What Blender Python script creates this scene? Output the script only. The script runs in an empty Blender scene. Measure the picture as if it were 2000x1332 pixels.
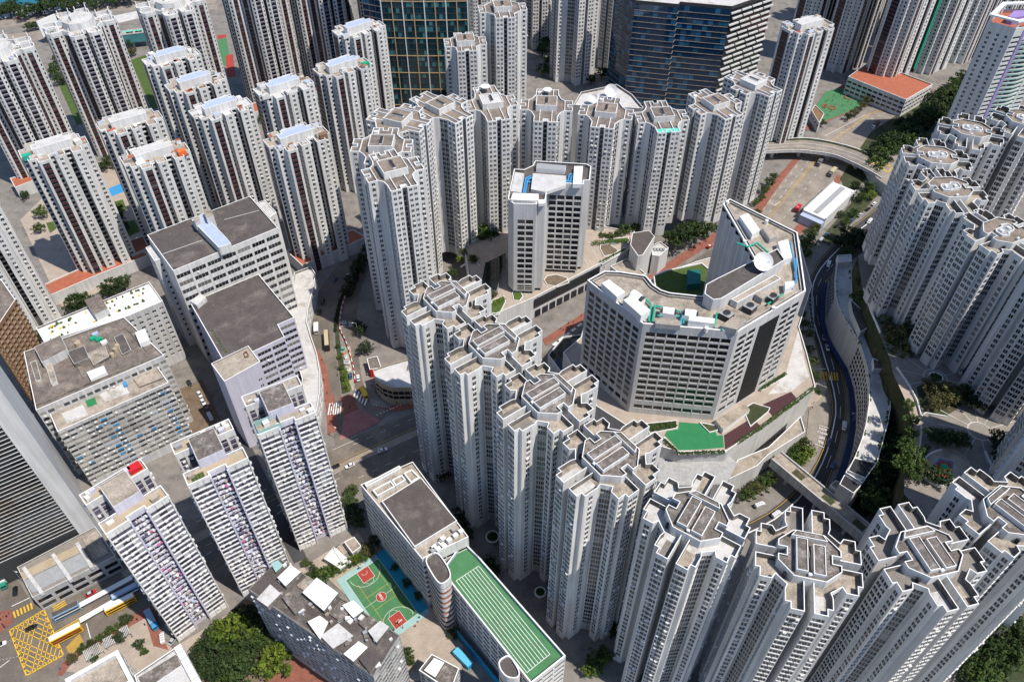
import bpy, math, random
from mathutils import Vector, Matrix
random.seed(7)
R = math.radians
SC = bpy.context.scene
COL = SC.collection
# ------------------------------------------------------------------ camera, sky, sun, exposure
FOC, PITCH, CAMH = 1556.0, R(45.4), 300.0          # focal length in photo pixels (2000 wide), tilt below the horizon, height in metres
cam_d = bpy.data.cameras.new('camera'); cam = bpy.data.objects.new('camera', cam_d); COL.objects.link(cam)
cam_d.sensor_width = 36.0; cam_d.lens = 36.0*FOC/2000.0; cam_d.clip_start = 1.0; cam_d.clip_end = 9000.0
cam.location = (0, 0, CAMH); cam.rotation_euler = (R(90)-PITCH, 0, 0)
SC.camera = cam
SUN_EL, SUN_AZ = R(61.0), math.atan2(-.50, .87)      # direction towards the sun, measured from +X
world = bpy.data.worlds.new('World'); SC.world = world; world.use_nodes = True
wn = world.node_tree.nodes; wl = world.node_tree.links
sky = wn.new('ShaderNodeTexSky'); sky.sky_type = 'NISHITA'; sky.sun_disc = False
sky.sun_elevation = SUN_EL; sky.sun_rotation = R(90)-SUN_AZ
sky.air_density = 1.0; sky.dust_density = 0.4; sky.ozone_density = 3.5
bg = wn['Background']; bg.inputs['Strength'].default_value = 0.115
wl.new(sky.outputs[0], bg.inputs[0])
sun_d = bpy.data.lights.new('sun', 'SUN'); sun = bpy.data.objects.new('sun', sun_d); COL.objects.link(sun)
sun_d.energy = 4.0; sun_d.angle = R(0.55); sun_d.color = (1.0, 0.93, 0.83)
sdir = Vector((math.cos(SUN_AZ)*math.cos(SUN_EL), math.sin(SUN_AZ)*math.cos(SUN_EL), math.sin(SUN_EL)))
sun.rotation_euler = (-sdir).to_track_quat('-Z', 'Y').to_euler(); sun.location = sdir*900
SC.view_settings.view_transform = 'Standard'; SC.view_settings.look = 'None'
SC.view_settings.exposure = 0.38; SC.view_settings.gamma = 1.0
SC.render.engine = 'CYCLES'
SC.cycles.max_bounces = 5; SC.cycles.diffuse_bounces = 3; SC.cycles.glossy_bounces = 2
SC.cycles.caustics_reflective = False; SC.cycles.caustics_refractive = False

# a point of the photograph, seen by this camera, at a given height above the ground (used as a surveyor would)
def at(u, v, z=0.0):
    x = (u-1000)/FOC; y = (666-v)/FOC
    s, c = math.sin(PITCH), math.cos(PITCH)
    d = (x, c+y*s, -s+y*c); t = (z-CAMH)/d[2]
    return Vector((d[0]*t, d[1]*t, z))
def at2(p, z=0.0): return at(p[0], p[1], z).xy

# ------------------------------------------------------------------ materials
M = {}
def N(nt, t, **kw):
    n = nt.nodes.new(t)
    for k, v in kw.items(): setattr(n, k, v)
    return n
def mat(name, col, rough=.8, noise=.18, scale=.25, col2=None, thr=None, streak=0, metal=0.0, fine=0.0, spec=.3, tint=0.0):
    """procedural surface: base colour with broad blotches, optional second colour in stained patches, vertical streaks, fine grain"""
    m = bpy.data.materials.new(name); m.use_nodes = True; nt = m.node_tree; L = nt.links
    b = nt.nodes['Principled BSDF']; b.inputs['Roughness'].default_value = rough; b.inputs['Metallic'].default_value = metal
    b.inputs['Specular IOR Level'].default_value = spec
    g = N(nt, 'ShaderNodeNewGeometry'); 
    n1 = N(nt, 'ShaderNodeTexNoise'); n1.inputs['Scale'].default_value = scale; n1.inputs['Detail'].default_value = 6; n1.inputs['Roughness'].default_value = .65
    L.new(g.outputs['Position'], n1.inputs['Vector'])
    mr = N(nt, 'ShaderNodeMapRange'); mr.inputs[1].default_value = .3; mr.inputs[2].default_value = .7
    mr.inputs[3].default_value = 1-noise; mr.inputs[4].default_value = 1+noise*.6
    L.new(n1.outputs[0], mr.inputs[0])
    base = N(nt, 'ShaderNodeRGB'); base.outputs[0].default_value = (*col, 1); src = base.outputs[0]
    if col2 is not None:
        n2 = N(nt, 'ShaderNodeTexNoise'); n2.inputs['Scale'].default_value = scale*.45; n2.inputs['Detail'].default_value = 8; n2.inputs['Roughness'].default_value = .7
        L.new(g.outputs['Position'], n2.inputs['Vector'])
        r2 = N(nt, 'ShaderNodeMapRange'); t = thr or .52; r2.inputs[1].default_value = t-.05; r2.inputs[2].default_value = t+.08
        L.new(n2.outputs[0], r2.inputs[0])
        mx = N(nt, 'ShaderNodeMix', data_type='RGBA'); mx.inputs[7].default_value = (*col2, 1)
        L.new(r2.outputs[0], mx.inputs[0]); L.new(src, mx.inputs[6]); src = mx.outputs[2]
    fac = mr.outputs[0]
    if streak:
        mp = N(nt, 'ShaderNodeMapping'); mp.inputs['Scale'].default_value = (.9, .9, .035)
        n3 = N(nt, 'ShaderNodeTexNoise'); n3.inputs['Scale'].default_value = 1.0; n3.inputs['Detail'].default_value = 5
        L.new(g.outputs['Position'], mp.inputs[0]); L.new(mp.outputs[0], n3.inputs['Vector'])
        r3 = N(nt, 'ShaderNodeMapRange'); r3.inputs[1].default_value = .35; r3.inputs[2].default_value = .65
        r3.inputs[3].default_value = 1-streak; r3.inputs[4].default_value = 1+streak*.25
        L.new(n3.outputs[0], r3.inputs[0])
        mm = N(nt, 'ShaderNodeMath', operation='MULTIPLY'); L.new(fac, mm.inputs[0]); L.new(r3.outputs[0], mm.inputs[1]); fac = mm.outputs[0]
    if fine:
        n4 = N(nt, 'ShaderNodeTexNoise'); n4.inputs['Scale'].default_value = 2.2; n4.inputs['Detail'].default_value = 3
        L.new(g.outputs['Position'], n4.inputs['Vector'])
        r4 = N(nt, 'ShaderNodeMapRange'); r4.inputs[1].default_value = .3; r4.inputs[2].default_value = .7
        r4.inputs[3].default_value = 1-fine; r4.inputs[4].default_value = 1+fine*.6
        L.new(n4.outputs[0], r4.inputs[0])
        mm = N(nt, 'ShaderNodeMath', operation='MULTIPLY'); L.new(fac, mm.inputs[0]); L.new(r4.outputs[0], mm.inputs[1]); fac = mm.outputs[0]
    if tint:
        oi = N(nt, 'ShaderNodeObjectInfo')
        r5 = N(nt, 'ShaderNodeMapRange'); r5.inputs[3].default_value = 1-tint; r5.inputs[4].default_value = 1+tint
        L.new(oi.outputs['Random'], r5.inputs[0])
        mm = N(nt, 'ShaderNodeMath', operation='MULTIPLY'); L.new(fac, mm.inputs[0]); L.new(r5.outputs[0], mm.inputs[1]); fac = mm.outputs[0]
    vm = N(nt, 'ShaderNodeVectorMath', operation='SCALE'); L.new(src, vm.inputs[0]); L.new(fac, vm.inputs['Scale'])
    L.new(vm.outputs[0], b.inputs['Base Color'])
    M[name] = m; return m
def glassmat(name, dark, light, share=.2, rough=.12, mid=None):
    """window panes: most dark, a share with pale curtains; every pane has its own random value"""
    m = bpy.data.materials.new(name); m.use_nodes = True; nt = m.node_tree; L = nt.links
    b = nt.nodes['Principled BSDF']; b.inputs['Roughness'].default_value = rough; b.inputs['Specular IOR Level'].default_value = .6
    g = N(nt, 'ShaderNodeNewGeometry'); oi = N(nt, 'ShaderNodeObjectInfo')
    ad = N(nt, 'ShaderNodeMath', operation='ADD'); L.new(g.outputs['Random Per Island'], ad.inputs[0]); L.new(oi.outputs['Random'], ad.inputs[1])
    fr = N(nt, 'ShaderNodeMath', operation='FRACT'); L.new(ad.outputs[0], fr.inputs[0])
    cr = N(nt, 'ShaderNodeValToRGB'); e = cr.color_ramp.elements
    md = mid or tuple(d*.6+l*.12 for d, l in zip(dark, light))
    e[0].position = 0; e[0].color = (*dark, 1); e[1].position = 1; e[1].color = (*light, 1)
    k = e.new(1-share-.05); k.color = (*md, 1); k = e.new(1-share+.02); k.color = tuple(.55*l for l in light)+(1,)
    L.new(fr.outputs[0], cr.inputs[0]); L.new(cr.outputs[0], b.inputs['Base Color'])
    M[name] = m; return m
mat('white_paint', (.68,.675,.66), .75, .10, .08, streak=.20, spec=.25)
mat('white_paint_old', (.56,.56,.56), .85, .12, .12, col2=(.40,.38,.36), thr=.60, streak=.22)
mat('white_trim', (.80,.80,.79), .6, .05, .3, fine=.05)
mat('pale_wall', (.60,.60,.595), .8, .08, .1, streak=.16)
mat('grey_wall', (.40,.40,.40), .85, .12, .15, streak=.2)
mat('lilac_wall', (.57,.56,.66), .8, .06, .2, streak=.12)
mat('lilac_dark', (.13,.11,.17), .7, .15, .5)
mat('aged_concrete', (.25,.23,.205), .95, .3, .5, col2=(.13,.12,.11), thr=.5, fine=.25)
mat('roof_brown', (.185,.155,.135), .95, .35, .35, col2=(.28,.24,.205), thr=.55, fine=.35)
mat('roof_dark', (.105,.09,.085), .95, .22, .2, col2=(.17,.15,.135), thr=.57, fine=.3)
mat('roof_tan', (.40,.345,.285), .95, .3, .3, col2=(.25,.215,.175), thr=.55, fine=.3)
mat('roof_pale', (.55,.54,.53), .9, .15, .25, col2=(.38,.35,.31), thr=.58, fine=.15)
mat('roof_stain', (.16,.138,.122), .95, .35, .6, col2=(.32,.285,.265), thr=.54, fine=.4)
mat('roof_terracotta', (.40,.13,.075), .9, .2, .3, fine=.2)
mat('roof_blue', (.40,.47,.62), .6, .1, .3, fine=.08)
mat('roof_teal', (.10,.58,.44), .7, .06, .3)
mat('maroon', (.070,.028,.032), .6, .2, .6)
mat('rust_panel', (.24,.14,.08), .9, .3, .5, fine=.2)
mat('beige_panel', (.42,.34,.24), .8, .15, .3, fine=.1)
mat('ac_white', (.72,.72,.70), .6, .1, 1.0, tint=.15)
mat('machine_white', (.78,.78,.77), .5, .06, .5)
mat('machine_grey', (.33,.34,.35), .6, .2, 1.0)
mat('pipe_green', (.02,.36,.25), .5, .1, 1)
mat('pipe_blue', (.05,.28,.55), .5, .1, 1)
mat('dark_metal', (.045,.047,.05), .5, .15, 1)
mat('black_gap', (.03,.03,.033), .8, .1, 1)
mat('frame_white', (.7,.7,.7), .6, .05, 1)
glassmat('glass_dark', (.004,.006,.010), (.10,.10,.10), .08, mid=(.012,.016,.022))
glassmat('glass_home', (.006,.008,.011), (.26,.25,.23), .13, mid=(.03,.034,.038))
glassmat('glass_lilac', (.03,.026,.042), (.42,.41,.43), .26, .2, mid=(.11,.10,.15))
glassmat('glass_old', (.02,.02,.022), (.42,.40,.35), .34, .2, mid=(.13,.135,.13))
glassmat('glass_blue', (.004,.03,.075), (.03,.15,.27), .22, .05, mid=(.004,.035,.085))
glassmat('glass_teal', (.005,.028,.040), (.07,.26,.28), .20, .05, mid=(.008,.05,.068))
glassmat('glass_band', (.004,.006,.009), (.012,.022,.03), .25, .08)
mat('asphalt', (.145,.125,.108), .95, .2, .12, col2=(.20,.17,.14), thr=.5, fine=.15)
mat('asphalt_dark', (.062,.062,.066), .95, .2, .12, fine=.15)
mat('concrete_road', (.30,.26,.22), .95, .2, .12, col2=(.22,.19,.165), thr=.52, fine=.15)
mat('pavement_red', (.27,.105,.075), .95, .25, .25, fine=.25)
mat('pavement_pink', (.36,.155,.15), .95, .25, .2, fine=.15)
mat('pavement_beige', (.40,.335,.28), .95, .18, .2, fine=.15)
mat('pavement_grey', (.27,.24,.21), .95, .2, .2, fine=.15)
mat('pavement_cool', (.23,.21,.19), .95, .22, .2, col2=(.16,.15,.14), thr=.55, fine=.15)
mat('earth', (.18,.135,.095), .95, .3, .3, fine=.3)
mat('lawn', (.075,.12,.028), .95, .3, .4, fine=.3)
mat('line_white', (.72,.72,.70), .8, .15, 1.0, fine=.15)
mat('line_yellow', (.72,.44,.035), .8, .15, 1.0, fine=.15)
mat('court_green', (.068,.205,.09), .9, .16, .25, col2=(.085,.19,.095), thr=.55, fine=.1)
mat('court_green_dark', (.03,.20,.08), .9, .12, .3, fine=.06)
mat('court_red', (.36,.055,.04), .9, .1, .3, fine=.06)
mat('court_blue', (.02,.28,.42), .9, .08, .3)
mat('court_pale', (.30,.47,.46), .9, .12, .3)
mat('water', (.01,.14,.19), .15, .1, .02)
mat('rubber_blue', (.02,.05,.17), .8, .2, .5)
mat('canopy_blue', (.012,.028,.085), .6, .15, .5)
mat('red_paint', (.55,.02,.025), .4, .08, 1)
mat('safety_orange', (.75,.16,.04), .6, .05, 1)
mat('net_green', (.01,.34,.19), .8, .2, .3, fine=.2)
mat('grass', (.06,.10,.022), .95, .35, .5, fine=.4)
mat('scrub', (.05,.065,.03), .95, .4, .3, col2=(.11,.085,.05), thr=.55, fine=.4)
mat('bark', (.10,.075,.055), .95, .3, 2)
mat('line_gold', (.52,.37,.20), .5, .12, .5)
mat('balcony_green', (.30,.50,.42), .6, .08, .4); mat('violet_wall', (.30,.22,.48), .7, .08, .3)
mat('teal_wall', (.01,.13,.13), .6, .1, .4)
mat('pipe_cyan', (.01,.27,.50), .6, .15, .5); mat('container_blue', (.11,.47,.68), .5, .08, .5)
mat('rubber_floor_blue', (.10,.16,.30), .9, .1, .5)
mat('cloth_pink', (.45,.12,.25), .9, .1, 2)
mat('roof_tan2', (.27,.22,.18), .95, .3, .3, col2=(.19,.16,.13), thr=.55, fine=.3)
mat('skin', (.45,.28,.2), .6, .05, 2)

# ------------------------------------------------------------------ mesh builder
class MB:
    def __init__(s): s.v = []; s.f = []; s.m = []; s.names = []
    def mi(s, n):
        if n not in s.names: s.names.append(n)
        return s.names.index(n)
    def poly(s, pts, m):
        k = len(s.v); s.v.extend([tuple(p) for p in pts]); s.f.append(tuple(range(k, k+len(pts)))); s.m.append(s.mi(m))
    def box(s, x0, y0, z0, x1, y1, z1, m, top=None, rot=0, c=(0,0), bottom=False):
        P = [(x0,y0),(x1,y0),(x1,y1),(x0,y1)]
        if rot or c != (0,0):
            cs, sn = math.cos(rot), math.sin(rot); P = [(c[0]+x*cs-y*sn, c[1]+x*sn+y*cs) for x, y in P]
        s.prism(P, z0, z1, m, None if top is False else (top or m), bottom)
    def prism(s, P, z0, z1, side, top=None, bottom=False):
        n = len(P)
        for i in range(n):
            a, b = P[i], P[(i+1) % n]
            s.poly([(a[0],a[1],z0),(b[0],b[1],z0),(b[0],b[1],z1),(a[0],a[1],z1)], side)
        if top: s.poly([(p[0],p[1],z1) for p in P], top)
        if bottom: s.poly([(p[0],p[1],z0) for p in reversed(P)], side)
    def cyl(s, x, y, z0, z1, r, m, n=12, top=None, r2=None):
        r2 = r if r2 is None else r2
        a = [(x+r*math.cos(2*math.pi*i/n), y+r*math.sin(2*math.pi*i/n)) for i in range(n)]
        b = [(x+r2*math.cos(2*math.pi*i/n), y+r2*math.sin(2*math.pi*i/n)) for i in range(n)]
        for i in range(n):
            j = (i+1) % n
            s.poly([(*a[i],z0),(*a[j],z0),(*b[j],z1),(*b[i],z1)], m)
        s.poly([(*p,z1) for p in b], top or m)
    def tube(s, pts, r, m, n=6):
        for a, b in zip(pts, pts[1:]):
            a = Vector(a); b = Vector(b); d = (b-a).normalized()
            u = d.cross(Vector((0,0,1)) if abs(d.z) < .9 else Vector((1,0,0))).normalized(); w = d.cross(u)
            ra = [a+u*r*math.cos(2*math.pi*i/n)+w*r*math.sin(2*math.pi*i/n) for i in range(n)]
            rb = [p+(b-a) for p in ra]
            for i in range(n):
                j = (i+1) % n; s.poly([ra[i], rb[i], rb[j], ra[j]], m)
            s.poly(ra, m); s.poly(list(reversed(rb)), m)
    def parapet(s, P, z, hp, t, out, rim=None, inn=None, floor=None):
        """roof floor at z inside polygon P with a wall of height hp and thickness t round it"""
        I = inset(P, t); n = len(P)
        for i in range(n):
            j = (i+1) % n; a, b, c, d = P[i], P[j], I[j], I[i]
            s.poly([(*a,z),(*b,z),(*b,z+hp),(*a,z+hp)], out)
            s.poly([(*a,z+hp),(*b,z+hp),(*c,z+hp),(*d,z+hp)], rim or out)
            s.poly([(*c,z),(*d,z),(*d,z+hp),(*c,z+hp)], inn or out)
        if floor: s.poly([(*p,z) for p in I], floor)
    def obj(s, name, parent=None, smooth=False):
        me = bpy.data.meshes.new(name); me.from_pydata(s.v, [], s.f)
        for n in s.names: me.materials.append(M[n])
        me.polygons.foreach_set('material_index', s.m)
        if smooth: me.polygons.foreach_set('use_smooth', [True]*len(s.f))
        me.update()
        o = bpy.data.objects.new(name, me); COL.objects.link(o)
        if parent: o.parent = parent
        return o
def inset(P, t):
    n = len(P); out = []
    for i in range(n):
        p0, p1, p2 = Vector(P[i-1]).to_2d(), Vector(P[i]).to_2d(), Vector(P[(i+1) % n]).to_2d()
        d1 = (p1-p0).normalized(); d2 = (p2-p1).normalized()
        n1 = Vector((-d1.y, d1.x)); n2 = Vector((-d2.y, d2.x)); b = n1+n2
        if b.length < 1e-4: out.append(tuple(p1+n1*t)); continue
        b.normalize(); out.append(tuple(p1+b*min(t/max(.35, b.dot(n1)), 2.5*t)))
    return out
def tag(o, label=None, cat=None, group=None, kind=None):
    if label: o['label'] = label
    if cat: o['category'] = cat
    if group: o['group'] = group
    if kind: o['kind'] = kind
    return o
def thing(name, label, cat, loc=(0,0,0), rotz=0.0, group=None):
    o = bpy.data.objects.new(name, None); COL.objects.link(o); o.location = loc; o.rotation_euler = (0,0,rotz); o.empty_display_size = .5
    return tag(o, label, cat, group)
def copy_tree(o, parent=None):
    c = o.copy(); COL.objects.link(c); c.parent = parent
    for ch in o.children: copy_tree(ch, c)
    return c
def fix(P):
    """counter-clockwise order"""
    a = sum(P[i][0]*P[(i+1) % len(P)][1]-P[(i+1) % len(P)][0]*P[i][1] for i in range(len(P)))
    return list(P) if a > 0 else list(reversed(P))

# ------------------------------------------------------------------ buildings with real window openings
def win_geo(mb, w, h, style, T=None):
    """one window, x along the wall, -y outwards, z up; glass lies at y=0"""
    T = T or (lambda p: p)
    q = lambda pts, m: mb.poly([T(p) for p in pts], m)
    g = {'lilac':'glass_lilac','old':'glass_old','home':'glass_home','bay':'glass_home','pair':'glass_home','dark':'glass_dark','office':'glass_dark','band':'glass_band','blue':'glass_blue','teal':'glass_teal'}[style]
    q([(-w/2,0,0),(w/2,0,0),(w/2,0,h),(-w/2,0,h)], g)
    def bar(x0, x1, z0, z1, y0, y1, m):
        q([(x0,y0,z0),(x1,y0,z0),(x1,y0,z1),(x0,y0,z1)], m)
        q([(x0,y0,z1),(x1,y0,z1),(x1,y1,z1),(x0,y1,z1)], m)
        q([(x0,y1,z0),(x0,y0,z0),(x0,y0,z1),(x0,y1,z1)], m); q([(x1,y0,z0),(x1,y1,z0),(x1,y1,z1),(x1,y0,z1)], m)
    if style in ('home','bay','pair'):
        bar(-.05, .05, 0, h, -.06, 0, 'frame_white')
    if style == 'bay':
        bar(-w/2-.1, w/2+.1, -.24, -.06, -.26, .02, 'white_paint')
    if style == 'home' and w > 2.2:
        bar(-w/4-.04, -w/4+.04, 0, h, -.05, 0, 'frame_white'); bar(w/4-.04, w/4+.04, 0, h, -.05, 0, 'frame_white')
    if style == 'office':
        bar(-.06, .06, 0, h, -.08, 0, 'dark_metal')
WCACHE = {}
class Bld:
    def __init__(s, name, label, cat, loc=(0,0,0), rot=0.0, group=None, glass_top=100):
        s.root = thing(name, label, cat, loc, rot, group); s.wall = MB(); s.wins = []; s.acs = MB(); s.nt = glass_top
        s.M = Matrix.Translation(loc) @ Matrix.Rotation(rot, 4, 'Z')
    def face(s, p0, p1, z0, z1, m, cols=(), zs=(), wh=1.4, recess=.25, style='home', spand=None, spd=0.0, ac=0.0, reveal=None, proud=False):
        """wall from p0 to p1 (inside on the left); cols = [(centre, width)] along it, zs = sill heights"""
        p0 = Vector(p0).to_2d(); p1 = Vector(p1).to_2d(); d = p1-p0; Ln = d.length
        if Ln < 1e-3: return
        d /= Ln; nrm = Vector((d.y, -d.x)); th = math.atan2(d.y, d.x); W = s.wall
        def P(x, z, dep=0.0): q = p0+d*x-nrm*dep; return (q.x, q.y, z)
        if not cols or not zs:
            W.poly([P(0,z0), P(Ln,z0), P(Ln,z1), P(0,z1)], m); return
        x = 0.0
        for c, w in cols:
            a, b = c-w/2, c+w/2
            if a > x+1e-4: W.poly([P(x,z0), P(a,z0), P(a,z1), P(x,z1)], m)
            z = z0; sm = spand or m
            for k, zz in enumerate(zs):
                if zz > z+1e-4: W.poly([P(a,z,spd), P(b,z,spd), P(b,zz,spd), P(a,zz,spd)], m if (k == 0 and spd == 0) else sm)
                t = zz+wh; rm = reveal or m
                if recess > spd+.01:
                    W.poly([P(a,zz,spd), P(b,zz,spd), P(b,zz,recess), P(a,zz,recess)], rm)
                    W.poly([P(a,t,recess), P(b,t,recess), P(b,t,spd), P(a,t,spd)], rm)
                    if spd == 0:
                        W.poly([P(a,zz,0), P(a,zz,recess), P(a,t,recess), P(a,t,0)], rm); W.poly([P(b,zz,recess), P(b,zz,0), P(b,t,0), P(b,t,recess)], rm)
                s.wins.append((P(c,zz,recess), th, nrm, w, wh, style))
                if ac and random.random() < ac:
                    q = p0+d*(c+random.uniform(-.3,.3)*w)+nrm*.28
                    s.acs.box(-.45,-.3,zz-.75,.45,.3,zz-.12,'ac_white',rot=th,c=(q.x,q.y),bottom=True)
                z = t
            if z < z1-1e-4: W.poly([P(a,z,spd), P(b,z,spd), P(b,z1,spd), P(a,z1,spd)], m)
            if spd > 0:
                W.poly([P(a,z0,0), P(a,z0,spd), P(a,z1,spd), P(a,z1,0)], m); W.poly([P(b,z0,spd), P(b,z0,0), P(b,z1,0), P(b,z1,spd)], m)
                W.poly([P(a,z1,spd), P(b,z1,spd), P(b,z1,0), P(a,z1,0)], m)
            x = b
        if x < Ln-1e-4: W.poly([P(x,z0), P(Ln,z0), P(Ln,z1), P(x,z1)], m)
    def part(s, mb, name, label=None):
        o = mb.obj(name, s.root)
        if label: o['label'] = label
        return o
    def finish(s, wall_name='wall'):
        if s.wall.f: s.part(s.wall, wall_name)
        if s.acs.f:
            o = s.part(s.acs, 'air_conditioners'); o['kind'] = 'stuff'
        camp = Vector((0,0,CAMH)); sc = []
        for i, (p, th, nrm, w, h, st) in enumerate(s.wins):
            wp = s.M @ Vector(p); wn = s.M.to_3x3() @ Vector((nrm.x, nrm.y, 0)); v = camp-wp
            px = v.dot(wn)/v.length**3*w*h
            sc.append((px, i))
        top = set(i for px, i in sorted(sc, reverse=True)[:s.nt] if px > 0)
        rest = MB()
        for i, (p, th, nrm, w, h, st) in enumerate(s.wins):
            if i in top:
                k = (round(w,2), round(h,2), st)
                if k not in WCACHE:
                    mb = MB(); win_geo(mb, w, h, st); o = mb.obj('window', s.root); WCACHE[k] = o.data
                else:
                    o = bpy.data.objects.new('window', WCACHE[k]); COL.objects.link(o); o.parent = s.root
                o.location = p; o.rotation_euler = (0,0,th)
            else:
                cs, sn = math.cos(th), math.sin(th)
                win_geo(rest, w, h, st, lambda q: (p[0]+q[0]*cs-q[1]*sn, p[1]+q[0]*sn+q[1]*cs, p[2]+q[2]))
        if rest.f:
            o = rest.obj('windows' if s.nt else 'windows', s.root); o['kind'] = 'stuff'
        return s.root
def floors(z0, n, fh, sill): return [z0+fh*i+sill for i in range(n)]
def even(L, n, w, margin=0.0):
    st = (L-2*margin)/n
    return [(margin+st*(i+.5), w) for i in range(n)]
# ------------------------------------------------------------------ cross-plan housing towers
def mirror4(Q):
    """first-quadrant outline (from the +x slot round to the +y slot) -> whole counter-clockwise outline"""
    return Q + [(-x,y) for x,y in reversed(Q)] + [(-x,-y) for x,y in Q] + [(x,-y) for x,y in reversed(Q)]
def mirror_spec(E):
    # E: spec of the edges inside the quadrant; joined by 'slot' edges between quadrants
    return E+['s']+list(reversed(E))+['s']+E+['s']+list(reversed(E))+['s']
GA, GB = {}, {}
def kornhill(label, x, y, h, yaw, a, b, z0=0.0, terr=('roof_tan','roof_tan','roof_tan','roof_tan'), ring=False, dish=False):
    """tall white tower: eight wings in four pairs, terraces behind parapets, eight-sided roof block"""
    bl = Bld('apartment_tower', label, 'apartment tower', (x,y,z0), R(yaw), 'white cross-plan towers with stepped terraces')
    H = h-z0; top = H-2.3
    e = b-16.5
    Q = [(6.2,1.25),(a,1.25),(a,5.8),(a-1.3,5.8),(a-1.3,8.6),(a-4.6,8.6),(a-5.6,7.0),(5.9,9.4),(6.4,10.8),(6.4,b-2.0),(4.9,b-2.0),(4.9,b),(1.2,b),(1.2,7.0)]
    E = ['x','arm','n','step','side','n','diag','n','side2','n','n','arm','x']
    P = mirror4(Q); S = mirror_spec(E)
    fh = 2.85; n = int((top-3.0)/fh); zb = top-n*fh
    zs = floors(zb, n, fh, .85)
    for i, sp in enumerate(S):
        p, q = P[i], P[(i+1) % len(P)]; L = math.dist(p, q); cols = (); kw = {}
        if sp == 'arm': cols = even(L,2,1.65,.3); kw = dict(style='bay', recess=.08, ac=.12, wh=1.8)
        elif sp == 'step': cols = [(L/2,1.5)]; kw = dict(style='bay', recess=.08, wh=1.8)
        elif sp == 'side': cols = even(L,1,1.7); kw = dict(style='bay', recess=.08, ac=.1, wh=1.8)
        elif sp == 'side2': cols = even(L,max(1,int(L/2.6)),1.5,.2); kw = dict(style='bay', recess=.08, ac=.1, wh=1.8)
        elif sp == 'diag': cols = even(L,1,L-.5); kw = dict(style='home', recess=.3, wh=2.0, spand='grey_wall', spd=.2)
        elif sp == 'x': cols = [(L*.45,.8)] if L > 4 else (); kw = dict(style='dark', recess=.2, wh=1.0)
        bl.face(p, q, 0, top, 'white_paint', cols, zs, **kw)
    bl.finish()
    # terraces
    rf = MB(); rf.parapet(P, top, 2.3, .25, 'white_paint', 'white_trim', 'aged_concrete', terr[0])
    # coloured terrace floors, one per wing pair
    for k, (sx, sy) in enumerate(((1,1),(-1,1),(-1,-1),(1,-1))):
        if terr[k] != terr[0]:
            rf.poly([(sx*u, sy*v, top+.02) for u, v in ([(1.6,9.8),(4.5,9.8),(4.5,b-.6),(1.6,b-.6)] if sx*sy > 0 else [(1.6,b-.6),(4.5,b-.6),(4.5,9.8),(1.6,9.8)])], terr[k])
    bl.part(rf, 'roof_terrace')
    # eight-sided block
    ox, oy = 8.6, 7.4+e*.5
    O = [(6.2,1.25),(ox,1.25),(ox,3.3),(4.3,oy),(-4.3,oy),(-ox,3.3),(-ox,1.25),(-6.2,1.25),(-6.2,-1.25),(-ox,-1.25),(-ox,-3.3),(-4.3,-oy),(4.3,-oy),(ox,-3.3),(ox,-1.25),(6.2,-1.25)]
    ob = MB(); ob.prism(O, top, H+.9, 'white_paint', None); ob.parapet(O, H+.9, .75, .25, 'white_paint', 'white_trim', 'aged_concrete', 'roof_tan2' if ring else 'roof_stain')
    for sx in (-1,1):
        for sy in (-1,1): ob.box(sx*6.3-.35, sy*(oy-1.4)-.5, top, sx*6.3+.35, sy*(oy-1.4)+.5, top+2.0, 'black_gap') if sx*sy > 0 else None
    bl.part(ob, 'roof_block')
    tp = MB(); z = H+.9
    if ring:
        W8 = [(3.6,-1.4),(4.6,0),(4.2,2.6),(1.2,3.4),(.6,2.2),(-3.4,2.0),(-4.4,.6),(-4.2,-2.2),(-1.0,-3.2),(-.4,-2.0),(2.0,-1.8)]
        tp.prism(W8, z, z+.9, 'white_trim', None); tp.parapet(W8, z+.5, .45, .3, 'white_trim', 'white_trim', 'white_paint', 'machine_grey')
        for sx in (-1,1): tp.box(sx*2-.5,-.6,z+.5,sx*2+.5,.9,z+1.3,'white_trim')
    for P2 in () if ring else ([(-3.9,-oy+1.5),(-.75,-oy+1.5),(-.75,oy-3.0),(-3.9,oy-3.0)], [(.75,-oy+1.2),(4.0,-oy+1.2),(4.0,oy-4.2),(.75,oy-4.2)],
               [(-5.2,oy-2.6),(4.8,oy-2.6),(3.6,oy-.7),(-3.8,oy-.7)]):
        tp.prism(P2, z, z+1.5, 'white_paint'); tp.parapet(P2, z+1.5, .35, .2, 'white_paint', 'white_trim', 'aged_concrete', 'roof_stain')
    if not ring: tp.tube([(-.6,oy-3.2,z+.4),(.7,-oy+2,z+.4)], .12, 'machine_grey'); tp.tube([(.1,-oy+2,z+1.9),(.1,oy-3,z+1.9)], .1, 'rust_panel')
    tp.box(-.5,-oy+.9,z,.5,-oy+1.7,z+1.1,'machine_white')
    bl.part(tp, 'lift_room')
    if dish:
        d = MB(); d.cyl(5.0,-4.4,z,z+1.2,.12,'machine_grey',6); d.cyl(5.0,-4.4,z+1.2,z+1.9,.3,'machine_white',16,r2=1.3); bl.part(d, 'dish_aerial')
    return bl
TT, PL, CL, ST = 'roof_tan', 'roof_pale', 'pavement_cool', 'aged_concrete'
kornhill('white cross-plan tower furthest up its row, beside the round-cornered shop block', -24.5, 221, 98, -53, 14.4, 17.0, terr=(TT,PL,CL,PL))
kornhill('white cross-plan tower second in the row of terraced roofs, counting from the round-cornered shop', -6.3, 197.6, 98, -53, 14.4, 18.0, terr=(TT,PL,TT,TT))
kornhill('white cross-plan tower with one pale blue terrace, beside the left face of the hotel', 12.2, 173.3, 98, -53, 14.4, 18.0, terr=(TT,TT,CL,CL))
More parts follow.
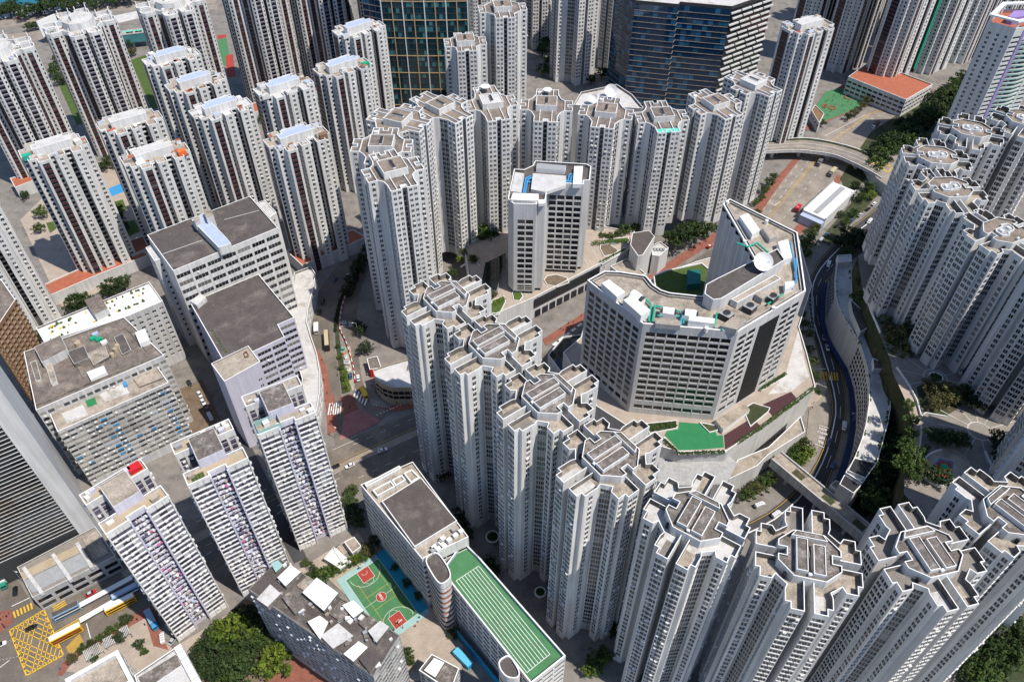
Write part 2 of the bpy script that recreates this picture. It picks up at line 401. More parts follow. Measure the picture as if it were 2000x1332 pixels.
kornhill('white cross-plan tower with one bright white terrace, nearest the green putting lawn', 30.7, 148.8, 98, -53, 14.4, 18.0, terr=(TT,TT,PL,PL))
kornhill('white cross-plan tower below the sloping grey podium wall, at the bend of the row', 53.9, 126.6, 98, -33.5, 14.4, 16.7, terr=(PL,TT,CL,TT))
kornhill('white cross-plan tower whose upper wings stand beside the two vans on the road', 83.2, 113.7, 98, -13.5, 14.5, 16.5, terr=(TT,CL,TT,PL))
kornhill('white cross-plan tower at the lower end of the covered footbridge', 117, 115.0, 98, 13.5, 14.5, 16.5, terr=(CL,CL,PL,TT))
kornhill('white cross-plan tower with a round dish on its roof, below the oval playground', 146.2, 127.8, 99, 35, 14.5, 16.5, terr=(TT,PL,TT,TT), dish=True)
kornhill('white cross-plan tower in the right-hand ring, beside the box junction of the flyover', 193.5, 314.5, 100, -10, 14.5, 16.5, z0=42, terr=(ST,TT,TT,TT), ring=True)
kornhill('white cross-plan tower in the right-hand ring, over the queue of cars on the road', 188.7, 287.7, 101, 4, 14.5, 16.5, z0=34, terr=(TT,TT,ST,TT), ring=True)
kornhill('white cross-plan tower in the right-hand ring, behind the round planter of the plaza', 199.0, 257.5, 101, 26, 14.5, 16.5, z0=34, terr=(TT,TT,TT,TT), ring=True)
kornhill('white cross-plan tower in the right-hand ring, just below the trees of the slope', 218.5, 337.5, 100, -24, 14.5, 16.5, z0=34, terr=(ST,TT,TT,TT), ring=True)
kornhill('white cross-plan tower in the right-hand ring, at the foot of the tall pale green tower', 247.3, 345, 101, -40, 14.5, 16.5, z0=34, terr=(ST,TT,TT,TT), ring=True)
kornhill('white cross-plan tower cut by the right edge of the picture, opposite the oval playground', 213.5, 227, 100, 45, 14.5, 16.5, z0=34, terr=(TT,TT,TT,TT), ring=True)

kornhill('white cross-plan tower beyond the bottom right corner, next to the one with the roof dish', 180, 150, 99, 48, 14.5, 16.5)
kornhill('white cross-plan tower beyond the right edge, level with the oval playground', 209, 184, 100, 62, 14.5, 16.5, z0=34, ring=True)

def slimcross(label, x, y, h, yaw, a, b, z0=0.0, roof=('roof_brown','roof_brown','roof_brown'), nt=100, wall='white_paint', floors_h=2.8, hw=6.2, name='apartment_tower', group='white cross-plan towers round the mall', dish=0, teal=False, cap=True):
    """older white tower: four arms with paired windows and a dark slot in each end, flat brown roofs edged white"""
    bl = Bld(name, label, 'apartment tower', (x,y,z0), R(yaw), group, glass_top=nt)
    H = h-z0; k = hw
    Q = [(a-2.4,1.1),(a,1.1),(a,k-.7),(a-4.2,k-.7),(a-6.2,k+1.2),(k,b-5.6),(k,b),(1.1,b),(1.1,b-2.4)]
    E = ['x','arm','side','n','diag','side','arm','x']
    P = mirror4(Q); S = mirror_spec(E)
    n = int((H-4.0)/floors_h); zs = floors(H-n*floors_h-.3, n, floors_h, .8)
    for i, sp in enumerate(S):
        p, q = P[i], P[(i+1) % len(P)]; L = math.dist(p, q); cols = (); kw = {}
        if sp == 'arm': cols = even(L,2,1.35,.35); kw = dict(style='pair', wh=1.45, recess=.10, ac=.05)
        elif sp == 'side': cols = even(L,1 if L < 4.8 else 2,1.5,.2); kw = dict(style='pair', wh=1.45, recess=.10, ac=.5)
        elif sp == 'diag': cols = even(L,2,(L-.9)/2,.25); kw = dict(style='home', wh=1.9, recess=.5, spand='grey_wall', spd=.3)
        elif sp == 's': cols = [(L/2,1.7)]; kw = dict(style='dark', wh=1.9, recess=.1, spand='grey_wall')
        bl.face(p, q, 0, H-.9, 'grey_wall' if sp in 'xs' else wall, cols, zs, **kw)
    bl.finish()
    rf = MB(); rf.parapet(P, H-.9, .9, .35, wall, 'white_trim', 'white_paint_old', roof[0]); bl.part(rf, 'roof')
    if cap:
        cr = MB(); cr.box(-5.6,-5.2,H-.9,5.6,5.2,H+2.2,wall,top=False); cr.parapet([(-5.6,-5.2),(5.6,-5.2),(5.6,5.2),(-5.6,5.2)], H+2.2, .5, .3, wall, 'white_trim', 'white_paint_old', roof[1])
        cr.box(-.7,-3.2,H+2.2,.7,3.2,H+2.9,'white_trim',top='black_gap')
        bl.part(cr, 'lift_room')
        # low dividing walls of the roof sections
        dv = MB()
        for sx in (-1,1):
            dv.box(sx*(a-4.2)-.15,-k+.9,H-.88,sx*(a-4.2)+.15,k-.9,H-.05,'white_trim'); dv.box(sx*3.2-.15,5.3,H-.88,sx*3.2+.15,b-.4,H-.05,'white_trim'); dv.box(sx*3.2-.15,-b+.4,H-.88,sx*3.2+.15,-5.3,H-.05,'white_trim')
        if teal: dv.box(-k+.5,-b+.5,H-.85,k-.5,-b+4.2,H-.35,'roof_teal')
        else:
            dv.box(-1.3,-b+1.2,H-.88,1.3,-b+3.6,H-.3,'roof_pale'); dv.box(-k+1,b-4.5,H-.88,-k+3,b-3,H+.4,'machine_white')
        bl.part(dv, 'roof_divider')
    if dish:
        d = MB(); d.cyl(0,b-5,H-.9,H+1.5,.25,'machine_grey',8); d.cyl(0,b-5,H+1.5,H+2.6,.5,'machine_white',20,r2=dish); bl.part(d, 'dish_aerial')
    return bl
RB, RT, RP = 'roof_brown', 'roof_tan2', 'roof_pale'
def px_tower(c, h, fn): pass
slimcross('tall white cross-plan tower nearest the bending street, behind the round-cornered shop block', -52.6, 300.5, 103, 25, 13.0, 15.8, roof=(RB,RT,RB))
slimcross('white cross-plan tower directly behind the one nearest the bending street', -60.5, 325, 100, -1, 14.0, 15.5, roof=(RB,RB,RB))
slimcross('white cross-plan tower with a long pale roof wing reaching left, below the gold-framed office tower', -56, 353, 97, 66, 15.5, 15.0, roof=(RT,RT,RB))
slimcross('white cross-plan tower with one dark blue roof square, right below the gold-framed office tower', -36.5, 371, 94, 46, 14.0, 17.5, z0=8, roof=(RT,RT,RB))
slimcross('white cross-plan tower with one roof dish, just left of the narrow office block', -11.1, 388, 87, 14, 13.6, 18.5, z0=12, roof=(RT,RP,RB), dish=2.6)
slimcross('white cross-plan tower right behind the narrow office block, its roof with a bright white tank', 18.6, 391, 84, -4, 14.0, 17.3, z0=12, roof=(RB,RT,RB), dish=2.4)
slimcross('white cross-plan tower in front of the two dishes on the grey roof', 50.7, 389, 81, -12, 14.4, 16.6, z0=12, roof=(RB,RT,RB))
slimcross('white cross-plan tower with a turquoise patch on its front roof', 80.5, 386.5, 80, 6, 14.0, 16.4, z0=12, roof=(RB,RB,RB), teal=True)
slimcross('white cross-plan tower next to the turquoise-patched roof, on its right', 110.6, 396, 82, 29, 14.2, 15.9, z0=12, roof=(RT,RT,RB))
slimcross('white cross-plan tower at the right end of the arc, above the wide sunken road', 136.0, 419, 82, 42, 13.6, 15.4, z0=8, roof=(RT,RP,RT))
# the further white towers behind the arc
slimcross('pale tower with a tan roof behind the arc, right of the gold-framed office', -6, 497, 92, 8, 15, 15, nt=40, roof=(RB,RT,RB), group='white towers behind the arc')
slimcross('low pale tower wedged between the gold-framed office and its tan-roofed neighbour', -29, 478, 79, 8, 13, 13, nt=40, roof=(RB,RT,RB), group='white towers behind the arc')
slimcross('tall pale tower standing in trees behind the arc, its roof above the picture', 47, 590, 118, 24, 17, 17, nt=40, group='white towers behind the arc')
slimcross('tall pale tower left of the blue glass office, its roof above the picture', 84, 610, 118, 40, 16, 16, nt=40, group='white towers behind the arc')
slimcross('pale tower far back above the tan-roofed one, mostly hidden', 20, 650, 112, 10, 16, 16, nt=40, group='white towers behind the arc')
slimcross('pale tower far back, seen in the gap right of the gold-framed office', -28, 640, 112, 10, 16, 16, nt=40, group='white towers behind the arc')
# ------------------------------------------------------------------ ribbed towers with maroon window bands (upper left and upper right)
CLUT = ['roof_pale','roof_tan','machine_white','roof_terracotta','rust_panel','roof_blue','beige_panel']
def ribbed(label, x, y, h, yaw, z0=0.0, sx=1.0, sy=1.0, cap='roof_blue', seed=1, group='ribbed towers with maroon window bands', extra=None, wall='white_paint', band='maroon', nt=0):
    rnd = random.Random(seed)
    bl = Bld('ribbed_tower', label, 'apartment tower', (x,y,z0), R(yaw), group, glass_top=nt)
    H = h-z0
    half = [(17,-6.5),(17,2.0),(14.5,2.0),(14.5,6.5),(10.2,6.5),(10.2,11),(4.2,11),(4.2,6.2),(1.6,6.2),(1.6,10.2),(-3.6,10.2),(-3.6,5.2),(-7.2,5.2),(-7.2,11),(-12.5,11),(-12.5,6.5)]
    sx *= .93; P = half+[(-px,-py) for px, py in half]; P = [(px*sx, py*sy) for px, py in P]
    fh = 2.75; n = int((H-5)/fh); zs = floors(H-n*fh-1.2, n, fh, .95)
    for i in range(len(P)):
        p, q = P[i], P[(i+1) % len(P)]; L = math.dist(p, q); out = (q[1]-p[1], -(q[0]-p[0])); cols = (); kw = {}
        back = L > 3.3 and abs(p[1]) < 6.4*sy and abs(q[1]) < 6.4*sy and abs(out[1]) > 0
        if L > 5.0: cols = even(L,1,L-2.3); kw = dict(style='dark', wh=1.25, recess=.16, spand=band, spd=.12)
        elif back: cols = even(L,1,L-1.0); kw = dict(style='dark', wh=2.2, recess=.9, spand='pale_wall', spd=.05)
        elif 4.0 < L <= 5.0 and i % 2: cols = even(L,1,1.5); kw = dict(style='pair', wh=1.35, recess=.08, ac=.3)
        elif L > 2.3: cols = even(L,1,1.4); kw = dict(style='dark', wh=1.5, recess=.12)
        bl.face(p, q, 0, H-1.0, wall, cols, zs, **kw)
    bl.finish()
    rf = MB(); rf.parapet(P, H-1.0, 1.0, .3, wall, 'white_trim', 'white_paint_old', 'roof_tan' if seed % 2 else 'roof_pale'); bl.part(rf, 'roof')
    cr = MB(); c = [(-10.5*sx,-3.6*sy),(9.5*sx,-3.6*sy),(9.5*sx,1.2*sy),(6.5*sx,1.2*sy),(6.5*sx,3.8*sy),(-7.5*sx,3.8*sy),(-7.5*sx,1.4*sy),(-10.5*sx,1.4*sy)]
    cr.prism(c, H-1.0, H+3.2, wall); cr.parapet(c, H+3.2, .35, .3, wall, 'white_trim', wall, cap); bl.part(cr, 'roof_block')
    ju = MB()   # huts, awnings, tanks and pots of the roof gardens
    for k in range(34):
        ux, uy = rnd.uniform(-15.5,15.5)*sx, rnd.uniform(-9.5,9.5)*sy
        if -11.5*sx < ux < 10.5*sx and abs(uy) < 4.6*sy: continue
        if not inside((ux,uy), P): continue
        w, d, hh = rnd.uniform(.7,2.2), rnd.uniform(.6,1.8), rnd.choice((.4,.9,1.6,2.4))
        ju.box(-w,-d,H-1.0,w,d,H-1.0+hh,'white_paint',top=rnd.choice(CLUT),rot=rnd.choice((0,0,.2)),c=(ux,uy))
    if extra: ju.box(-2,-1.5,H-1,2,1.5,H+1.6,extra,c=extra_at(extra))
    bl.part(ju, 'roof_clutter')['kind'] = 'stuff'
    return bl
def extra_at(e): return (-13,-3) if e == 'pipe_green' else (11.6,-7.5)
def inside(p, P):
    x, y = p; r = False
    for i in range(len(P)):
        (x1,y1), (x2,y2) = P[i], P[(i+1) % len(P)]
        if (y1 > y) != (y2 > y) and x < (x2-x1)*(y-y1)/(y2-y1)+x1: r = not r
    return r
Y = 36
ribbed('ribbed tower with a green tarpaulin on its white roof, at the left among the gardens', -234, 356, 80, Y-2, cap='roof_pale', seed=1, extra='pipe_green')
ribbed('ribbed tower cut by the left edge of the picture, beside the brown balconied block', -261.5, 310, 80, Y-2, cap='roof_pale', seed=2)
ribbed('ribbed tower with a bare white roof, just behind the one with an orange parasol', -204, 382, 80, Y-2, cap='roof_pale', seed=3)
ribbed('ribbed tower with an orange parasol among its roof plants, above the grey factory roof', -180.5, 350, 80, Y-2, cap='roof_pale', seed=5, extra='safety_orange')
ribbed('ribbed tower with a pale blue roof and a bright blue awning on its left corner', -159, 396, 80, Y, cap='roof_blue', seed=6)
ribbed('ribbed tower with a pale blue roof, second from the sports field', -181, 425, 80, Y, cap='roof_blue', seed=7)
ribbed('ribbed tower with a pale blue roof, nearest the sports field', -204, 456, 80, Y, cap='roof_blue', seed=8)
ribbed('ribbed tower with a pale blue roof and a rust-red roof box, above the bending street', -112, 366, 80, Y-2, cap='roof_blue', seed=9, extra='rust_panel')
ribbed('ribbed tower with a pale blue roof, directly behind the one with a rust-red box', -129.5, 420, 80, Y, cap='roof_blue', seed=10)
ribbed('ribbed tower with a green roof hut, left of the gold-framed office', -100, 444, 80, Y, cap='roof_blue', seed=11, extra='net_green')
ribbed('ribbed tower half hidden behind the gold-framed office', -97, 495, 80, Y, cap='roof_blue', seed=12)
# right-hand ribbed group
ribbed('ribbed tower with a white roof beside the playground, the lowest of the upper right group', 185, 490, 84, 28, cap='roof_pale', seed=13, group='ribbed towers at the upper right')
ribbed('tall ribbed tower behind the playground tower, left edge against the blue office', *at2((1572,112)), 125, 28, sx=1.05, seed=14, group='ribbed towers at the upper right')
ribbed('tall ribbed tower with a green net at its right corner, left of the school', *at2((1640,128)), 125, 30, sx=1.05, seed=15, group='ribbed towers at the upper right')
ribbed('tall ribbed tower rising from the terracotta school roof', *at2((1733,138),12), 125, 32, sx=1.0, z0=10, seed=16, group='ribbed towers at the upper right')
ribbed('tall ribbed tower with a wide green net, right of the terracotta roof', *at2((1806,131)), 125, 34, sx=1.0, seed=17, group='ribbed towers at the upper right')
ribbed('tall ribbed tower above the wooded slope, behind the pale green tower', *at2((1868,110)), 125, 36, sx=1.05, seed=18, group='ribbed towers at the upper right')
ribbed('tall ribbed tower furthest right at the top edge', *at2((1935,70)), 125, 38, sx=1.1, seed=19, group='ribbed towers at the upper right')
ribbed('ribbed tower in the far gap above the playground', *at2((1690,60)), 118, 34, sx=1.1, seed=20, group='ribbed towers at the upper right')
# green scaffold nets hung on two of them
def net(label, x, y, yaw, w, z0, z1):
    mb = MB(); n = 8
    for i in range(n):
        za, zb = z0+(z1-z0)*i/n, z0+(z1-z0)*(i+1)/n; o = .25*(i % 2)
        mb.box(-w/2, -.35-o*.3, za, w/2, .35, zb-.05, 'net_green')
    o = mb.obj('scaffold_net'); o.location = (x,y,0); o.rotation_euler = (0,0,R(yaw)); tag(o, label, 'scaffold net', 'green nets on the ribbed towers'); return o
net('narrow green scaffold net down a ribbed tower, behind the playground', *at2((1681,121)), 50, 8, 4, 125)
net('wide green scaffold net down a ribbed tower, next to the terracotta roof', *at2((1786,141)), 40, 9, 4, 125)
# many-sided towers at the top left
def star(label, x, y, h, yaw, seed, cap='roof_pale'):
    rnd = random.Random(seed)
    bl = Bld('star_tower', label, 'apartment tower', (x,y,0), R(yaw), 'many-winged towers by the motorway', glass_top=0)
    Q = [(15,1.2),(21,1.2),(22.5,3.0),(22.5,7.5),(20.5,9.5),(15.2,9.5),(13.2,8.0),(9.2,12.0),(10.2,14.2),(10.2,20),(8.2,22),(3,22),(1.2,20.5),(1.2,14)]
    P = [(.92*px,.92*py) for px, py in mirror4(Q)]
    fh = 2.75; n = int((h-6)/fh); zs = floors(h-n*fh-2.4, n, fh, .95)
    for i in range(len(P)):
        p, q = P[i], P[(i+1) % len(P)]; L = math.dist(p, q); cols = (); kw = {}
        if L > 4.8: cols = even(L,1,L-1.9); kw = dict(style='dark', wh=1.25, recess=.2, spand='maroon', spd=.15)
        elif L > 3.8: cols = even(L,1,L-1.4); kw = dict(style='dark', wh=1.8, recess=.4, spand='lilac_dark', spd=.1)
        elif L > 2.0: cols = even(L,1,1.2); kw = dict(style='dark', wh=1.5, recess=.12)
        bl.face(p, q, 0, h-2.2, 'white_paint', cols, zs, **kw)
    bl.finish()
    rf = MB(); rf.parapet(P, h-2.2, 2.2, .4, 'white_paint', 'white_trim', 'white_paint_old', cap); bl.part(rf, 'roof')
    cr = MB(); cr.cyl(0,0,h-2.2,h+2.5,9.5,'white_paint',8,top=cap); cr.box(-4,-3,h+2.5,4,3,h+5,'white_paint',top='roof_pale'); bl.part(cr, 'roof_block')
    ju = MB()
    for k in range(26):
        a = rnd.uniform(0,6.28); r = rnd.uniform(10.5,19); ux, uy = r*math.cos(a), r*math.sin(a)
        if inside((ux,uy), inset(P,1.6)): ju.box(-1.1,-.8,h-2.2,1.1,.8,h-2.2+rnd.choice((.4,1.2,2.6)),'white_paint',top=rnd.choice(CLUT+['lawn','lawn']),rot=a,c=(ux,uy))
    # open frame crown
    for i in range(0, len(P), 3):
        p = inset(P,.9)[i]; ju.box(-.25,-.25,h-2.2,.25,.25,h+2.6,'white_trim',c=p)
    bl.part(ju, 'roof_clutter')['kind'] = 'stuff'; return bl
star('many-winged tower with a bright green roof shrub, below the white billboard', -270, 490, 86, 34, 1)
star('many-winged tower cut by the left edge, left of the one with a green roof shrub', -305, 452, 86, 34, 2)
star('many-winged tower with a glass roof hut, right of the turquoise walkway', -222, 520, 86, 34, 3)
star('many-winged tower left of the green sports court, its roof above the picture', -177, 553, 118, 36, 4)
star('many-winged tower right of the green sports court, its roof above the picture', -138, 578, 118, 36, 5)
star('many-winged tower at the top edge, behind the half-hidden ribbed tower', -96, 610, 118, 36, 6)
# ------------------------------------------------------------------ mid-rise buildings
def PX(pts, h): return fix([tuple(at2(p, h)) for p in pts])
def cen(P): return (sum(p[0] for p in P)/len(P), sum(p[1] for p in P)/len(P))
def rel(P, c): return [(p[0]-c[0], p[1]-c[1]) for p in P]
def dirn(p, q):
    """outward normal of a wall p->q"""
    d = Vector((q[0]-p[0], q[1]-p[1])).normalized(); return Vector((d.y, -d.x))
def generic(name, label, cat, P, z0, h, wall, roof, fh=3.6, pitch=5.0, frac=.75, wh=1.7, style='dark', hp=1.0, rim='white_trim', recess=.3, spand=None, ac=0, nt=60, group=None, blank=(), top_blank=1.2, base=3.0, inn='aged_concrete', t=.35):
    c = cen(P); bl = Bld(name, label, cat, (c[0],c[1],z0), 0, group, glass_top=nt); P = rel(P, c); H = h-z0
    n = max(1, int((H-hp-top_blank-base)/fh)); zs = floors(H-hp-top_blank-n*fh, n, fh, .9)
    for i in range(len(P)):
        p, q = P[i], P[(i+1) % len(P)]; L = math.dist(p, q); k = max(1, round(L/pitch)); cols = even(L,k,L/k*frac)
        if i in blank or L < 2.2: cols = ()
        bl.face(p, q, 0, H-hp, wall, cols, zs, wh=wh, style=style, recess=recess, spand=spand, ac=ac)
    bl.finish()
    rf = MB(); rf.parapet(P, H-hp, hp, t, wall, rim, inn, roof); bl.part(rf, 'roof')
    bl.P = P; bl.c = c; bl.H = H
    return bl
def local(bl, p, z): 
    q = at2(p, z); return (q.x-bl.c[0], q.y-bl.c[1])
def lp(bl, pts, z): return fix([local(bl, p, z) for p in pts])

# --- the hotel with the deep window grid
def hotel():
    P0 = [(1147,547),(1256,632),(1441,648),(1574,568),(1558,454),(1425,388),(1412,398),(1475,507),(1440,531),(1378,562),(1372,578),(1308,571),(1292,566),(1277,556),(1262,538),(1210,530),(1180,529)]
    P = PX(P0, 76); z0 = 20; c = cen(P); bl = Bld('hotel', 'big many-sided white hotel with a deep grid of dark windows and rooftop chillers', 'hotel', (c[0],c[1],z0), 0, None, 100)
    P = rel(P, c); H = 56; bl.P = P; bl.c = c
    fh = 3.62; zs = floors(H-4.2-12*fh, 12, fh, .7); zl = [3.6]
    fr = [(P.index(min(P, key=lambda p: (Vector(p)-Vector(local(bl, q, 76))).length))) for q in [(1147,547),(1256,632),(1441,648),(1574,568),(1558,454),(1425,388),(1412,398),(1475,507)]]
    n = len(P)
    for i in range(n):
        p, q = P[i], P[(i+1) % n]; L = math.dist(p, q); j = fr.index(i) if i in fr else -1
        if j == 0: cols = even(L,7,L/7*.70,1.2)
        elif j == 1: cols = even(L,8,L/8*.80,1.5)
        elif j == 2:
            s = L/18.0; cols = [(s*(1.9),s*1.9),(s*4.3,s*1.9),(s*13.6,s*1.9),(s*16.0,s*1.9)]
        elif j in (3, 4): cols = even(L,7,L/7*.7,1.5)
        else: cols = ()
        if j == 6:   # pleated inner wing wall
            k = 7; d = (Vector(q)-Vector(p)); nn = dirn(p,q); pts = []
            for m in range(k):
                pts += [tuple(Vector(p)+d*(m/k)), tuple(Vector(p)+d*((m+.62)/k)+nn*1.5)]
            pts.append(q)
            for a, b in zip(pts, pts[1:]): bl.face(a, b, 0, H-1.2, 'pale_wall')
            continue
        bl.face(p, q, 0, H-1.2, 'pale_wall', cols, zl+zs if j in (0,1,2) else zs, wh=2.5, style='office', recess=.22, reveal='white_paint')
        if j == 2:   # tall dark lattice panel
            mb = MB(); d = (Vector(q)-Vector(p)).normalized(); nn = dirn(p,q); a = Vector(p)+d*(s*6.3); b = Vector(p)+d*(s*11.7); z1 = H-5.5
            mb.poly([(*(a+nn*.05),2),(*(b+nn*.05),2),(*(b+nn*.05),z1),(*(a+nn*.05),z1)], 'glass_band'); w = (b-a).length
            th = math.atan2(d.y, d.x)
            for k in range(1,17):
                e = a+d*(w*k/17); mb.box(-.12,-.35,2,.12,0,z1,'dark_metal',rot=th,c=(e.x,e.y))
            for k in range(30):
                zz = 2+(z1-2)*k/30; mb.box(0,-.32,zz,w,0,zz+.3,'dark_metal',rot=th,c=(a.x,a.y))
            bl.part(mb, 'lattice_screen')
    bl.finish()
    rf = MB(); rf.parapet(P, H-1.2, 1.2, .6, 'pale_wall', 'white_trim', 'aged_concrete', 'roof_tan')
    rf.parapet(inset(P, 1.6), H-1.18, .9, .3, 'aged_concrete', 'white_paint_old', 'aged_concrete'); bl.part(rf, 'roof')
    Z = 74.8
    L = lambda pts, z=76: lp(bl, pts, z)
    z = H-1.2
    rb = MB()
    big = L([(1378,560),(1375,578),(1392,590),(1408,588),(1532,512),(1517,490),(1400,548)], 80)
    rb.prism(big, z, z+5.5, 'pale_wall'); rb.parapet(big, z+5.5, 1.0, .35, 'pale_wall', 'white_trim', 'aged_concrete', 'roof_dark')
    bl.part(rb, 'roof_block')
    rb = MB(); m2 = L([(1428,585),(1440,592),(1525,545),(1512,538)], 78); rb.prism(m2, z, z+3, 'pale_wall'); rb.parapet(m2, z+3, .5, .3, 'pale_wall', 'white_trim', 'white_paint_old', 'roof_tan'); bl.part(rb, 'plant_room')
    def unit(pts, h, m='machine_white', top=None, name='chiller', hz=79):
        q = L(pts, hz); mb = MB(); mb.prism(q, z, z+h, m, top or m)
        i = inset(q, .35); mb.prism(i, z+h, z+h+.15, 'machine_white', top or m)
        for k in range(1,6):
            f = k/6; a = Vector(q[0]).lerp(Vector(q[1]), f); b = Vector(q[3]).lerp(Vector(q[2]), f); d = (b-a).normalized()*.02
            mb.poly([(*(a),z+h+.16),(*(a+Vector((.1,.05))),z+h+.16),(*(b+Vector((.1,.05))),z+h+.16),(*b,z+h+.16)], 'machine_grey')
        return bl.part(mb, name)
    unit([(1175,553),(1205,580),(1221,570),(1190,546)], 4.2); unit([(1217,587),(1252,618),(1270,607),(1234,579)], 4.6)
    unit([(1345,626),(1395,632),(1396,622),(1346,616)], 4.2); unit([(1281,626),(1330,631),(1331,621),(1281,615)], 2.6, 'grey_wall', 'roof_tan', 'plant_room')
    unit([(1409,633),(1440,640),(1460,622),(1432,615)], 3.2, 'grey_wall', 'roof_tan', 'plant_room')
    unit([(1535,562),(1553,553),(1552,545),(1534,547)], 3.2); unit([(1476,571),(1490,580),(1500,572),(1487,563)], 3, 'grey_wall', 'roof_tan', 'plant_room')
    unit([(1520,470),(1530,505),(1548,500),(1540,465)], 3.5); unit([(1445,420),(1470,455),(1485,447),(1462,414)], 3.5); unit([(1490,440),(1505,462),(1520,455),(1505,434)], 2.6, 'grey_wall', 'roof_tan', 'plant_room')
    # cooling towers with curved hoods
    for pts in ([(1290,607),(1322,612),(1322,600),(1291,596)],[(1333,612),(1365,616),(1365,604),(1334,600)],[(1224,573),(1248,590),(1262,578),(1240,561)]):
        q = L(pts, 79); mb = MB(); mb.prism(q, z, z+3.2, 'machine_white'); a, b, c2, d = [Vector(v) for v in q]; pr = None
        for k in range(7):
            f = k/6; hh = z+3.2+1.7*math.sin(math.pi*f); e0 = a.lerp(d, f); e1 = b.lerp(c2, f); e0, e1 = e0.lerp(e1,.15), e0.lerp(e1,.85)
            if pr: mb.poly([(*pr[0],pr[2]),(*pr[1],pr[2]),(*e1,hh),(*e0,hh)], 'machine_white')
            pr = (e0, e1, hh)
        bl.part(mb, 'cooling_tower')
    for pts in ([(1405,607),(1425,617),(1437,608),(1417,598)],[(1452,593),(1470,602),(1482,592),(1464,583)],[(1500,575),(1512,582),(1524,572),(1512,566)]):
        q = L(pts, 79); mb = MB(); mb.prism(q, z, z+3, 'dark_metal', 'machine_grey'); cc = cen(q); mb.cyl(cc[0],cc[1],z+3,z+3.6,1.5,'machine_grey',16,top='black_gap'); bl.part(mb, 'fan_unit')
    for pts, m in (([(1268,623),(1272,590),(1262,580),(1252,576)],'pipe_green'),([(1275,624),(1280,592),(1330,604)],'pipe_green'),([(1335,628),(1341,602)],'pipe_green'),([(1285,612),(1365,614)],'pipe_green'),
                   ([(1330,631),(1334,603)],'pipe_blue'),([(1440,470),(1462,478),(1480,470),(1520,505)],'pipe_green'),([(1556,500),(1556,545),(1548,560)],'pipe_blue'),([(1545,470),(1558,540)],'pipe_blue'),([(1395,634),(1402,606)],'pipe_green'),([(1500,590),(1530,570)],'pipe_green'),([(1410,640),(1450,625)],'pipe_green')):
        mb = MB(); mb.tube([(*local(bl, p, 77.5), z+1.4) for p in pts], .42, m, 8); bl.part(mb, 'pipe')
    for p in ((1380,640),(1512,600),(1421,393),(1455,470),(1498,430)):
        q = local(bl, p, 77); mb = MB(); mb.cyl(q[0],q[1],z,z+2.2,.8,'machine_white',12); bl.part(mb, 'tank')
    # big dish on the roof block
    q = local(bl, (1489,512), 84); mb = MB(); mb.cyl(q[0],q[1],z+6,z+8,.4,'machine_grey',8)
    R0 = Matrix.Rotation(R(38),4,'X'); prev = None; nseg = 28
    rings = [(r, .115*r*r) for r in (0.01,1.1,2.2,3.3,4.1)]
    for (ra, ha), (rb2, hb) in zip(rings, rings[1:]):
        for k in range(nseg):
            a0, a1 = 2*math.pi*k/nseg, 2*math.pi*(k+1)/nseg
            mb.poly([tuple(R0 @ Vector((r*math.cos(a), r*math.sin(a), hh))+Vector((q[0],q[1],z+9))) for r, a, hh in ((ra,a0,ha),(rb2,a0,hb),(rb2,a1,hb),(ra,a1,ha))], 'machine_white')
    mb.tube([tuple(R0 @ Vector((0,0,2.6))+Vector((q[0],q[1],z+9))), tuple(R0 @ Vector((3,0,1))+Vector((q[0],q[1],z+9)))], .08, 'machine_grey'); mb.tube([tuple(R0 @ Vector((0,0,2.6))+Vector((q[0],q[1],z+9))), tuple(R0 @ Vector((-3,0,1))+Vector((q[0],q[1],z+9)))], .08, 'machine_grey')
    bl.part(mb, 'dish_aerial')
    return bl
hotel()

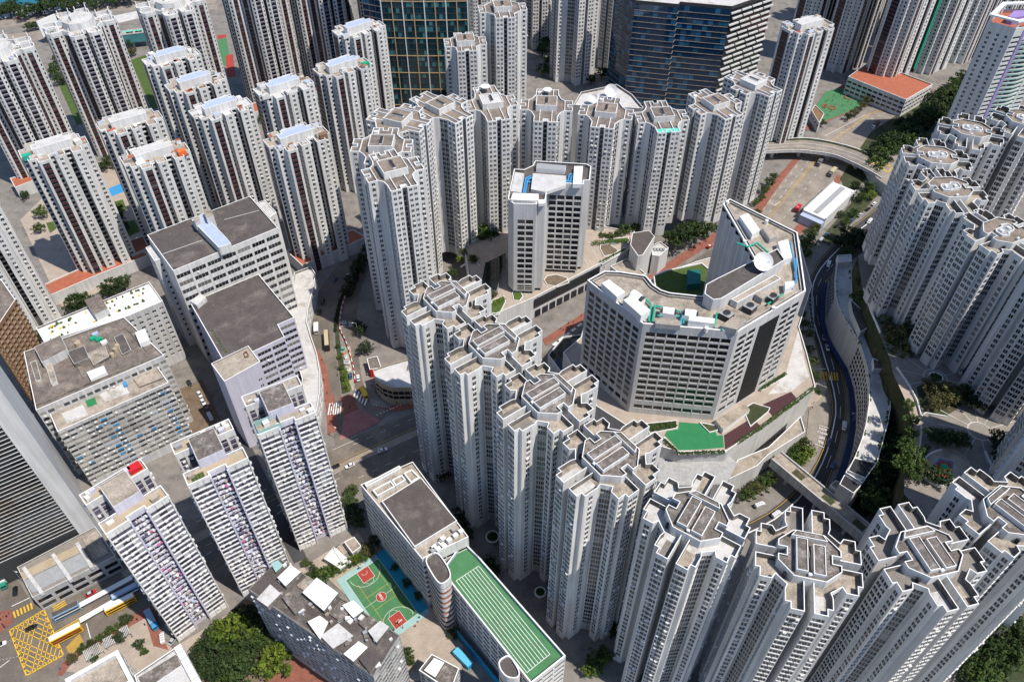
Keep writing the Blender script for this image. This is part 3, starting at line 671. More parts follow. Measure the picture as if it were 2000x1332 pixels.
# --- narrow white office block on the beige terrace
def office():
    P0 = [(992,388),(1003,398),(1048,399),(1049,393),(1065,393),(1071,357),(1140,360),(1140,353),(1152,352),(1155,325),(1145,320),(1045,314),(1041,323),(1024,331),(1004,330)]
    P = PX(P0, 72.3); c = cen(P); z0 = 16; bl = Bld('office_block', 'narrow white office block in two offset halves with blue pipes on its roof', 'office block', (c[0],c[1],z0), 0, None, 100); P = rel(P, c); H = 56.3; bl.P = P; bl.c = c
    idx = lambda p: P.index(min(P, key=lambda q: (Vector(q)-Vector(local(bl, p, 72.3))).length))
    a, b = idx((1003,398)), idx((1071,357)); fh = 3.55; zs = floors(H-7.2-13*fh, 13, fh, .8)
    for i in range(len(P)):
        p, q = P[i], P[(i+1) % len(P)]; L = math.dist(p, q); cols = ()
        if i == a: cols = [(L*.34,L*.32),(L*.71,L*.32)]
        elif i == b: cols = even(L,4,L/4*.80,.3)
        lo = [.3] if cols else []
        zz = zs if i == b else [v-2.2 for v in zs]
        bl.face(p, q, 0, H-1.5, 'pale_wall', cols, lo+zz, wh=2.6, style='office', recess=.22, reveal='white_paint')
    bl.finish()
    rf = MB(); rf.parapet(P, H-1.5, 1.5, .5, 'pale_wall', 'white_trim', 'aged_concrete', 'roof_dark'); bl.part(rf, 'roof')
    z = H-1.5; L = lambda pts, zz=73: lp(bl, pts, zz)
    for pts, h, m, t, nm in (([(1037,365),(1065,371),(1106,357),(1106,339),(1041,334)],1.8,'white_paint','roof_pale','roof_slab'),([(997,370),(1018,373),(1024,336),(1006,333)],2.2,'white_paint','roof_pale','plant_room'),([(997,388),(1040,390),(1052,389),(1052,377),(1002,375)],2.6,'white_paint','machine_white','plant_room'),
                      ([(1047,326),(1103,331),(1106,321),(1049,316)],2.4,'machine_white','machine_grey','plant_room'),([(1119,357),(1136,357),(1139,322),(1122,322)],2.4,'machine_white','machine_white','chiller'),([(1052,393),(1065,392),(1066,384),(1052,385)],1.6,'white_paint','white_trim','roof_slab')):
        q = L(pts, 74); mb = MB(); mb.prism(q, z, z+h, m, t); bl.part(mb, nm)
    for pts in ([(1022,374),(1027,345),(1037,340)],[(1025,375),(1031,347),(1040,343)],[(1108,356),(1112,338),(1117,336)],[(1112,356),(1117,340)],[(1106,350),(1118,351)],[(1028,352),(1036,352)]):
        mb = MB(); mb.tube([(*local(bl, p, 73), z+1) for p in pts], .45, 'pipe_blue', 8); bl.part(mb, 'pipe')
    return bl
office()

# --- grey-roofed factory blocks
b = generic('factory', 'large white factory with a grey roof halved by a pale blue stair core', 'factory', PX([(287,459),(488,383),(543,445),(338,529)], 62), 0, 62, 'white_paint', 'roof_dark', fh=4.7, pitch=7.5, frac=.86, wh=2.3, style='home', recess=.12, ac=.08, nt=100, top_blank=.8, blank=(3,), hp=.9)
mb = MB(); q = lp(b, [(375,432),(398,421),(442,466),(452,478),(428,486)], 65); mb.prism(q, 61, 65.5, 'white_paint'); mb.parapet(q, 65.5, .3, .3, 'white_paint', 'white_trim', 'white_paint', 'roof_blue'); b.part(mb, 'stair_core')
mb = MB(); q = lp(b, [(398,414),(410,407),(418,424),(404,430)], 68); mb.prism(q, 61, 69, 'white_paint_old', 'roof_tan'); b.part(mb, 'water_tank')
mb = MB(); q = lp(b, [(378,428),(388,422),(392,432),(382,438)], 67); mb.prism(q, 61, 67.5, 'white_paint_old', 'roof_tan'); b.part(mb, 'water_tank')
for e in (((318,497),(396,470)), ((438,430),(506,412))):
    mb = MB(); a_, b_ = [Vector(local(b, p, 61)) for p in e]; d = (b_-a_).normalized(); mb.box(0,-.12,61.12,(b_-a_).length,.12,61.3,'white_paint_old',rot=math.atan2(d.y,d.x),c=tuple(a_)); b.part(mb, 'roof_divider')
generic('stair_tower', 'pale stair tower at the left corner of the large grey-roofed factory', 'stair tower', PX([(284,484),(303,475),(321,502),(302,510)], 58), 0, 58, 'pale_wall', 'roof_pale', fh=3.6, pitch=8, frac=.24, wh=1.4, hp=.4, nt=30)
generic('stair_tower', 'white stair tower behind the right corner of the large grey-roofed factory', 'stair tower', PX([(501,396),(517,391),(540,415),(527,425)], 58), 0, 58, 'white_paint', 'roof_pale', fh=3.6, pitch=8, frac=.24, wh=1.4, hp=.4, nt=30)
b = generic('factory', 'white factory whose grey roof has a square tan patch, in front of the taller one', 'factory', PX([(371,591),(505,535),(575,620),(543,634),(556,658),(440,712)], 44), 0, 44, 'lilac_wall', 'roof_dark', fh=3.9, pitch=6.6, frac=.88, wh=2.0, style='home', recess=.12, ac=.25, nt=100, hp=.9, top_blank=.6)
mb = MB(); z = 43.13; q = lp(b, [(405,580),(473,548),(521,603),(455,642)], 43); mb.prism(q, 43.1, z, 'roof_tan'); b.part(mb, 'roof_patch')
mb = MB(); q = lp(b, [(473,607),(505,590),(520,604),(487,624)], 43.2); mb.prism(q, 43.13, 43.17, 'roof_pale'); b.part(mb, 'roof_patch')
mb = MB(); q = lp(b, [(372,590),(392,575),(403,583),(385,598)], 45); mb.prism(q, 43.1, 45.6, 'white_paint', 'roof_pale'); b.part(mb, 'roof_hut')
mb = MB()
for k in range(9): 
    q = Vector(local(b, (415+k*3.2, 645+k*5.2), 43.5)); mb.cyl(q.x,q.y,43.1,43.6+random.random()*.5,.5,'lawn',7,r2=.2)
o = b.part(mb, 'roof_plants'); o['kind'] = 'stuff'
b = generic('factory_annex', 'tall blank white annex with three tiny windows, at the front of the tan-patched factory', 'annex', PX([(412,710),(485,675),(508,706),(438,745)], 47), 0, 47, 'lilac_wall', 'roof_tan', blank=(0,1,2,3), hp=.6)
mb = MB()
for k in range(5):
    q = Vector(local(b, (506,760+k*11), 38-k*3.3))
d0 = dirn(b.P[0], b.P[1])
mb.box(-.9,-.06,0,.9,.06,1.6,'glass_dark')
mb = MB(); q = lp(b, [(476,690),(482,687),(486,695),(479,698)], 47); mb.prism(q, 46.4, 47.6, 'rust_panel'); b.part(mb, 'vent_box')
p, q2 = [v for v in zip(b.P, b.P[1:]+b.P[:1]) if dirn(*v).y < -.3 and dirn(*v).x > 0][0]
d = Vector(q2)-Vector(p)
for k in range(3):
    for j in (0, .05):
        e = Vector(p)+d*(.84+j)+dirn(p,q2)*.03; mb = MB(); win_geo(mb, .5, 1.3, 'dark'); o = b.part(mb, 'window'); o.location = (e.x, e.y, 36.5-k*4); o.rotation_euler = (0,0,math.atan2(d.y,d.x))

# curved podium wall along the bending street
P = PX([(575,532),(607,520),(616,534),(613,560),(602,600),(599,628),(607,655),(619,690),(625,725),(625,760),(619,800),(604,830),(585,800),(590,740),(575,690),(555,640)], 11)
b = generic('podium', 'curving white podium wall that follows the bending street below the factories', 'podium', P, 0, 11, 'white_paint', 'roof_pale', fh=3.6, pitch=6, frac=.7, wh=1.4, style='home', hp=1.2, nt=20, base=2, top_blank=.4)

# --- old block complex with the white roof garden
b = generic('tenement', 'old grey-roofed block crowded with tanks, walls and a white metal shed', 'old block', PX([(46,687),(242,619),(321,694),(70,801)], 46), 0, 46, 'white_paint_old', 'roof_brown', fh=3.4, pitch=3.2, frac=.75, wh=1.9, style='old', recess=.2, nt=60, hp=.9, ac=.3)
for pts, h, m, t, nm in (([(69,682),(120,658),(134,686),(84,712)],4,'white_paint_old','roof_brown','roof_room'),([(131,688),(165,676),(175,700),(145,712)],2,'aged_concrete','roof_dark','roof_room'),([(264,651),(284,643),(293,665),(273,673)],2.4,'machine_white','machine_white','metal_shed'),
                      ([(169,727),(203,714),(209,727),(177,742)],1.6,'machine_white','machine_white','metal_shed'),([(170,690),(205,676),(213,696),(182,713)],1.2,'aged_concrete','roof_tan','roof_room'),([(222,658),(240,650),(256,683),(238,692)],.9,'aged_concrete','roof_dark','roof_room'),
                      ([(88,712),(100,707),(112,745),(100,750)],1.5,'white_paint','roof_tan','roof_room'),([(58,706),(70,702),(80,740),(69,743)],.6,'white_paint','roof_brown','roof_room')):
    mb = MB(); q = lp(b, pts, 46+h*.5); mb.prism(q, 45.1, 45.1+h, m); mb.parapet(q, 45.1+h, .25, .2, m, 'white_paint_old', m, t); b.part(mb, nm)
for p, r in (((153,672),1.6),((226,684),1.2),((220,694),1.1),((230,677),1.2)):
    q = local(b, p, 46); mb = MB(); mb.cyl(q[0],q[1],45.1,47.3,r,'beige_panel',14,r2=r*.8); b.part(mb, 'water_tank')
for p, m in (((182,660),'net_green'),((193,662),'net_green'),((186,652),'roof_blue'),((203,668),'machine_white')):
    q = local(b, p, 46); mb = MB(); mb.box(-1.3,-.9,45.1,1.3,.9,46.4,m,rot=.7,c=q); b.part(mb, 'roof_hut')
for e in (((50,800),(310,694)),((48,720),(66,770)),((140,700),(165,740)),((205,660),(225,700)),((245,640),(290,690))):
    mb = MB(); a_, b_ = [Vector(local(b, p, 45.5)) for p in e]; a_, b_ = a_.lerp(b_,.06), a_.lerp(b_,.94); d = (b_-a_).normalized(); mb.box(0,-.15,45.1,(b_-a_).length,.15,45.9,'aged_concrete',rot=math.atan2(d.y,d.x),c=tuple(a_)); b.part(mb, 'roof_divider')
b = generic('apartment_block', 'old apartment block with blue window strips and a bright green mat on its roof terrace', 'apartment block', PX([(93,799),(301,706),(329,747),(112,843)], 41), 0, 41, 'white_paint_old', 'roof_tan', fh=2.95, pitch=3.1, frac=.92, wh=1.45, style='old', recess=.10, ac=.4, nt=100, hp=.9, top_blank=.3, spand='white_paint_old')
for pts, h, m, nm in (([(165,781),(183,773),(188,786),(170,793)],.1,'court_green_dark','green_mat'),([(118,805),(160,788),(172,808),(130,825)],.08,'roof_pale','roof_patch'),([(190,765),(240,745),(252,765),(205,782)],.08,'roof_pale','roof_patch'),([(208,745),(230,738),(233,744),(211,752)],1.6,'lawn','green_awning'),([(253,730),(300,712),(318,738),(272,755)],.9,'aged_concrete','roof_wall'),([(240,748),(246,745),(249,752),(243,755)],1.2,'pipe_blue','roof_hut')):
    mb = MB(); mb.prism(lp(b, pts, 41), 40.12, 40.12+h, m, 'roof_tan' if nm == 'roof_wall' else m); b.part(mb, nm)
# blue panels between its windows
p, q2 = [v for v in zip(b.P, b.P[1:]+b.P[:1]) if dirn(*v).y < -.3 and dirn(*v).x > 0 and math.dist(*v) > 20][0]
d = (Vector(q2)-Vector(p)); L_ = d.length; d.normalize(); n_ = dirn(p,q2); mb = MB(); rnd = random.Random(3); th = math.atan2(d.y,d.x)
for fl in range(12):
    for k in range(int(L_/3.1)):
        if k in (5,6,13,14,20) and rnd.random() < .8 or rnd.random() < .07:
            e = Vector(p)+d*(3.12*(k+.5))+n_*.04; mb.box(-1.2,-.03,40-.9-2.95*fl-2.9,1.2,.03,40-.9-2.95*fl-1.9,'pipe_blue' if rnd.random() < .8 else 'roof_blue',rot=th,c=(e.x,e.y))
o = b.part(mb, 'blue_panels'); o['kind'] = 'stuff'
b = generic('roof_garden_block', 'low block with a bright white roof garden, behind the crowded grey roof', 'old block', PX([(70,640),(291,550),(318,588),(245,619),(86,668)], 40), 0, 40, 'white_paint_old', 'machine_white', fh=3.3, pitch=3.3, frac=.5, wh=1.5, style='home', recess=.4, nt=40, hp=1.0)
mb = MB(); mb.prism(lp(b, [(166,589),(196,578),(212,605),(186,618)], 42), 39.1, 43, 'white_paint_old', 'roof_brown'); b.part(mb, 'roof_room')
mb = MB(); rnd = random.Random(9)
for k in range(60):
    f = rnd.random(); e = Vector(local(b, (92+f*195+rnd.uniform(-3,3), 642-f*82+rnd.choice((-3,-2,8,22))), 40)); r = rnd.uniform(.4,.9); mb.cyl(e.x,e.y,39.05,39.5+rnd.random(),r,rnd.choice(('lawn','grass','lawn','line_yellow')),7,r2=r*.4)
o = b.part(mb, 'roof_plants'); o['kind'] = 'stuff'
# brown balconied block at the left edge
generic('balcony_block', 'tan block with dark stacked balconies, cut by the left edge of the picture', 'apartment block', PX([(-60,600),(2,545),(30,585),(-20,660)], 56), 0, 56, 'rust_panel', 'roof_brown', fh=2.8, pitch=3.0, frac=.62, wh=1.8, style='dark', recess=1.2, nt=60, hp=.8, spand='beige_panel')

# --- dark glass office tower, lower left
A = at2((172,1027), 12); Bq = at2((14,1100), 12); d = (Bq-A).normalized(); nL = Vector((d.y,-d.x))
if nL.y > 0: nL = -nL
up = -nL
Pg = fix([tuple(A), tuple(A+d*52), tuple(A+d*52+up*34), tuple(A+up*34)]); c = cen(Pg)
b = Bld('glass_office', 'dark glass office tower with thin pale floor bands and a bright corner pier', 'office tower', (c[0],c[1],0), 0, None, 100); P = rel(Pg, c); H = 150
zs = floors(14, 33, 4.0, .75)
for i in range(4):
    p, q = P[i], P[(i+1) % 4]; L = math.dist(p,q)
    front = dirn(p,q).y < -.5
    b.face(p, q, 0, H, 'dark_metal' if front else 'pale_wall', even(L,12,L/12-.1,.4) if front else (), zs, wh=3.6, style='band', recess=.04)
b.finish(); mb = MB()
for k in range(68):
    z = 14+2*k+.2
    for i in range(4):
        p, q = Vector(P[i]), Vector(P[(i+1) % 4])
        if dirn(p,q).y < -.5:
            dd = (q-p).normalized(); mb.box(0,-.26,z,(q-p).length,.0,z+.2,'white_paint_old',rot=math.atan2(dd.y,dd.x),c=tuple(p))
b.part(mb, 'floor_band')
mb = MB(); mb.poly([(*p,H) for p in P], 'roof_pale'); mb.box(-3.2,-3.2,0,3.2,3.2,H+1,'pale_wall',rot=math.atan2(d.y,d.x),c=tuple(Vector(A)-Vector(c)+d*1.0+up*2.6)); b.part(mb, 'corner_pier')
b = generic('podium', 'low grey podium with three skylight strips at the foot of the dark glass office', 'podium', PX([(33,1107),(63,1167),(226,1085),(186,1027)], 11), 0, 11, 'grey_wall', 'pavement_grey', fh=4, pitch=6, frac=.8, wh=2.6, nt=10, hp=.5, base=.5, top_blank=2, rim='white_paint_old')
for pts, m in (([(40,1118),(150,1065),(158,1078),(48,1132)],'beige_panel'),([(48,1134),(158,1080),(176,1102),(64,1158)],'machine_grey'),([(160,1050),(188,1036),(212,1078),(182,1093)],'roof_tan')):
    mb = MB(); mb.prism(lp(b, pts, 11.5), 10.5, 11.6, 'grey_wall', m); b.part(mb, 'skylight')
for e in (((46,1108),(82,1158)),((103,1082),(138,1132)),((150,1060),(180,1108))):
    mb = MB(); a_, b_ = [Vector(local(b, p, 12)) for p in e]; dd = (b_-a_).normalized(); mb.box(0,-.7,10.5,(b_-a_).length,.7,12.3,'white_paint_old',rot=math.atan2(dd.y,dd.x),c=tuple(a_)); b.part(mb, 'roof_beam')

# --- three lilac slab blocks
def slab(label, FL, FR, H, roofs, seed):
    rnd = random.Random(seed); a = at2(FL, H); bb = at2(FR, H); d = (bb-a); W = d.length; d.normalize(); th = math.atan2(d.y, d.x); up = Vector((-d.y, d.x)); D = 20.5
    c = (a+bb)/2+up*D/2
    bl = Bld('slab_block', label, 'apartment block', (c.x,c.y,0), th, 'lilac slab blocks by the main road', 100)
    w = W/2; fh = 2.68; n = int((H-5.2)/fh); zs = floors(H-3.0-n*fh, n, fh, .95); s0 = 2.9
    front = [(-w,-10.25),(-s0,-10.25),(-s0,-8.6),(s0,-8.6),(s0,-10.25),(w,-10.25)]
    P = front+[(w,-4.6),(4.2,-4.6),(4.2,4.6),(w,4.6),(w,10.25),(-w,10.25),(-w,4.6),(-4.2,4.6),(-4.2,-4.6),(-w,-4.6)]
    for i in range(len(P)):
        p, q = P[i], P[(i+1) % len(P)]; L = math.dist(p,q); cols = (); kw = {}
        if i in (0,4): cols = even(L,3,L/3-.06,.35); kw = dict(style='lilac', wh=1.5, recess=.12, spand='white_trim', spd=.10, ac=.36)
        elif i == 2: cols = even(L,3,L/3-.25,.2); kw = dict(style='dark', wh=1.7, recess=.5, spand='lilac_wall', ac=.3)
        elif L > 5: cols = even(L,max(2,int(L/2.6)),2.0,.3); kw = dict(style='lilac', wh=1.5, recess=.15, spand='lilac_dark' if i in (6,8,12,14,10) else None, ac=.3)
        bl.face(p, q, 0, H-1.2, 'lilac_wall' if i in (1,2,3) else 'white_paint', cols, zs, **kw)
    # floor ledges of the two front bays, laundry racks of the middle strip
    bl.finish(); mb = MB()
    for k in range(n):
        z = zs[k]
        for x0, x1 in ((-w+.3,-s0-.2),(s0+.2,w-.3)): mb.box(x0,-10.40,z-.62,x1,-10.25,z-.30,'white_trim')
    o = bl.part(mb, 'floor_ledges'); o['kind'] = 'stuff'
    mb = MB(); cl = ['lilac_wall','lilac_wall','white_trim','ac_white','lilac_dark','lilac_dark','lilac_dark','black_gap','roof_tan','cloth_pink','roof_blue','machine_grey','machine_grey']
    for k in range(n):
        for j in range(4):
            if rnd.random() < .8:
                x = -s0+.75+j*1.45+rnd.uniform(-.2,.2); z = zs[k]+rnd.uniform(-.7,.3); e = rnd.uniform(.4,1.1)
                mb.box(x-rnd.uniform(.25,.55),-8.6-e,z,x+rnd.uniform(.25,.55),-8.62,z+rnd.uniform(.1,.7),rnd.choice(cl),bottom=True)
    o = bl.part(mb, 'laundry_racks'); o['kind'] = 'stuff'
    mb = MB()
    for sx in (-1,1): mb.box(sx*s0-.3,-10.7,0,sx*s0+.3,-8.6,H-1.2,'lilac_wall'); mb.box(sx*(w-.22)-.22,-10.66,0,sx*(w-.22)+.22,-10.26,H-1.2,'white_paint')
    bl.part(mb, 'rib')
    rf = MB(); rf.parapet(P, H-1.2, 1.2, .35, 'white_paint', 'white_trim', 'white_paint_old', roofs[0]); bl.part(rf, 'roof')
    cr = MB(); cr.box(-4.6,-5.2,H-1.2,4.6,6.2,H+3,'lilac_wall',top=False); cr.parapet([(-4.6,-5.2),(4.6,-5.2),(4.6,6.2),(-4.6,6.2)], H+3, .3, .3, 'lilac_wall', 'white_paint_old', 'aged_concrete', roofs[1]); bl.part(cr, 'roof_block')
    ju = MB()
    for k in range(20):
        x, y = rnd.uniform(-w+1.2,w-1.2), rnd.choice((rnd.uniform(5.5,9.2), rnd.uniform(5.5,9.2), rnd.uniform(-9,-6)))
        if abs(x) < 5.6 and y < 7.4: continue
        ju.box(-rnd.uniform(.5,1.4),-rnd.uniform(.4,1),H-1.2,rnd.uniform(.5,1.4),rnd.uniform(.4,1),H-1.2+rnd.choice((.3,.8,1.8)),rnd.choice(('white_paint','machine_white','roof_tan','lilac_wall','machine_grey')),rot=rnd.choice((0,.1)),c=(x,y))
    bl.part(ju, 'roof_clutter')['kind'] = 'stuff'
    return bl
bl = slab('lilac slab block with a red awning on its back roof, nearest the bus stops', (206,1044), (329,967), 78, ('beige_panel','roof_tan'), 1)
mb = MB(); mb.box(5.5,6.5,76.8,9.6,9.6,78.6,'red_paint'); bl.part(mb, 'red_awning')
bl = slab('lilac and white slab block with planter rows on its yellow front roof, middle of three', (366,948), (485,894), 78, ('beige_panel','roof_stain'), 2)
mb = MB()
for k in range(3):
    for j in range(4): mb.box(-8.6+j*1.1,-9.2+k*.9,76.85,-7.7+j*1.1,-8.7+k*.9,77.4,'lawn')
o = bl.part(mb, 'planters'); o['kind'] = 'stuff'
bl = slab('lilac and white slab block with pale green glass round its front roof, right of three', (503,850), (617,804.6), 78.5, ('roof_tan','roof_stain'), 3)
mb = MB(); P = [(-10.2,-10),(-2,-10),(-2,-5),(-10.2,-5)]; mb.parapet(P, 77.3, 2.6, .12, 'court_pale', 'court_pale', 'court_pale'); bl.part(mb, 'glass_screen')

# --- school with the rooftop running track
TR = [(885,1112),(925,1098),(1105,1281),(1030,1332)]
P = fix([tuple(at2(p,30)) for p in [(882,1140),(866,1110),(905,1058),(935,1087),(1105,1281),(1037,1335)]])
b = generic('school', 'white school wing with a green running track on its roof', 'school', P, 0, 30.5, 'white_paint', 'court_green', fh=3.7, pitch=4.6, frac=.86, wh=2.0, style='dark', recess=.2, nt=100, hp=1.6, rim='white_trim', inn='roof_blue', top_blank=.5, t=.5)
tr = MB(); q = [Vector(local(b, p, 28.9)) for p in [(891,1133.6),(935,1105),(1074,1277),(1029,1313)]]
def strip(mb, a, b_, w, z, m):
    a = Vector(a); b_ = Vector(b_); d = (b_-a).normalized(); n = Vector((-d.y,d.x))*w/2
    mb.poly([(*(a-n),z),(*(b_-n),z),(*(b_+n),z),(*(a+n),z)] if True else 0, m)
for k in range(9): strip(tr, q[0].lerp(q[1],k/8), q[3].lerp(q[2],k/8), .22, 28.93, 'line_white')
strip(tr, q[0], q[1], .22, 28.95, 'line_white'); strip(tr, q[3], q[2], .22, 28.95, 'line_white')
b.part(tr, 'track_lines')
mb = MB(); mb.prism(lp(b, [(877,1100),(889,1096),(893,1108),(880,1116)], 29), 28.9, 28.94, 'pavement_red'); mb.prism(lp(b, [(915,1108),(935,1098),(933,1094),(914,1103)], 29), 28.9, 28.94, 'pavement_red'); b.part(mb, 'roof_patch')
P = fix([tuple(at2(p,37)) for p in [(704,945),(793,899),(808,906),(827,931),(895,1018),(912,1046),(870,1072),(826,1090)]])
P2 = PX([(704,946),(806,901),(915,1048),(824,1091)], 37)
b = generic('school', 'tall white school building with a dark flat roof beside the basketball court', 'school', P2, 0, 37, 'white_paint', 'roof_tan', fh=3.75, pitch=5.0, frac=.92, wh=1.7, style='dark', recess=.2, nt=100, hp=1.0, top_blank=4.0)
z = 36
mb = MB(); q = lp(b, [(746,981),(822,934),(893,1019),(810,1070)], 37.5); mb.prism(q, z, z+2.2, 'white_paint'); mb.parapet(q, z+2.2, .25, .3, 'white_paint', 'white_trim', 'white_paint', 'roof_dark'); b.part(mb, 'hall_roof')
for k, pts in enumerate(([(727,957),(763,938),(772,950),(737,969)],[(765,937),(785,927),(793,937),(773,949)],[(788,924),(804,916),(820,932),(803,943)],[(712,945),(780,909),(784,914),(716,951)])):
    mb = MB(); q = lp(b, pts, 38); mb.prism(q, z, z+1.2, 'white_paint'); mb.parapet(q, z+1.2, .9, .5, 'white_paint', 'white_trim', 'white_paint', 'roof_tan'); b.part(mb, 'roof_pen')
rnd = random.Random(4)
for k in range(16):
    f, g_ = rnd.random(), rnd.random(); p = (836+f*60+g_*8, 1075-f*48+g_*10); q = local(b, p, 37); mb = MB(); mb.box(-.9,-.7,z,.9,.7,z+rnd.choice((1.2,1.8,2.4)),'machine_white' if k % 3 else 'machine_grey',rot=.7,c=q); b.part(mb, 'roof_machine')
# rounded stair towers
def roundtower(label, pts, h, n):
    P = fix([tuple(at2(p,h)) for p in pts]); c = cen(P); bl = Bld('stair_tower', label, 'stair tower', (c[0],c[1],0), 0, 'rounded stair towers of the school', 0); P = rel(P,c)
    # round the outline
    for it in range(2):
        Q = []
        for i in range(len(P)):
            a, b_ = Vector(P[i]), Vector(P[(i+1) % len(P)]); Q += [tuple(a.lerp(b_,.22)), tuple(a.lerp(b_,.78))]
        P = Q
    w = MB(); w.prism(inset(P,.6), 0, h-1, 'glass_dark'); bl.part(w, 'wall')
    s = MB(); fh = (h-3)/n
    for k in range(n):
        s.prism(P, k*fh, k*fh+fh*.58, 'white_paint', 'pavement_red', True)
    s.prism(P, h-4.2, h-1.0, 'white_paint', None, True); bl.part(s, 'balcony_bands')
    r = MB(); r.parapet(P, h-1, 1.0, .4, 'white_paint', 'white_trim', 'white_paint', 'roof_dark'); bl.part(r, 'roof')
roundtower('rounded white stair tower with striped balconies, beside the basketball court', [(826,1090),(853,1073),(878,1108),(882,1128),(862,1142),(850,1132)], 37.5, 9)
roundtower('rounded white stair tower at the lower end of the running track', [(973,1288),(995,1275),(1018,1312),(1010,1325),(988,1322),(975,1305)], 36, 9)

# --- old tenement with patched white roof
P = PX([(484,1150),(546,1090),(781,1240),(729,1320)], 43)
b = generic('tenement', 'long weathered tenement with a roof of white and dark patches, beside the basketball court', 'old block', P, 0, 43, 'grey_wall', 'roof_dark', fh=2.9, pitch=2.9, frac=.86, wh=1.9, style='old', recess=.2, ac=.25, nt=100, hp=.5, rim='aged_concrete')
for pts, h, m in (([(500,1168),(527,1139),(548,1157),(522,1183)],2.6,'roof_pale'),([(541,1126),(567,1101),(587,1115),(557,1143)],2.8,'machine_white'),([(590,1155),(618,1126),(660,1156),(632,1191)],2.8,'machine_white'),([(600,1212),(624,1200),(641,1213),(625,1247)],2.4,'machine_white'),
                  ([(550,1165),(575,1155),(595,1182),(575,1197)],1.8,'roof_stain'),([(625,1240),(660,1215),(690,1240),(650,1265)],2.2,'roof_pale'),([(670,1275),(700,1250),(718,1262),(690,1290)],2.6,'machine_white'),([(668,1180),(690,1170),(710,1190),(690,1205)],2.4,'machine_white'),([(718,1230),(742,1210),(760,1222),(735,1253)],2.2,'roof_pale'),([(700,1215),(722,1200),(735,1208),(714,1228)],1.4,'roof_stain'),([(697,1280),(722,1262),(745,1280),(722,1312)],1.6,'roof_dark'),([(640,1195),(665,1170),(690,1186),(664,1212)],1.0,'roof_stain'),([(528,1098),(542,1092),(553,1102),(538,1116)],1.4,'court_pale'),([(578,1142),(600,1122),(616,1133),(594,1152)],.8,'roof_tan')):
    mb = MB(); mb.prism(lp(b, pts, 43+h), 42.5, 42.5+h, 'aged_concrete', m); b.part(mb, 'roof_hut')
mb = MB(); rnd = random.Random(5)
for k in range(50):
    f, g_ = rnd.random(), rnd.random(); p = (500+f*235+g_*45, 1150+f*160-g_*55); q = local(b, p, 43); s = rnd.uniform(.3,1)
    mb.box(-s,-s*.7,42.5,s,s*.7,42.9+rnd.random()*1.4,rnd.choice(('roof_tan','machine_white','machine_grey','aged_concrete','white_paint')),rot=rnd.random(),c=q)
o = b.part(mb, 'roof_clutter'); o['kind'] = 'stuff'
P = PX([(818,1308),(843,1276),(897,1304),(880,1350)], 14)
b = generic('low_block', 'small low block with a patched white and dark roof, beside the school yard', 'old block', P, 0, 14, 'grey_wall', 'roof_stain', fh=3, pitch=3, frac=.6, nt=0, hp=.6)
mb = MB(); mb.prism(lp(b, [(828,1308),(848,1284),(868,1293),(850,1322)], 15), 13.4, 15, 'aged_concrete', 'machine_white'); b.part(mb, 'roof_hut')

# --- pale roofs at the bottom left corner
b = generic('low_block', 'white parapeted building at the bottom left corner, below the plaza', 'building', PX([(126,1326),(230,1268),(262,1330),(190,1375),(150,1375)], 30), 0, 30, 'white_paint', 'roof_tan', hp=2.2, nt=0, t=1.4, inn='white_paint')
b = generic('low_block', 'pale flat-roofed building with stepped white teeth along its right side', 'building', PX([(262,1318),(345,1262),(400,1375),(290,1400)], 30), 0, 30, 'white_paint', 'roof_pale', hp=.8, nt=0)
mb = MB(); mb.prism(lp(b, [(268,1320),(342,1275),(352,1296),(280,1345)], 30.5), 29.2, 29.5, 'machine_white', 'roof_stain'); b.part(mb, 'roof_patch')
mb = MB()
for k in range(7):
    q = local(b, (350+k*7, 1268+k*13), 30); mb.box(-1.2,-1.2,24,1.2,1.2,31,'white_trim',rot=.7,c=q)
b.part(mb, 'teeth')

# --- gold-framed glass office at the top
def goldtower():
    bl = Bld('gold_office', 'teal glass office tower with a gold grid, its top above the picture', 'office tower', (0,0,0), 0, None, 100)
    zb = 0; H = 140
    a = at2((770,235),0); d = Vector((1,.0)); 
    k = at2((922,235),0); W = (k-a).length
    nseg = 8; pts = []
    for i in range(nseg+1):
        f = i/nseg; pts.append((a.x+W*f, a.y-.8*math.sin(math.pi*f)))
    pts2 = [(a.x-13, a.y+6)]; back = [(a.x+W+2, a.y+38), (a.x-13, a.y+38)]
    P = fix(pts+back+pts2); zs = floors(0, 34, 4.1, .5)
    for i in range(len(P)):
        p, q = P[i], P[(i+1) % len(P)]; L = math.dist(p,q)
        fr = dirn(p,q).y < -.7
        side = dirn(p,q).x < -.2 and dirn(p,q).y < -.1
        bl.face(p, q, 0, H, 'dark_metal' if not side else 'beige_panel', even(L,3,L/3-.15) if fr else (even(L,6,L/6-.2) if not side else ()), zs, wh=3.55, style='teal' if not side else 'blue', recess=.05)
    bl.finish()
    for i in range(0,9,1):
        mb = MB(); p = pts[i]; mb.box(-.3,-.35,0,.3,.0,H,'line_gold' if i % 2 else 'white_trim',c=(p[0],p[1])); bl.part(mb, 'mullion')
    for kf in range(0,34):
        mb = MB(); z = 4.1*kf
        for p, q in zip(pts, pts[1:]):
            dd = Vector(q)-Vector(p); mb.box(0,-.3,z-.3,dd.length,0,z+.2,'line_gold',rot=math.atan2(dd.y,dd.x),c=p) if kf % 3 == 0 else mb.box(0,-.12,z-.1,dd.length,0,z+.0,'dark_metal',rot=math.atan2(dd.y,dd.x),c=p)
        bl.part(mb, 'transom')
    mb = MB(); mb.poly([(*p,H) for p in P], 'roof_pale'); bl.part(mb, 'roof')
goldtower()
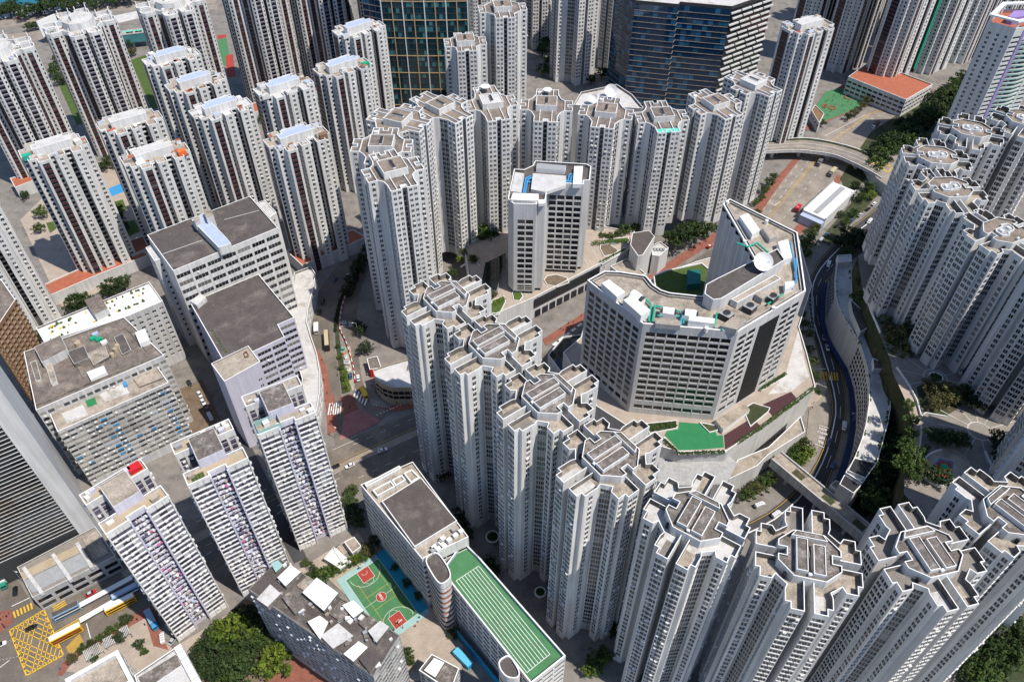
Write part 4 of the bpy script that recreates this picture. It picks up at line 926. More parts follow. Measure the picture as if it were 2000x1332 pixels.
# --- blue glass office
def blueoffice():
    bl = Bld('blue_office', 'blue glass office tower with white-ribbed right face, top centre-right', 'office tower', (0,0,0), 0, None, 100)
    H = 78; A = at2((1241,2),H); B = at2((1430,14),H); C = at2((1512,-14),H)
    d = (C-B).normalized(); back = Vector((-d.y,d.x))
    mid = A.lerp(B,.42)
    P = fix([tuple(A), tuple(mid+Vector((1.5,-2.5))), tuple(A.lerp(B,.47)+Vector((0,2.0))), tuple(B), tuple(C), tuple(C+back*26), tuple(A+back*26+d*4)])
    zs = floors(0, 19, 4.0, .4)
    for i in range(len(P)):
        p, q = P[i], P[(i+1) % len(P)]; L = math.dist(p,q); nn = dirn(p,q); right = (Vector(p)-B).length < .5
        bl.face(p, q, 0, H-.8, 'dark_metal', even(L,max(1,int(L/3.2)),L/max(1,int(L/3.2))-.12), zs, wh=3.6, style='band' if right else 'blue', recess=.04)
        if right:
            mb = MB(); dd = (Vector(q)-Vector(p)).normalized(); th = math.atan2(dd.y,dd.x)
            for k in range(19):
                for j in range(4):
                    x0 = L*(j+(.22 if k % 2 else 0))/4; mb.box(x0,-1.0,4.0*k+1.0,x0+L/4-1.2,0,4.0*k+2.0,'white_paint',rot=th,c=p)
            bl.part(mb, 'white_ribs')
        elif nn.y < -.2:
            mb = MB(); dd = (Vector(q)-Vector(p)).normalized(); th = math.atan2(dd.y,dd.x)
            for k in range(19): mb.box(0,-.22,4.0*k-.1,L,0,4.0*k+.06,'roof_tan',rot=th,c=p)
            bl.part(mb, 'floor_bands')
    bl.finish(); mb = MB(); mb.parapet(P, H-.8, 1.2, .4, 'dark_metal', 'roof_tan', 'aged_concrete', 'roof_pale'); bl.part(mb, 'roof')
blueoffice()
# --- pale green tower on the right
def greentower():
    H = 92; A = at2((1930,42),H); B = at2((1985,56),H); C = at2((2075,40),H); d = (C-B).normalized(); back = Vector((-d.y,d.x))
    bl = Bld('green_tower', 'tall pale tower with green curved balconies and a white open crown, right edge', 'apartment tower', (0,0,0), 0, None, 100)
    P = fix([tuple(A), tuple(B), tuple(C), tuple(C+Vector((8,18))), tuple(A+Vector((15,17)))]); zs = floors(0, 29, 3.0, .9)
    for i in range(len(P)):
        p, q = P[i], P[(i+1) % len(P)]; L = math.dist(p,q); f = (Vector(p)-B).length < .5
        bl.face(p, q, 0, H-2, 'pale_wall', even(L,5,L/5-1.2) if f else even(L,3,1.5,1), zs, wh=1.5, style='teal' if f else 'home', recess=.4)
        if f:
            mb = MB(); dd = (Vector(q)-Vector(p)).normalized(); n_ = dirn(p,q)
            for k in range(28):
                z = 3.0*k+.6; pts = [Vector(p)+dd*(L*(.25+.55*t/8))+n_*(2.2*math.sin(math.pi*t/8)) for t in range(9)]
                poly = fix([tuple(v) for v in pts]); mb.prism(poly, z, z+.95, 'balcony_green', 'white_paint_old', True)
            bl.part(mb, 'balconies')['kind'] = 'stuff'
            mb = MB(); e = Vector(p)+dd*(L*.22); mb.box(-.9,-.4,0,.9,.3,H-2,'violet_wall',rot=math.atan2(dd.y,dd.x),c=tuple(e)); bl.part(mb, 'violet_strip')
    bl.finish(); rf = MB(); rf.parapet(P, H-2, 2, .4, 'pale_wall', 'white_trim', 'pale_wall', 'roof_terracotta'); bl.part(rf, 'roof')
    cr = MB(); c2 = cen(P); I = [tuple(Vector(c2)+(Vector(p)-Vector(c2))*1.04) for p in P]; 
    J = inset(I, 2.6)
    for i in range(len(I)):
        a, b_, c3, d3 = I[i], I[(i+1) % len(I)], J[(i+1) % len(I)], J[i]
        cr.poly([(*a,H+4.4),(*b_,H+4.4),(*c3,H+4.4),(*d3,H+4.4)],'machine_white'); cr.poly([(*a,H+3.4),(*b_,H+3.4),(*b_,H+4.4),(*a,H+4.4)],'machine_white'); cr.poly([(*c3,H+3.4),(*d3,H+3.4),(*d3,H+4.4),(*c3,H+4.4)],'machine_white')
        q = Vector(a).lerp(Vector(c2),.1); cr.box(-.5,-.5,H-2,.5,.5,H+4.3,'machine_white',c=tuple(q))
    bl.part(cr, 'crown_ring'); mb = MB(); mb.prism(inset(P,8), H-2, H+2.5, 'violet_wall', 'violet_wall'); bl.part(mb, 'roof_block')
greentower()
# --- terracotta-roofed school block at the upper right
b = generic('school', 'low school block with a terracotta roof beside the playground with red markings', 'school', PX([(1657,150),(1770,195),(1822,165),(1700,120)], 14), 0, 14, 'white_paint', 'roof_terracotta', fh=3.4, pitch=4.2, frac=.8, wh=1.6, style='dark', recess=.15, nt=40, hp=.8, base=.5)
b = generic('low_block', 'low terracotta-roofed block under the playground tower', 'low block', PX([(1585,215),(1600,240),(1610,222),(1592,205)], 8), 0, 8, 'pale_wall', 'rust_panel', fh=3.4, pitch=4, frac=.5, nt=0, hp=.6)
# --- round-cornered shop block
P = [(730,728),(737,742),(758,752),(800,752),(830,745),(835,720),(800,707),(762,712)]
P = [(728,722),(732,738),(745,750),(765,757),(800,757),(835,750),(838,708),(800,700),(757,712)]
b = generic('shop_block', 'low round-cornered shop block with a white roof and a tan band, at the street corner', 'shop block', PX(P, 12.5), 0, 12.5, 'beige_panel', 'roof_pale', fh=3.2, pitch=3, frac=.9, wh=2.4, style='band', recess=.2, nt=40, hp=.9, top_blank=2.2, base=.2, rim='beige_panel')
mb = MB(); mb.prism(lp(b, [(795,722),(825,715),(826,705),(800,703)], 12.5), 11.7, 12.6, 'grey_wall', 'roof_brown'); b.part(mb, 'roof_patch')
b = generic('low_block', 'narrow reddish annex behind the round-cornered shop block', 'annex', PX([(716,700),(722,722),(745,718),(737,695)], 6), 0, 6, 'red_paint', 'roof_brown', blank=(0,1,2,3), hp=.5)
# ------------------------------------------------------------------ ground, roads, pavements, podium decks
ZS = [0.02]
def sheet(name, P, m, z=None, px=True, kind='structure', label=None, base=0.0, hz=None):
    if px: P = PX(P, base)
    if z is None: ZS[0] += .007; z = base+ZS[0]
    mb = MB(); mb.poly([(*p, z) for p in P], m); o = mb.obj(name); o['kind'] = kind
    if label: o['label'] = label
    return o
def ribbon(name, Lp, Rp, m, base=0.0, z=None):
    if z is None: ZS[0] += .007; z = base+ZS[0]
    mb = MB(); L = [at2(p, base) for p in Lp]; Rr = [at2(p, base) for p in Rp]
    def res(a, n):
        d = [0]
        for p, q in zip(a, a[1:]): d.append(d[-1]+(q-p).length)
        out = []
        for i in range(n+1):
            t = d[-1]*i/n; k = 0
            while k < len(d)-2 and d[k+1] < t: k += 1
            f = (t-d[k])/max(1e-6, d[k+1]-d[k])
            # Catmull-Rom for smooth kerbs
            p0, p1, p2, p3 = a[max(0,k-1)], a[k], a[k+1], a[min(len(a)-1,k+2)]
            out.append(.5*((2*p1)+(p2-p0)*f+(2*p0-5*p1+4*p2-p3)*f*f+(3*p1-p0-3*p2+p3)*f**3))
        return out
    n = 40; A, B = res(L, n), res(Rr, n)
    for i in range(n):
        q = [A[i], B[i], B[i+1], A[i+1]]
        q = fix([tuple(v) for v in q]); mb.poly([(*v, z) for v in q], m)
    o = mb.obj(name); o['kind'] = 'structure'; return A, B, z
g = MB(); g.poly([(-1800,-300,0),(1800,-300,0),(1800,3200,0),(-1800,3200,0)], 'pavement_cool'); o = g.obj('ground'); o['kind'] = 'structure'
# the harbour and the shore far at the top left
sheet('water', [(-300,14),(60,12),(170,4),(330,-12),(330,-120),(-900,-120)], 'water')
sheet('road', [(-60,62),(95,45),(200,25),(420,8),(425,-6),(200,8),(90,32),(-60,46)], 'concrete_road')
sheet('road', [(-60,100),(120,72),(300,30),(425,18),(425,10),(300,20),(110,56),(-60,78)], 'concrete_road')
sheet('car_park', [(-40,40),(90,28),(210,4),(205,-4),(80,12),(-40,22)], 'roof_pale')
sheet('plaza', [(222,32),(300,15),(305,28),(232,46)], 'roof_pale')
sheet('sports_field', [(255,118),(285,108),(330,205),(296,214)], 'lawn'); sheet('sports_field', [(112,160),(150,150),(185,235),(150,245)], 'lawn')
sheet('sports_court', [(425,78),(442,74),(452,128),(432,130)], 'court_green'); sheet('sports_court', [(424,70),(441,68),(442,74),(426,78)], 'court_red'); sheet('sports_court', [(560,70),(568,68),(572,106),(562,108)], 'court_green')
sheet('sports_court', [(440,110),(455,106),(460,150),(444,152)], 'court_red')
sheet('pavement', [(40,430),(140,330),(260,300),(300,470),(220,560),(120,600)], 'pavement_beige')
sheet('rubber_floor', [(205,372),(243,356),(249,372),(212,387)], 'pipe_blue')
sheet('lawn', [(90,436),(108,432),(112,446),(98,456)], 'lawn'); sheet('lawn', [(218,396),(240,390),(248,410),(226,424)], 'lawn'); sheet('lawn', [(228,440),(262,430),(275,452),(240,468)], 'lawn')
sheet('road', [(60,620),(250,520),(470,470),(720,450),(720,440),(460,455),(240,500),(40,600)], 'pavement_cool')
# main road from the lower left, through the crossing and along the mall
sheet('road', [(-80,1275),(0,1226),(60,1185),(178,1122),(237,1090),(640,878),(700,850),(860,786),(1060,690),(1150,636),(1290,548),(1420,468),(1480,432),(1510,470),(1420,540),(1300,640),(1180,740),(1060,800),(860,880),(700,950),(274,1192),(167,1259),(125,1290),(111,1340),(-80,1380)], 'asphalt')
sheet('road', [(-30,1060),(10,1095),(40,1140),(66,1186),(122,1290),(0,1340),(-80,1250),(-60,1180),(-10,1170)], 'asphalt')
sheet('tram_bed', [(237,1117),(470,1000),(690,893),(850,822),(855,832),(696,905),(478,1012),(245,1130)], 'concrete_road')
# the bending street and its two carriageways
ribbon('road', [(655,880),(648,800),(640,740),(630,713),(613,678),(603,650),(605,608),(629,560),(665,512),(697,478),(730,440)], [(690,870),(668,800),(665,760),(659,713),(652,664),(652,625),(664,575),(700,522),(728,492),(745,450),(760,420)], 'asphalt')
ribbon('road', [(722,470),(692,535),(673,585),(668,646),(680,690),(690,740),(708,795),(735,830)], [(745,470),(716,535),(700,585),(697,646),(706,690),(713,740),(728,780),(770,795)], 'asphalt')
ribbon('pavement', [(640,830),(632,760),(622,713),(610,678),(600,650),(604,608)], [(652,830),(645,765),(637,715),(617,678),(606,650),(608,608)], 'pavement_red')
ribbon('median_hedge_bed', [(668,770),(661,713),(655,664),(655,625),(667,575),(705,522)], [(684,765),(672,713),(664,664),(662,625),(672,580),(708,526)], 'scrub')
sheet('pavement', [(638,800),(652,765),(660,840),(640,850)], 'pavement_red'); sheet('pavement', [(664,775),(690,770),(700,800),(672,812),(664,800)], 'pavement_red')
sheet('pavement', [(672,812),(700,800),(745,822),(716,838),(664,860)], 'pavement_pink'); sheet('pavement', [(735,795),(760,795),(840,775),(842,790),(770,805)], 'pavement_red')
sheet('pavement', [(713,690),(722,740),(738,775),(760,795),(725,790),(708,745),(700,695)], 'pavement_grey')
sheet('road_works', [(668,678),(684,676),(694,745),(690,768),(678,735)], 'roof_tan'); 
# red pavements along the mall front
sheet('pavement', [(1060,663),(1145,608),(1150,620),(1066,676)], 'pavement_red'); sheet('pavement', [(1258,545),(1320,503),(1400,452),(1412,462),(1330,516),(1268,556)], 'pavement_red')
# sunken road by the flyover and the road beyond it
sheet('road', [(1470,438),(1500,392),(1560,305),(1590,268),(1650,232),(1740,196),(1830,183),(1834,200),(1760,225),(1712,262),(1672,320),(1640,372),(1600,430),(1560,462)], 'concrete_road')
sheet('pavement', [(1462,428),(1490,380),(1515,350),(1550,310),(1562,312),(1530,352),(1508,382),(1478,432)], 'pavement_red')
sheet('pavement', [(1545,455),(1612,375),(1635,342),(1648,346),(1625,382),(1560,462)], 'pavement_red')
sheet('pavement', [(1560,262),(1650,224),(1740,190),(1822,180),(1822,176),(1740,184),(1648,216),(1556,252)], 'pavement_red')
sheet('playground', [(1588,215),(1612,180),(1640,172),(1700,195),(1690,206),(1600,242)], 'court_green'); 
sheet('pavement', [(1640,172),(1648,168),(1706,192),(1700,196)], 'court_red')
# right-hand curved road
RL, RRR, zr = ribbon('road', [(1760,345),(1718,400),(1662,444),(1650,455),(1605,503),(1584,538),(1577,573),(1580,629),(1591,675),(1605,720),(1617,755),(1624,797),(1615,846),(1598,896),(1560,950),(1500,1000),(1440,1030)], [(1790,360),(1765,405),(1735,450),(1700,478),(1650,520),(1618,548),(1605,580),(1608,626),(1615,650),(1633,685),(1645,731),(1652,773),(1652,815),(1645,853),(1633,899),(1600,985),(1550,1045),(1490,1080)], 'asphalt_dark')
ribbon('pavement', [(1618,548),(1605,580),(1608,626),(1615,650),(1633,685),(1645,731),(1652,773),(1652,815),(1645,853),(1628,915)], [(1628,548),(1614,580),(1617,626),(1624,650),(1642,685),(1654,731),(1662,773),(1664,815),(1657,853),(1640,915)], 'pavement_cool')
sheet('pavement', [(1560,560),(1578,573),(1582,640),(1605,720),(1616,760),(1600,790),(1560,800),(1545,700)], 'pavement_beige')
sheet('pavement', [(1580,800),(1612,768),(1620,800),(1605,860),(1590,900),(1570,900),(1575,850)], 'pavement_grey')
sheet('slope', [(1600,470),(1660,400),(1720,330),(1745,340),(1690,410),(1620,480)], 'scrub')
sheet('slope', [(1640,350),(1700,260),(1760,220),(1880,160),(1900,230),(1760,330),(1700,335),(1660,390)], 'scrub')
sheet('road', [(1740,330),(1770,300),(1820,280),(1900,250),(1900,275),(1830,300),(1790,330),(1765,350)], 'asphalt_dark')
# right-hand plaza under the ring of towers
sheet('slope', [(1700,560),(1752,760),(1790,900),(1760,960),(1690,1010),(1650,1000),(1700,920),(1730,860)], 'scrub')
sheet('slope', [(1880,1270),(1940,1200),(2050,1180),(2050,1400),(1850,1400)], 'scrub')
# school yard, court, park, lanes
sheet('yard', [(640,1130),(745,1075),(905,1260),(900,1330),(800,1330),(760,1240)], 'pavement_beige')
sheet('road', [(345,1262),(700,1040),(712,1058),(360,1285)], 'pavement_beige')
sheet('park', [(370,1265),(480,1170),(560,1200),(640,1300),(640,1400),(400,1400)], 'earth')
sheet('path', [(520,1315),(560,1300),(580,1280),(640,1325),(720,1400),(500,1400)], 'pavement_red')
sheet('lane', [(330,770),(395,742),(470,905),(410,935)], 'earth'); sheet('lane', [(440,840),(470,830),(600,1090),(575,1100)], 'asphalt_dark')
sheet('plaza', [(120,1310),(150,1285),(225,1240),(285,1205),(340,1270),(262,1330)], 'pavement_beige')
sheet('pavement', [(112,1318),(126,1290),(165,1262),(275,1192),(288,1205),(226,1240),(150,1285),(122,1320)], 'pavement_red')
sheet('pavement', [(275,1192),(300,1180),(318,1240),(330,1270),(300,1262),(285,1210)], 'pavement_red')
sheet('pavement', [(64,1180),(75,1170),(225,1092),(330,1030),(334,1040),(236,1100),(90,1180)], 'pavement_red')
sheet('pavement', [(-20,1215),(0,1195),(20,1190),(28,1212),(5,1235),(-20,1240)], 'pavement_red')
# ------------------------------------------------------------------ painted markings
MK = {'line_white': MB(), 'line_yellow': MB()}
ZM = .62
def mark(a, b, w, m='line_white', base=0.0, z=None):
    a = at2(a, base); b = at2(b, base); d = (b-a).normalized(); n = Vector((-d.y, d.x))*w/2; z = z if z is not None else base+ZM
    MK[m].poly([(*(a-n),z),(*(b-n),z),(*(b+n),z),(*(a+n),z)], m)
def dashes(a, b, n, w=.16, m='line_white', duty=.4, base=0.0):
    for i in range(n):
        f = i/n; g_ = (i+duty)/n
        mark((a[0]+(b[0]-a[0])*f, a[1]+(b[1]-a[1])*f), (a[0]+(b[0]-a[0])*g_, a[1]+(b[1]-a[1])*g_), w, m, base)
def zebra(a, b, c, d, n, m='line_white', duty=.5):
    """bars filling the quad a-b-c-d, spaced along a-b"""
    A, B, C, D = [at2(p) for p in (a, b, c, d)]
    for i in range(n):
        f, g_ = i/n, (i+duty)/n
        q = fix([tuple(v) for v in (A.lerp(B,f), A.lerp(B,g_), D.lerp(C,g_), D.lerp(C,f))]); MK[m].poly([(*p, ZM) for p in q], m)
def along(A, B, f, w, dash=None, m='line_white'):
    pts = [a.lerp(b, f) for a, b in zip(A, B)]
    for i, (p, q) in enumerate(zip(pts, pts[1:])):
        if dash and i % 2: continue
        d = (q-p).normalized(); n = Vector((-d.y,d.x))*w/2
        MK[m].poly([(*(p-n),ZM),(*(q-n),ZM),(*(q+n),ZM),(*(p+n),ZM)], m)
# yellow box of the junction, lower left
Bx = [(20,1232),(87,1192),(125,1280),(53,1320)]
for i in range(4): mark(Bx[i], Bx[(i+1) % 4], .5, 'line_yellow')
def lerp2(a, b, f): return (a[0]+(b[0]-a[0])*f, a[1]+(b[1]-a[1])*f)
for k in range(1,7):
    f = k/7
    mark(lerp2(Bx[0],Bx[1],f), lerp2(Bx[0],Bx[3],f), .32, 'line_yellow'); mark(lerp2(Bx[2],Bx[3],f), lerp2(Bx[2],Bx[1],f), .32, 'line_yellow')
    mark(lerp2(Bx[1],Bx[0],f), lerp2(Bx[1],Bx[2],f), .32, 'line_yellow'); mark(lerp2(Bx[3],Bx[0],f), lerp2(Bx[3],Bx[2],f), .32, 'line_yellow')
zebra((100,1180),(112,1205),(136,1190),(124,1166), 7, 'line_yellow'); zebra((130,1265),(138,1282),(166,1258),(157,1239), 6, 'line_yellow')
zebra((26,1196),(66,1176),(69,1188),(30,1208), 6, 'line_yellow'); zebra((108,1236),(113,1246),(180,1206),(172,1198), 4, 'line_yellow')
zebra((644,789),(670,786),(668,810),(640,812), 6); zebra((694,762),(724,778),(716,796),(690,776), 5)
mark((24,1185),(60,1168), .35); mark((20,1290),(0,1305), .3); mark((170,1218),(178,1247), .3)
for a, b in (((0,1262),(24,1250)),((0,1290),(40,1282)),((237,1180),(680,925)),((237,1160),(680,912)),((300,1060),(640,900)),((690,905),(850,835)),((690,870),(850,800)),((700,935),(860,860))): dashes(a, b, 16 if b[0]-a[0] > 300 else 6)
mark((690,900),(850,830), .14, 'line_yellow'); mark((690,890),(850,820), .14, 'line_yellow'); mark((650,880),(700,858), .2)
mark((237,1128),(690,898), .12, 'line_yellow'); mark((233,1118),(690,890), .12, 'line_yellow')
dashes((736,812),(800,785), 10, .5); dashes((730,792),(770,800), 8, .4)
along(RL, RRR, .30, .55); along(RL, RRR, .62, .2, True); along(RL, RRR, .93, .16, None, 'line_yellow'); along(RL, RRR, .06, .16, None, 'line_yellow')
zebra((1590,727),(1638,729),(1640,745),(1592,743), 9, 'line_yellow', .45); mark((1590,722),(1612,722), .4); mark((1592,751),(1612,751), .4)
for k in range(9): mark((1577+k*1.0,582+k*8.5), (1588+k*.3,588+k*8.5), .28)
mark((1577,578),(1585,650), .25); mark((1588,580),(1590,650), .25)
mark((1599,832),(1619,838), .3); mark((1591,868),(1610,876), .3)
for a, b in (((1480,425),(1605,262)),((1492,430),(1615,268)),((1520,442),(1640,278))): dashes(a, b, 12, .2)
for o in (0, 5): mark((1486+o,442),(1622+o*.6,278), .18, 'line_yellow'); mark((1622+o*.6,278),(1700,222+o*.4), .18, 'line_yellow'); mark((1700,222+o*.4),(1828,190), .18, 'line_yellow')
dashes((1640,262),(1760,208), 10, .25); mark((1610,268),(1690,226), .3); mark((1506,398),(1512,404), .4); mark((1512,404),(1523,396), .3)
for k in range(7): mark((1080+k*12,676-k*9.2),(1088+k*12,670-k*9.2), 1.6)
for k in range(2):
    for j in range(3): mark((668+k*14+j*3.5,628+k*1),(669+k*14+j*3.5,636+k), .45)
    mark((666+k*14,639),(677+k*14,639), .5); mark((666+k*14,632),(677+k*14,632), .4)
# lettering on the right-hand road
def ground_text(body, p, along_px, size, z=ZM+.02, name='road_lettering', base=0.0, m='line_white', label=None):
    cu = bpy.data.curves.new(name, 'FONT'); cu.body = body; cu.size = size; cu.align_x = 'CENTER'; cu.align_y = 'CENTER'; cu.extrude = .005; cu.offset = .03
    cu.materials.append(M[m]); o = bpy.data.objects.new(name, cu); COL.objects.link(o)
    a = at2(p, base); b = at2(along_px, base); d = b-a; o.location = (a.x, a.y, base+z); o.rotation_euler = (0,0,math.atan2(d.y,d.x)); o['kind'] = 'structure'
    return o
ground_text('KEEP', (1606.5,840), (1616,843), 1.75); ground_text('CLEAR', (1605.5,847.5), (1615,850.5), 1.6)
GL = {'qing':[(.05,.9,.3,.9),(.02,.72,.34,.72),(.08,.55,.3,.55),(.08,.4,.3,.4),(.08,.05,.3,.05),(.08,.05,.08,.28),(.3,.05,.3,.28),(.08,.28,.3,.28),(.4,.9,1,.9),(.45,.76,.95,.76),(.38,.62,1,.62),(.7,1,.7,.62),(.48,.05,.48,.5),(.92,.02,.92,.5),(.48,.5,.92,.5),(.48,.34,.92,.34),(.48,.2,.92,.2)],
      'wu':[(.25,1,.1,.65),(.2,.82,.9,.82),(.9,.82,.8,.05),(.8,.05,.65,.1),(.5,.8,.12,.3),(.72,.8,.3,.1)],
      'ting':[(.28,1,.05,.6),(.17,.72,.17,0),(.66,1,.66,.9),(.35,.88,1,.88),(.48,.62,.86,.62),(.48,.78,.86,.78),(.48,.62,.48,.78),(.86,.62,.86,.78),(.36,.5,.98,.5),(.36,.5,.36,.4),(.98,.5,.98,.4),(.45,.34,.9,.34),(.68,.34,.68,.02),(.68,.02,.56,.08)],
      'che':[(.1,.88,.9,.88),(.5,1,.5,0),(.18,.72,.82,.72),(.18,.36,.82,.36),(.18,.72,.18,.36),(.82,.72,.82,.36),(.18,.54,.82,.54),(.02,.2,.98,.2)]}
def glyph(key, p, ap, s):
    a = at2(p); b = at2(ap); d = (b-a).normalized(); n = Vector((-d.y,d.x)); mb = MK['line_white']
    for x0,y0,x1,y1 in GL[key]:
        u = a+d*(x0-.5)*s+n*(y0-.5)*s*1.15; v = a+d*(x1-.5)*s+n*(y1-.5)*s*1.15; e = (v-u).normalized(); k = Vector((-e.y,e.x))*.09
        mb.poly([(*(u-k),ZM+.02),(*(v-k),ZM+.02),(*(v+k),ZM+.02),(*(u+k),ZM+.02)], 'line_white')
glyph('qing', (1601,856), (1611,859), 1.5); glyph('wu', (1607,857.5), (1617,860.5), 1.5); glyph('ting', (1599,864.5), (1609,867.5), 1.5); glyph('che', (1605,866.5), (1615,869.5), 1.5)
for m, mb in MK.items():
    o = mb.obj('road_marking'); o['kind'] = 'structure'
MKB = MB()
# ------------------------------------------------------------------ basketball court
c2 = lambda x, y: (660+x*.23, 1060+y*.23)
TLc, TRc, BRc = at2(c2(68,325)), at2(c2(345,140)), at2(c2(682,606)); BLc = TLc+BRc-TRc
ux = (TRc-TLc); Wc = ux.length; ux.normalize(); uy = (BRc-TRc); Lc = uy.length; uy.normalize()
def cp(x, y): return TLc+ux*x+uy*y
def csheet(name, pts, m, z): return sheet(name, fix([tuple(cp(*p)) for p in pts]), m, z, px=False)
csheet('court_apron', [(-3,-2.5),(Wc+4,-2.5),(Wc+4,Lc+2.6),(-3,Lc+2.6)], 'court_pale', .64); csheet('court_apron', [(Wc+.1,-2.5),(Wc+4.6,-2.5),(Wc+4.6,Lc+.5),(Wc+.1,Lc+.5)], 'court_blue', .66)
csheet('sports_court', [(0,0),(Wc,0),(Wc,Lc),(0,Lc)], 'court_green', .68)
lm = MB(); ly = MB(); red = MB()
def cl(mb, a, b, w, z, m):
    a = cp(*a); b = cp(*b); d = (b-a).normalized(); n = Vector((-d.y,d.x))*w/2; mb.poly([(*(a-n),z),(*(b-n),z),(*(b+n),z),(*(a+n),z)], m)
def carc(mb, x, y, r, a0, a1, w, z, m, n=24):
    for i in range(n):
        t0, t1 = a0+(a1-a0)*i/n, a0+(a1-a0)*(i+1)/n
        cl(mb, (x+r*math.cos(t0), y+r*math.sin(t0)), (x+r*math.cos(t1), y+r*math.sin(t1)), w, z, m)
hw = Wc/2
for y0, s in ((0,1),(Lc,-1)):
    q = fix([tuple(cp(*p)) for p in ((hw-2.6,y0),(hw+2.6,y0),(hw+2.6,y0+s*5.8),(hw-2.6,y0+s*5.8))]); red.poly([(*p,.70) for p in q], 'court_red')
    for a, b in (((hw-2.6,y0),(hw-2.6,y0+s*5.8)),((hw+2.6,y0),(hw+2.6,y0+s*5.8)),((hw-2.6,y0+s*5.8),(hw+2.6,y0+s*5.8)),((0,y0),(Wc,y0))): cl(lm, a, b, .14, .72, 'line_white')
    carc(lm, hw, y0+s*5.8, 1.8, 0, s*math.pi, .12, .72, 'line_white'); carc(lm, hw, y0+s*1.4, 6.6, 0, s*math.pi, .14, .72, 'line_white', 36); carc(lm, hw, y0+s*1.6, 1.25, 0, s*math.pi, .12, .73, 'line_white')
q = [cp(hw+2.05*math.cos(t*math.pi/14), Lc/2+2.05*math.sin(t*math.pi/14)) for t in range(28)]; red.poly([(*p,.705) for p in fix([tuple(v) for v in q])], 'court_red')
carc(lm, hw, Lc/2, 2.05, 0, 2*math.pi, .12, .72, 'line_white'); cl(lm, (0,Lc/2), (hw-2,Lc/2), .12, .72, 'line_white'); cl(lm, (hw+2,Lc/2), (Wc,Lc/2), .12, .72, 'line_white'); cl(lm, (Wc,0), (Wc,Lc), .16, .72, 'line_white'); cl(lm, (0,0), (0,Lc), .14, .72, 'line_white')
for a, b in (((3,5),(3,Lc-5)),((Wc-3,5),(Wc-3,Lc-5)),((3,Lc/2-3.2),(Wc-3,Lc/2-3.2)),((3,Lc/2+3.2),(Wc-3,Lc/2+3.2))): cl(ly, a, b, .1, .715, 'line_yellow')
for mb in (lm, ly, red): o = mb.obj('court_marking'); o['kind'] = 'structure'
a = cp(hw, Lc/2); ground_text('TDGS', (0,0), (1,0), 1.25, name='court_lettering'); o = bpy.data.objects['court_lettering']; o.location = (a.x, a.y, .75); o.rotation_euler = (0,0,math.atan2(-uy.y,-uy.x))
# playground letters far right
ground_text('C', (1655,192), (1668,195), 9, name='playground_lettering', m='court_red'); ground_text('EO', (1619,211), (1640,217), 8, name='playground_lettering', m='court_red')
# ------------------------------------------------------------------ decks and walls
def deck(name, label, cat, pts, z0, z1, wall, top, hp=.9, rim='white_trim', t=.35, px=True):
    P = PX(pts, z1) if px else pts; c = cen(P); th = thing(name, label, cat, (c[0],c[1],z0)); P = rel(P, c)
    w = MB(); w.prism(P, 0, z1-z0-.01, wall, top); o = w.obj('deck', th)
    if hp: r = MB(); r.parapet(P, z1-z0, hp, t, wall, rim, wall); r.obj('parapet', th)
    return th, c
mall, mc = deck('mall_podium', 'beige terraced mall podium with a long dark glass band along the red pavement', 'podium', [(969,615),(905,607),(880,590),(915,540),(905,470),(1000,435),(1180,445),(1240,455),(1228,489),(1172,517),(1042,584)], 0, 14, 'pale_wall', 'pavement_beige', hp=1.0)
def on(c, pts, z): return fix([(q.x-c[0], q.y-c[1]) for q in (at2(p, z) for p in pts)])
mb = MB(); a = at2((1043,583.4),14); b = at2((1171,517.6),14); d = (b-a).normalized(); n = Vector((d.y,-d.x)); L_ = (b-a).length; th_ = math.atan2(d.y,d.x)
mb.box(0,-.6,7.5,L_,.0,13.2,'glass_band',rot=th_,c=(a.x-mc[0],a.y-mc[1]))
for k in range(24): mb.box(L_*k/24-.08,-.75,7.5,L_*k/24+.08,-.6,13.2,'dark_metal',rot=th_,c=(a.x-mc[0],a.y-mc[1]))
for k in range(3): mb.box(0,-.8,8.5+k*1.9,L_,-.6,8.65+k*1.9,'dark_metal',rot=th_,c=(a.x-mc[0],a.y-mc[1]))
for k in range(9): mb.box(L_*k/9+.8,-.6,.2,L_*(k+1)/9-.8,.3,4.6,'glass_dark',rot=th_,c=(a.x-mc[0],a.y-mc[1]))
mb.obj('glass_band', mall)
for pts, m, h in (([(1062,548),(1068,557),(1088,562),(1112,553),(1107,543),(1085,537),(1068,540)],'earth',.5),([(1172,488),(1180,502),(1202,497),(1208,490),(1190,478),(1172,480)],'earth',.5),([(1000,572),(1003,588),(1015,589),(1022,580),(1018,572),(1003,570)],'lawn',.5),([(955,620),(958,588),(985,578),(988,590),(975,615)],'lawn',.3),([(1178,470),(1180,478),(1225,478),(1228,465)],'lawn',.8),([(1172,512),(1176,518),(1222,492),(1220,484)],'lawn',.4)):
    q = on(mc, pts, 14); b_ = MB(); b_.prism(q, 14, 14+h, 'white_trim', None); b_.parapet(q, 14+h-.2, .25, .3, 'white_trim', 'white_trim', 'white_trim', m); o = b_.obj('planter', mall)
mb = MB()   # paving joints of the terrace
for k in range(9):
    for (p, q) in (((1010+k*20,590-k*10),(960+k*22,520-k*9)),): 
        u = at2(p,14); v = at2(q,14); dd = (v-u); mb.box(0,-.12,14.0,dd.length,.12,14.03,'roof_pale',rot=math.atan2(dd.y,dd.x),c=(u.x-mc[0],u.y-mc[1]))
mb.obj('paving_joint', mall)
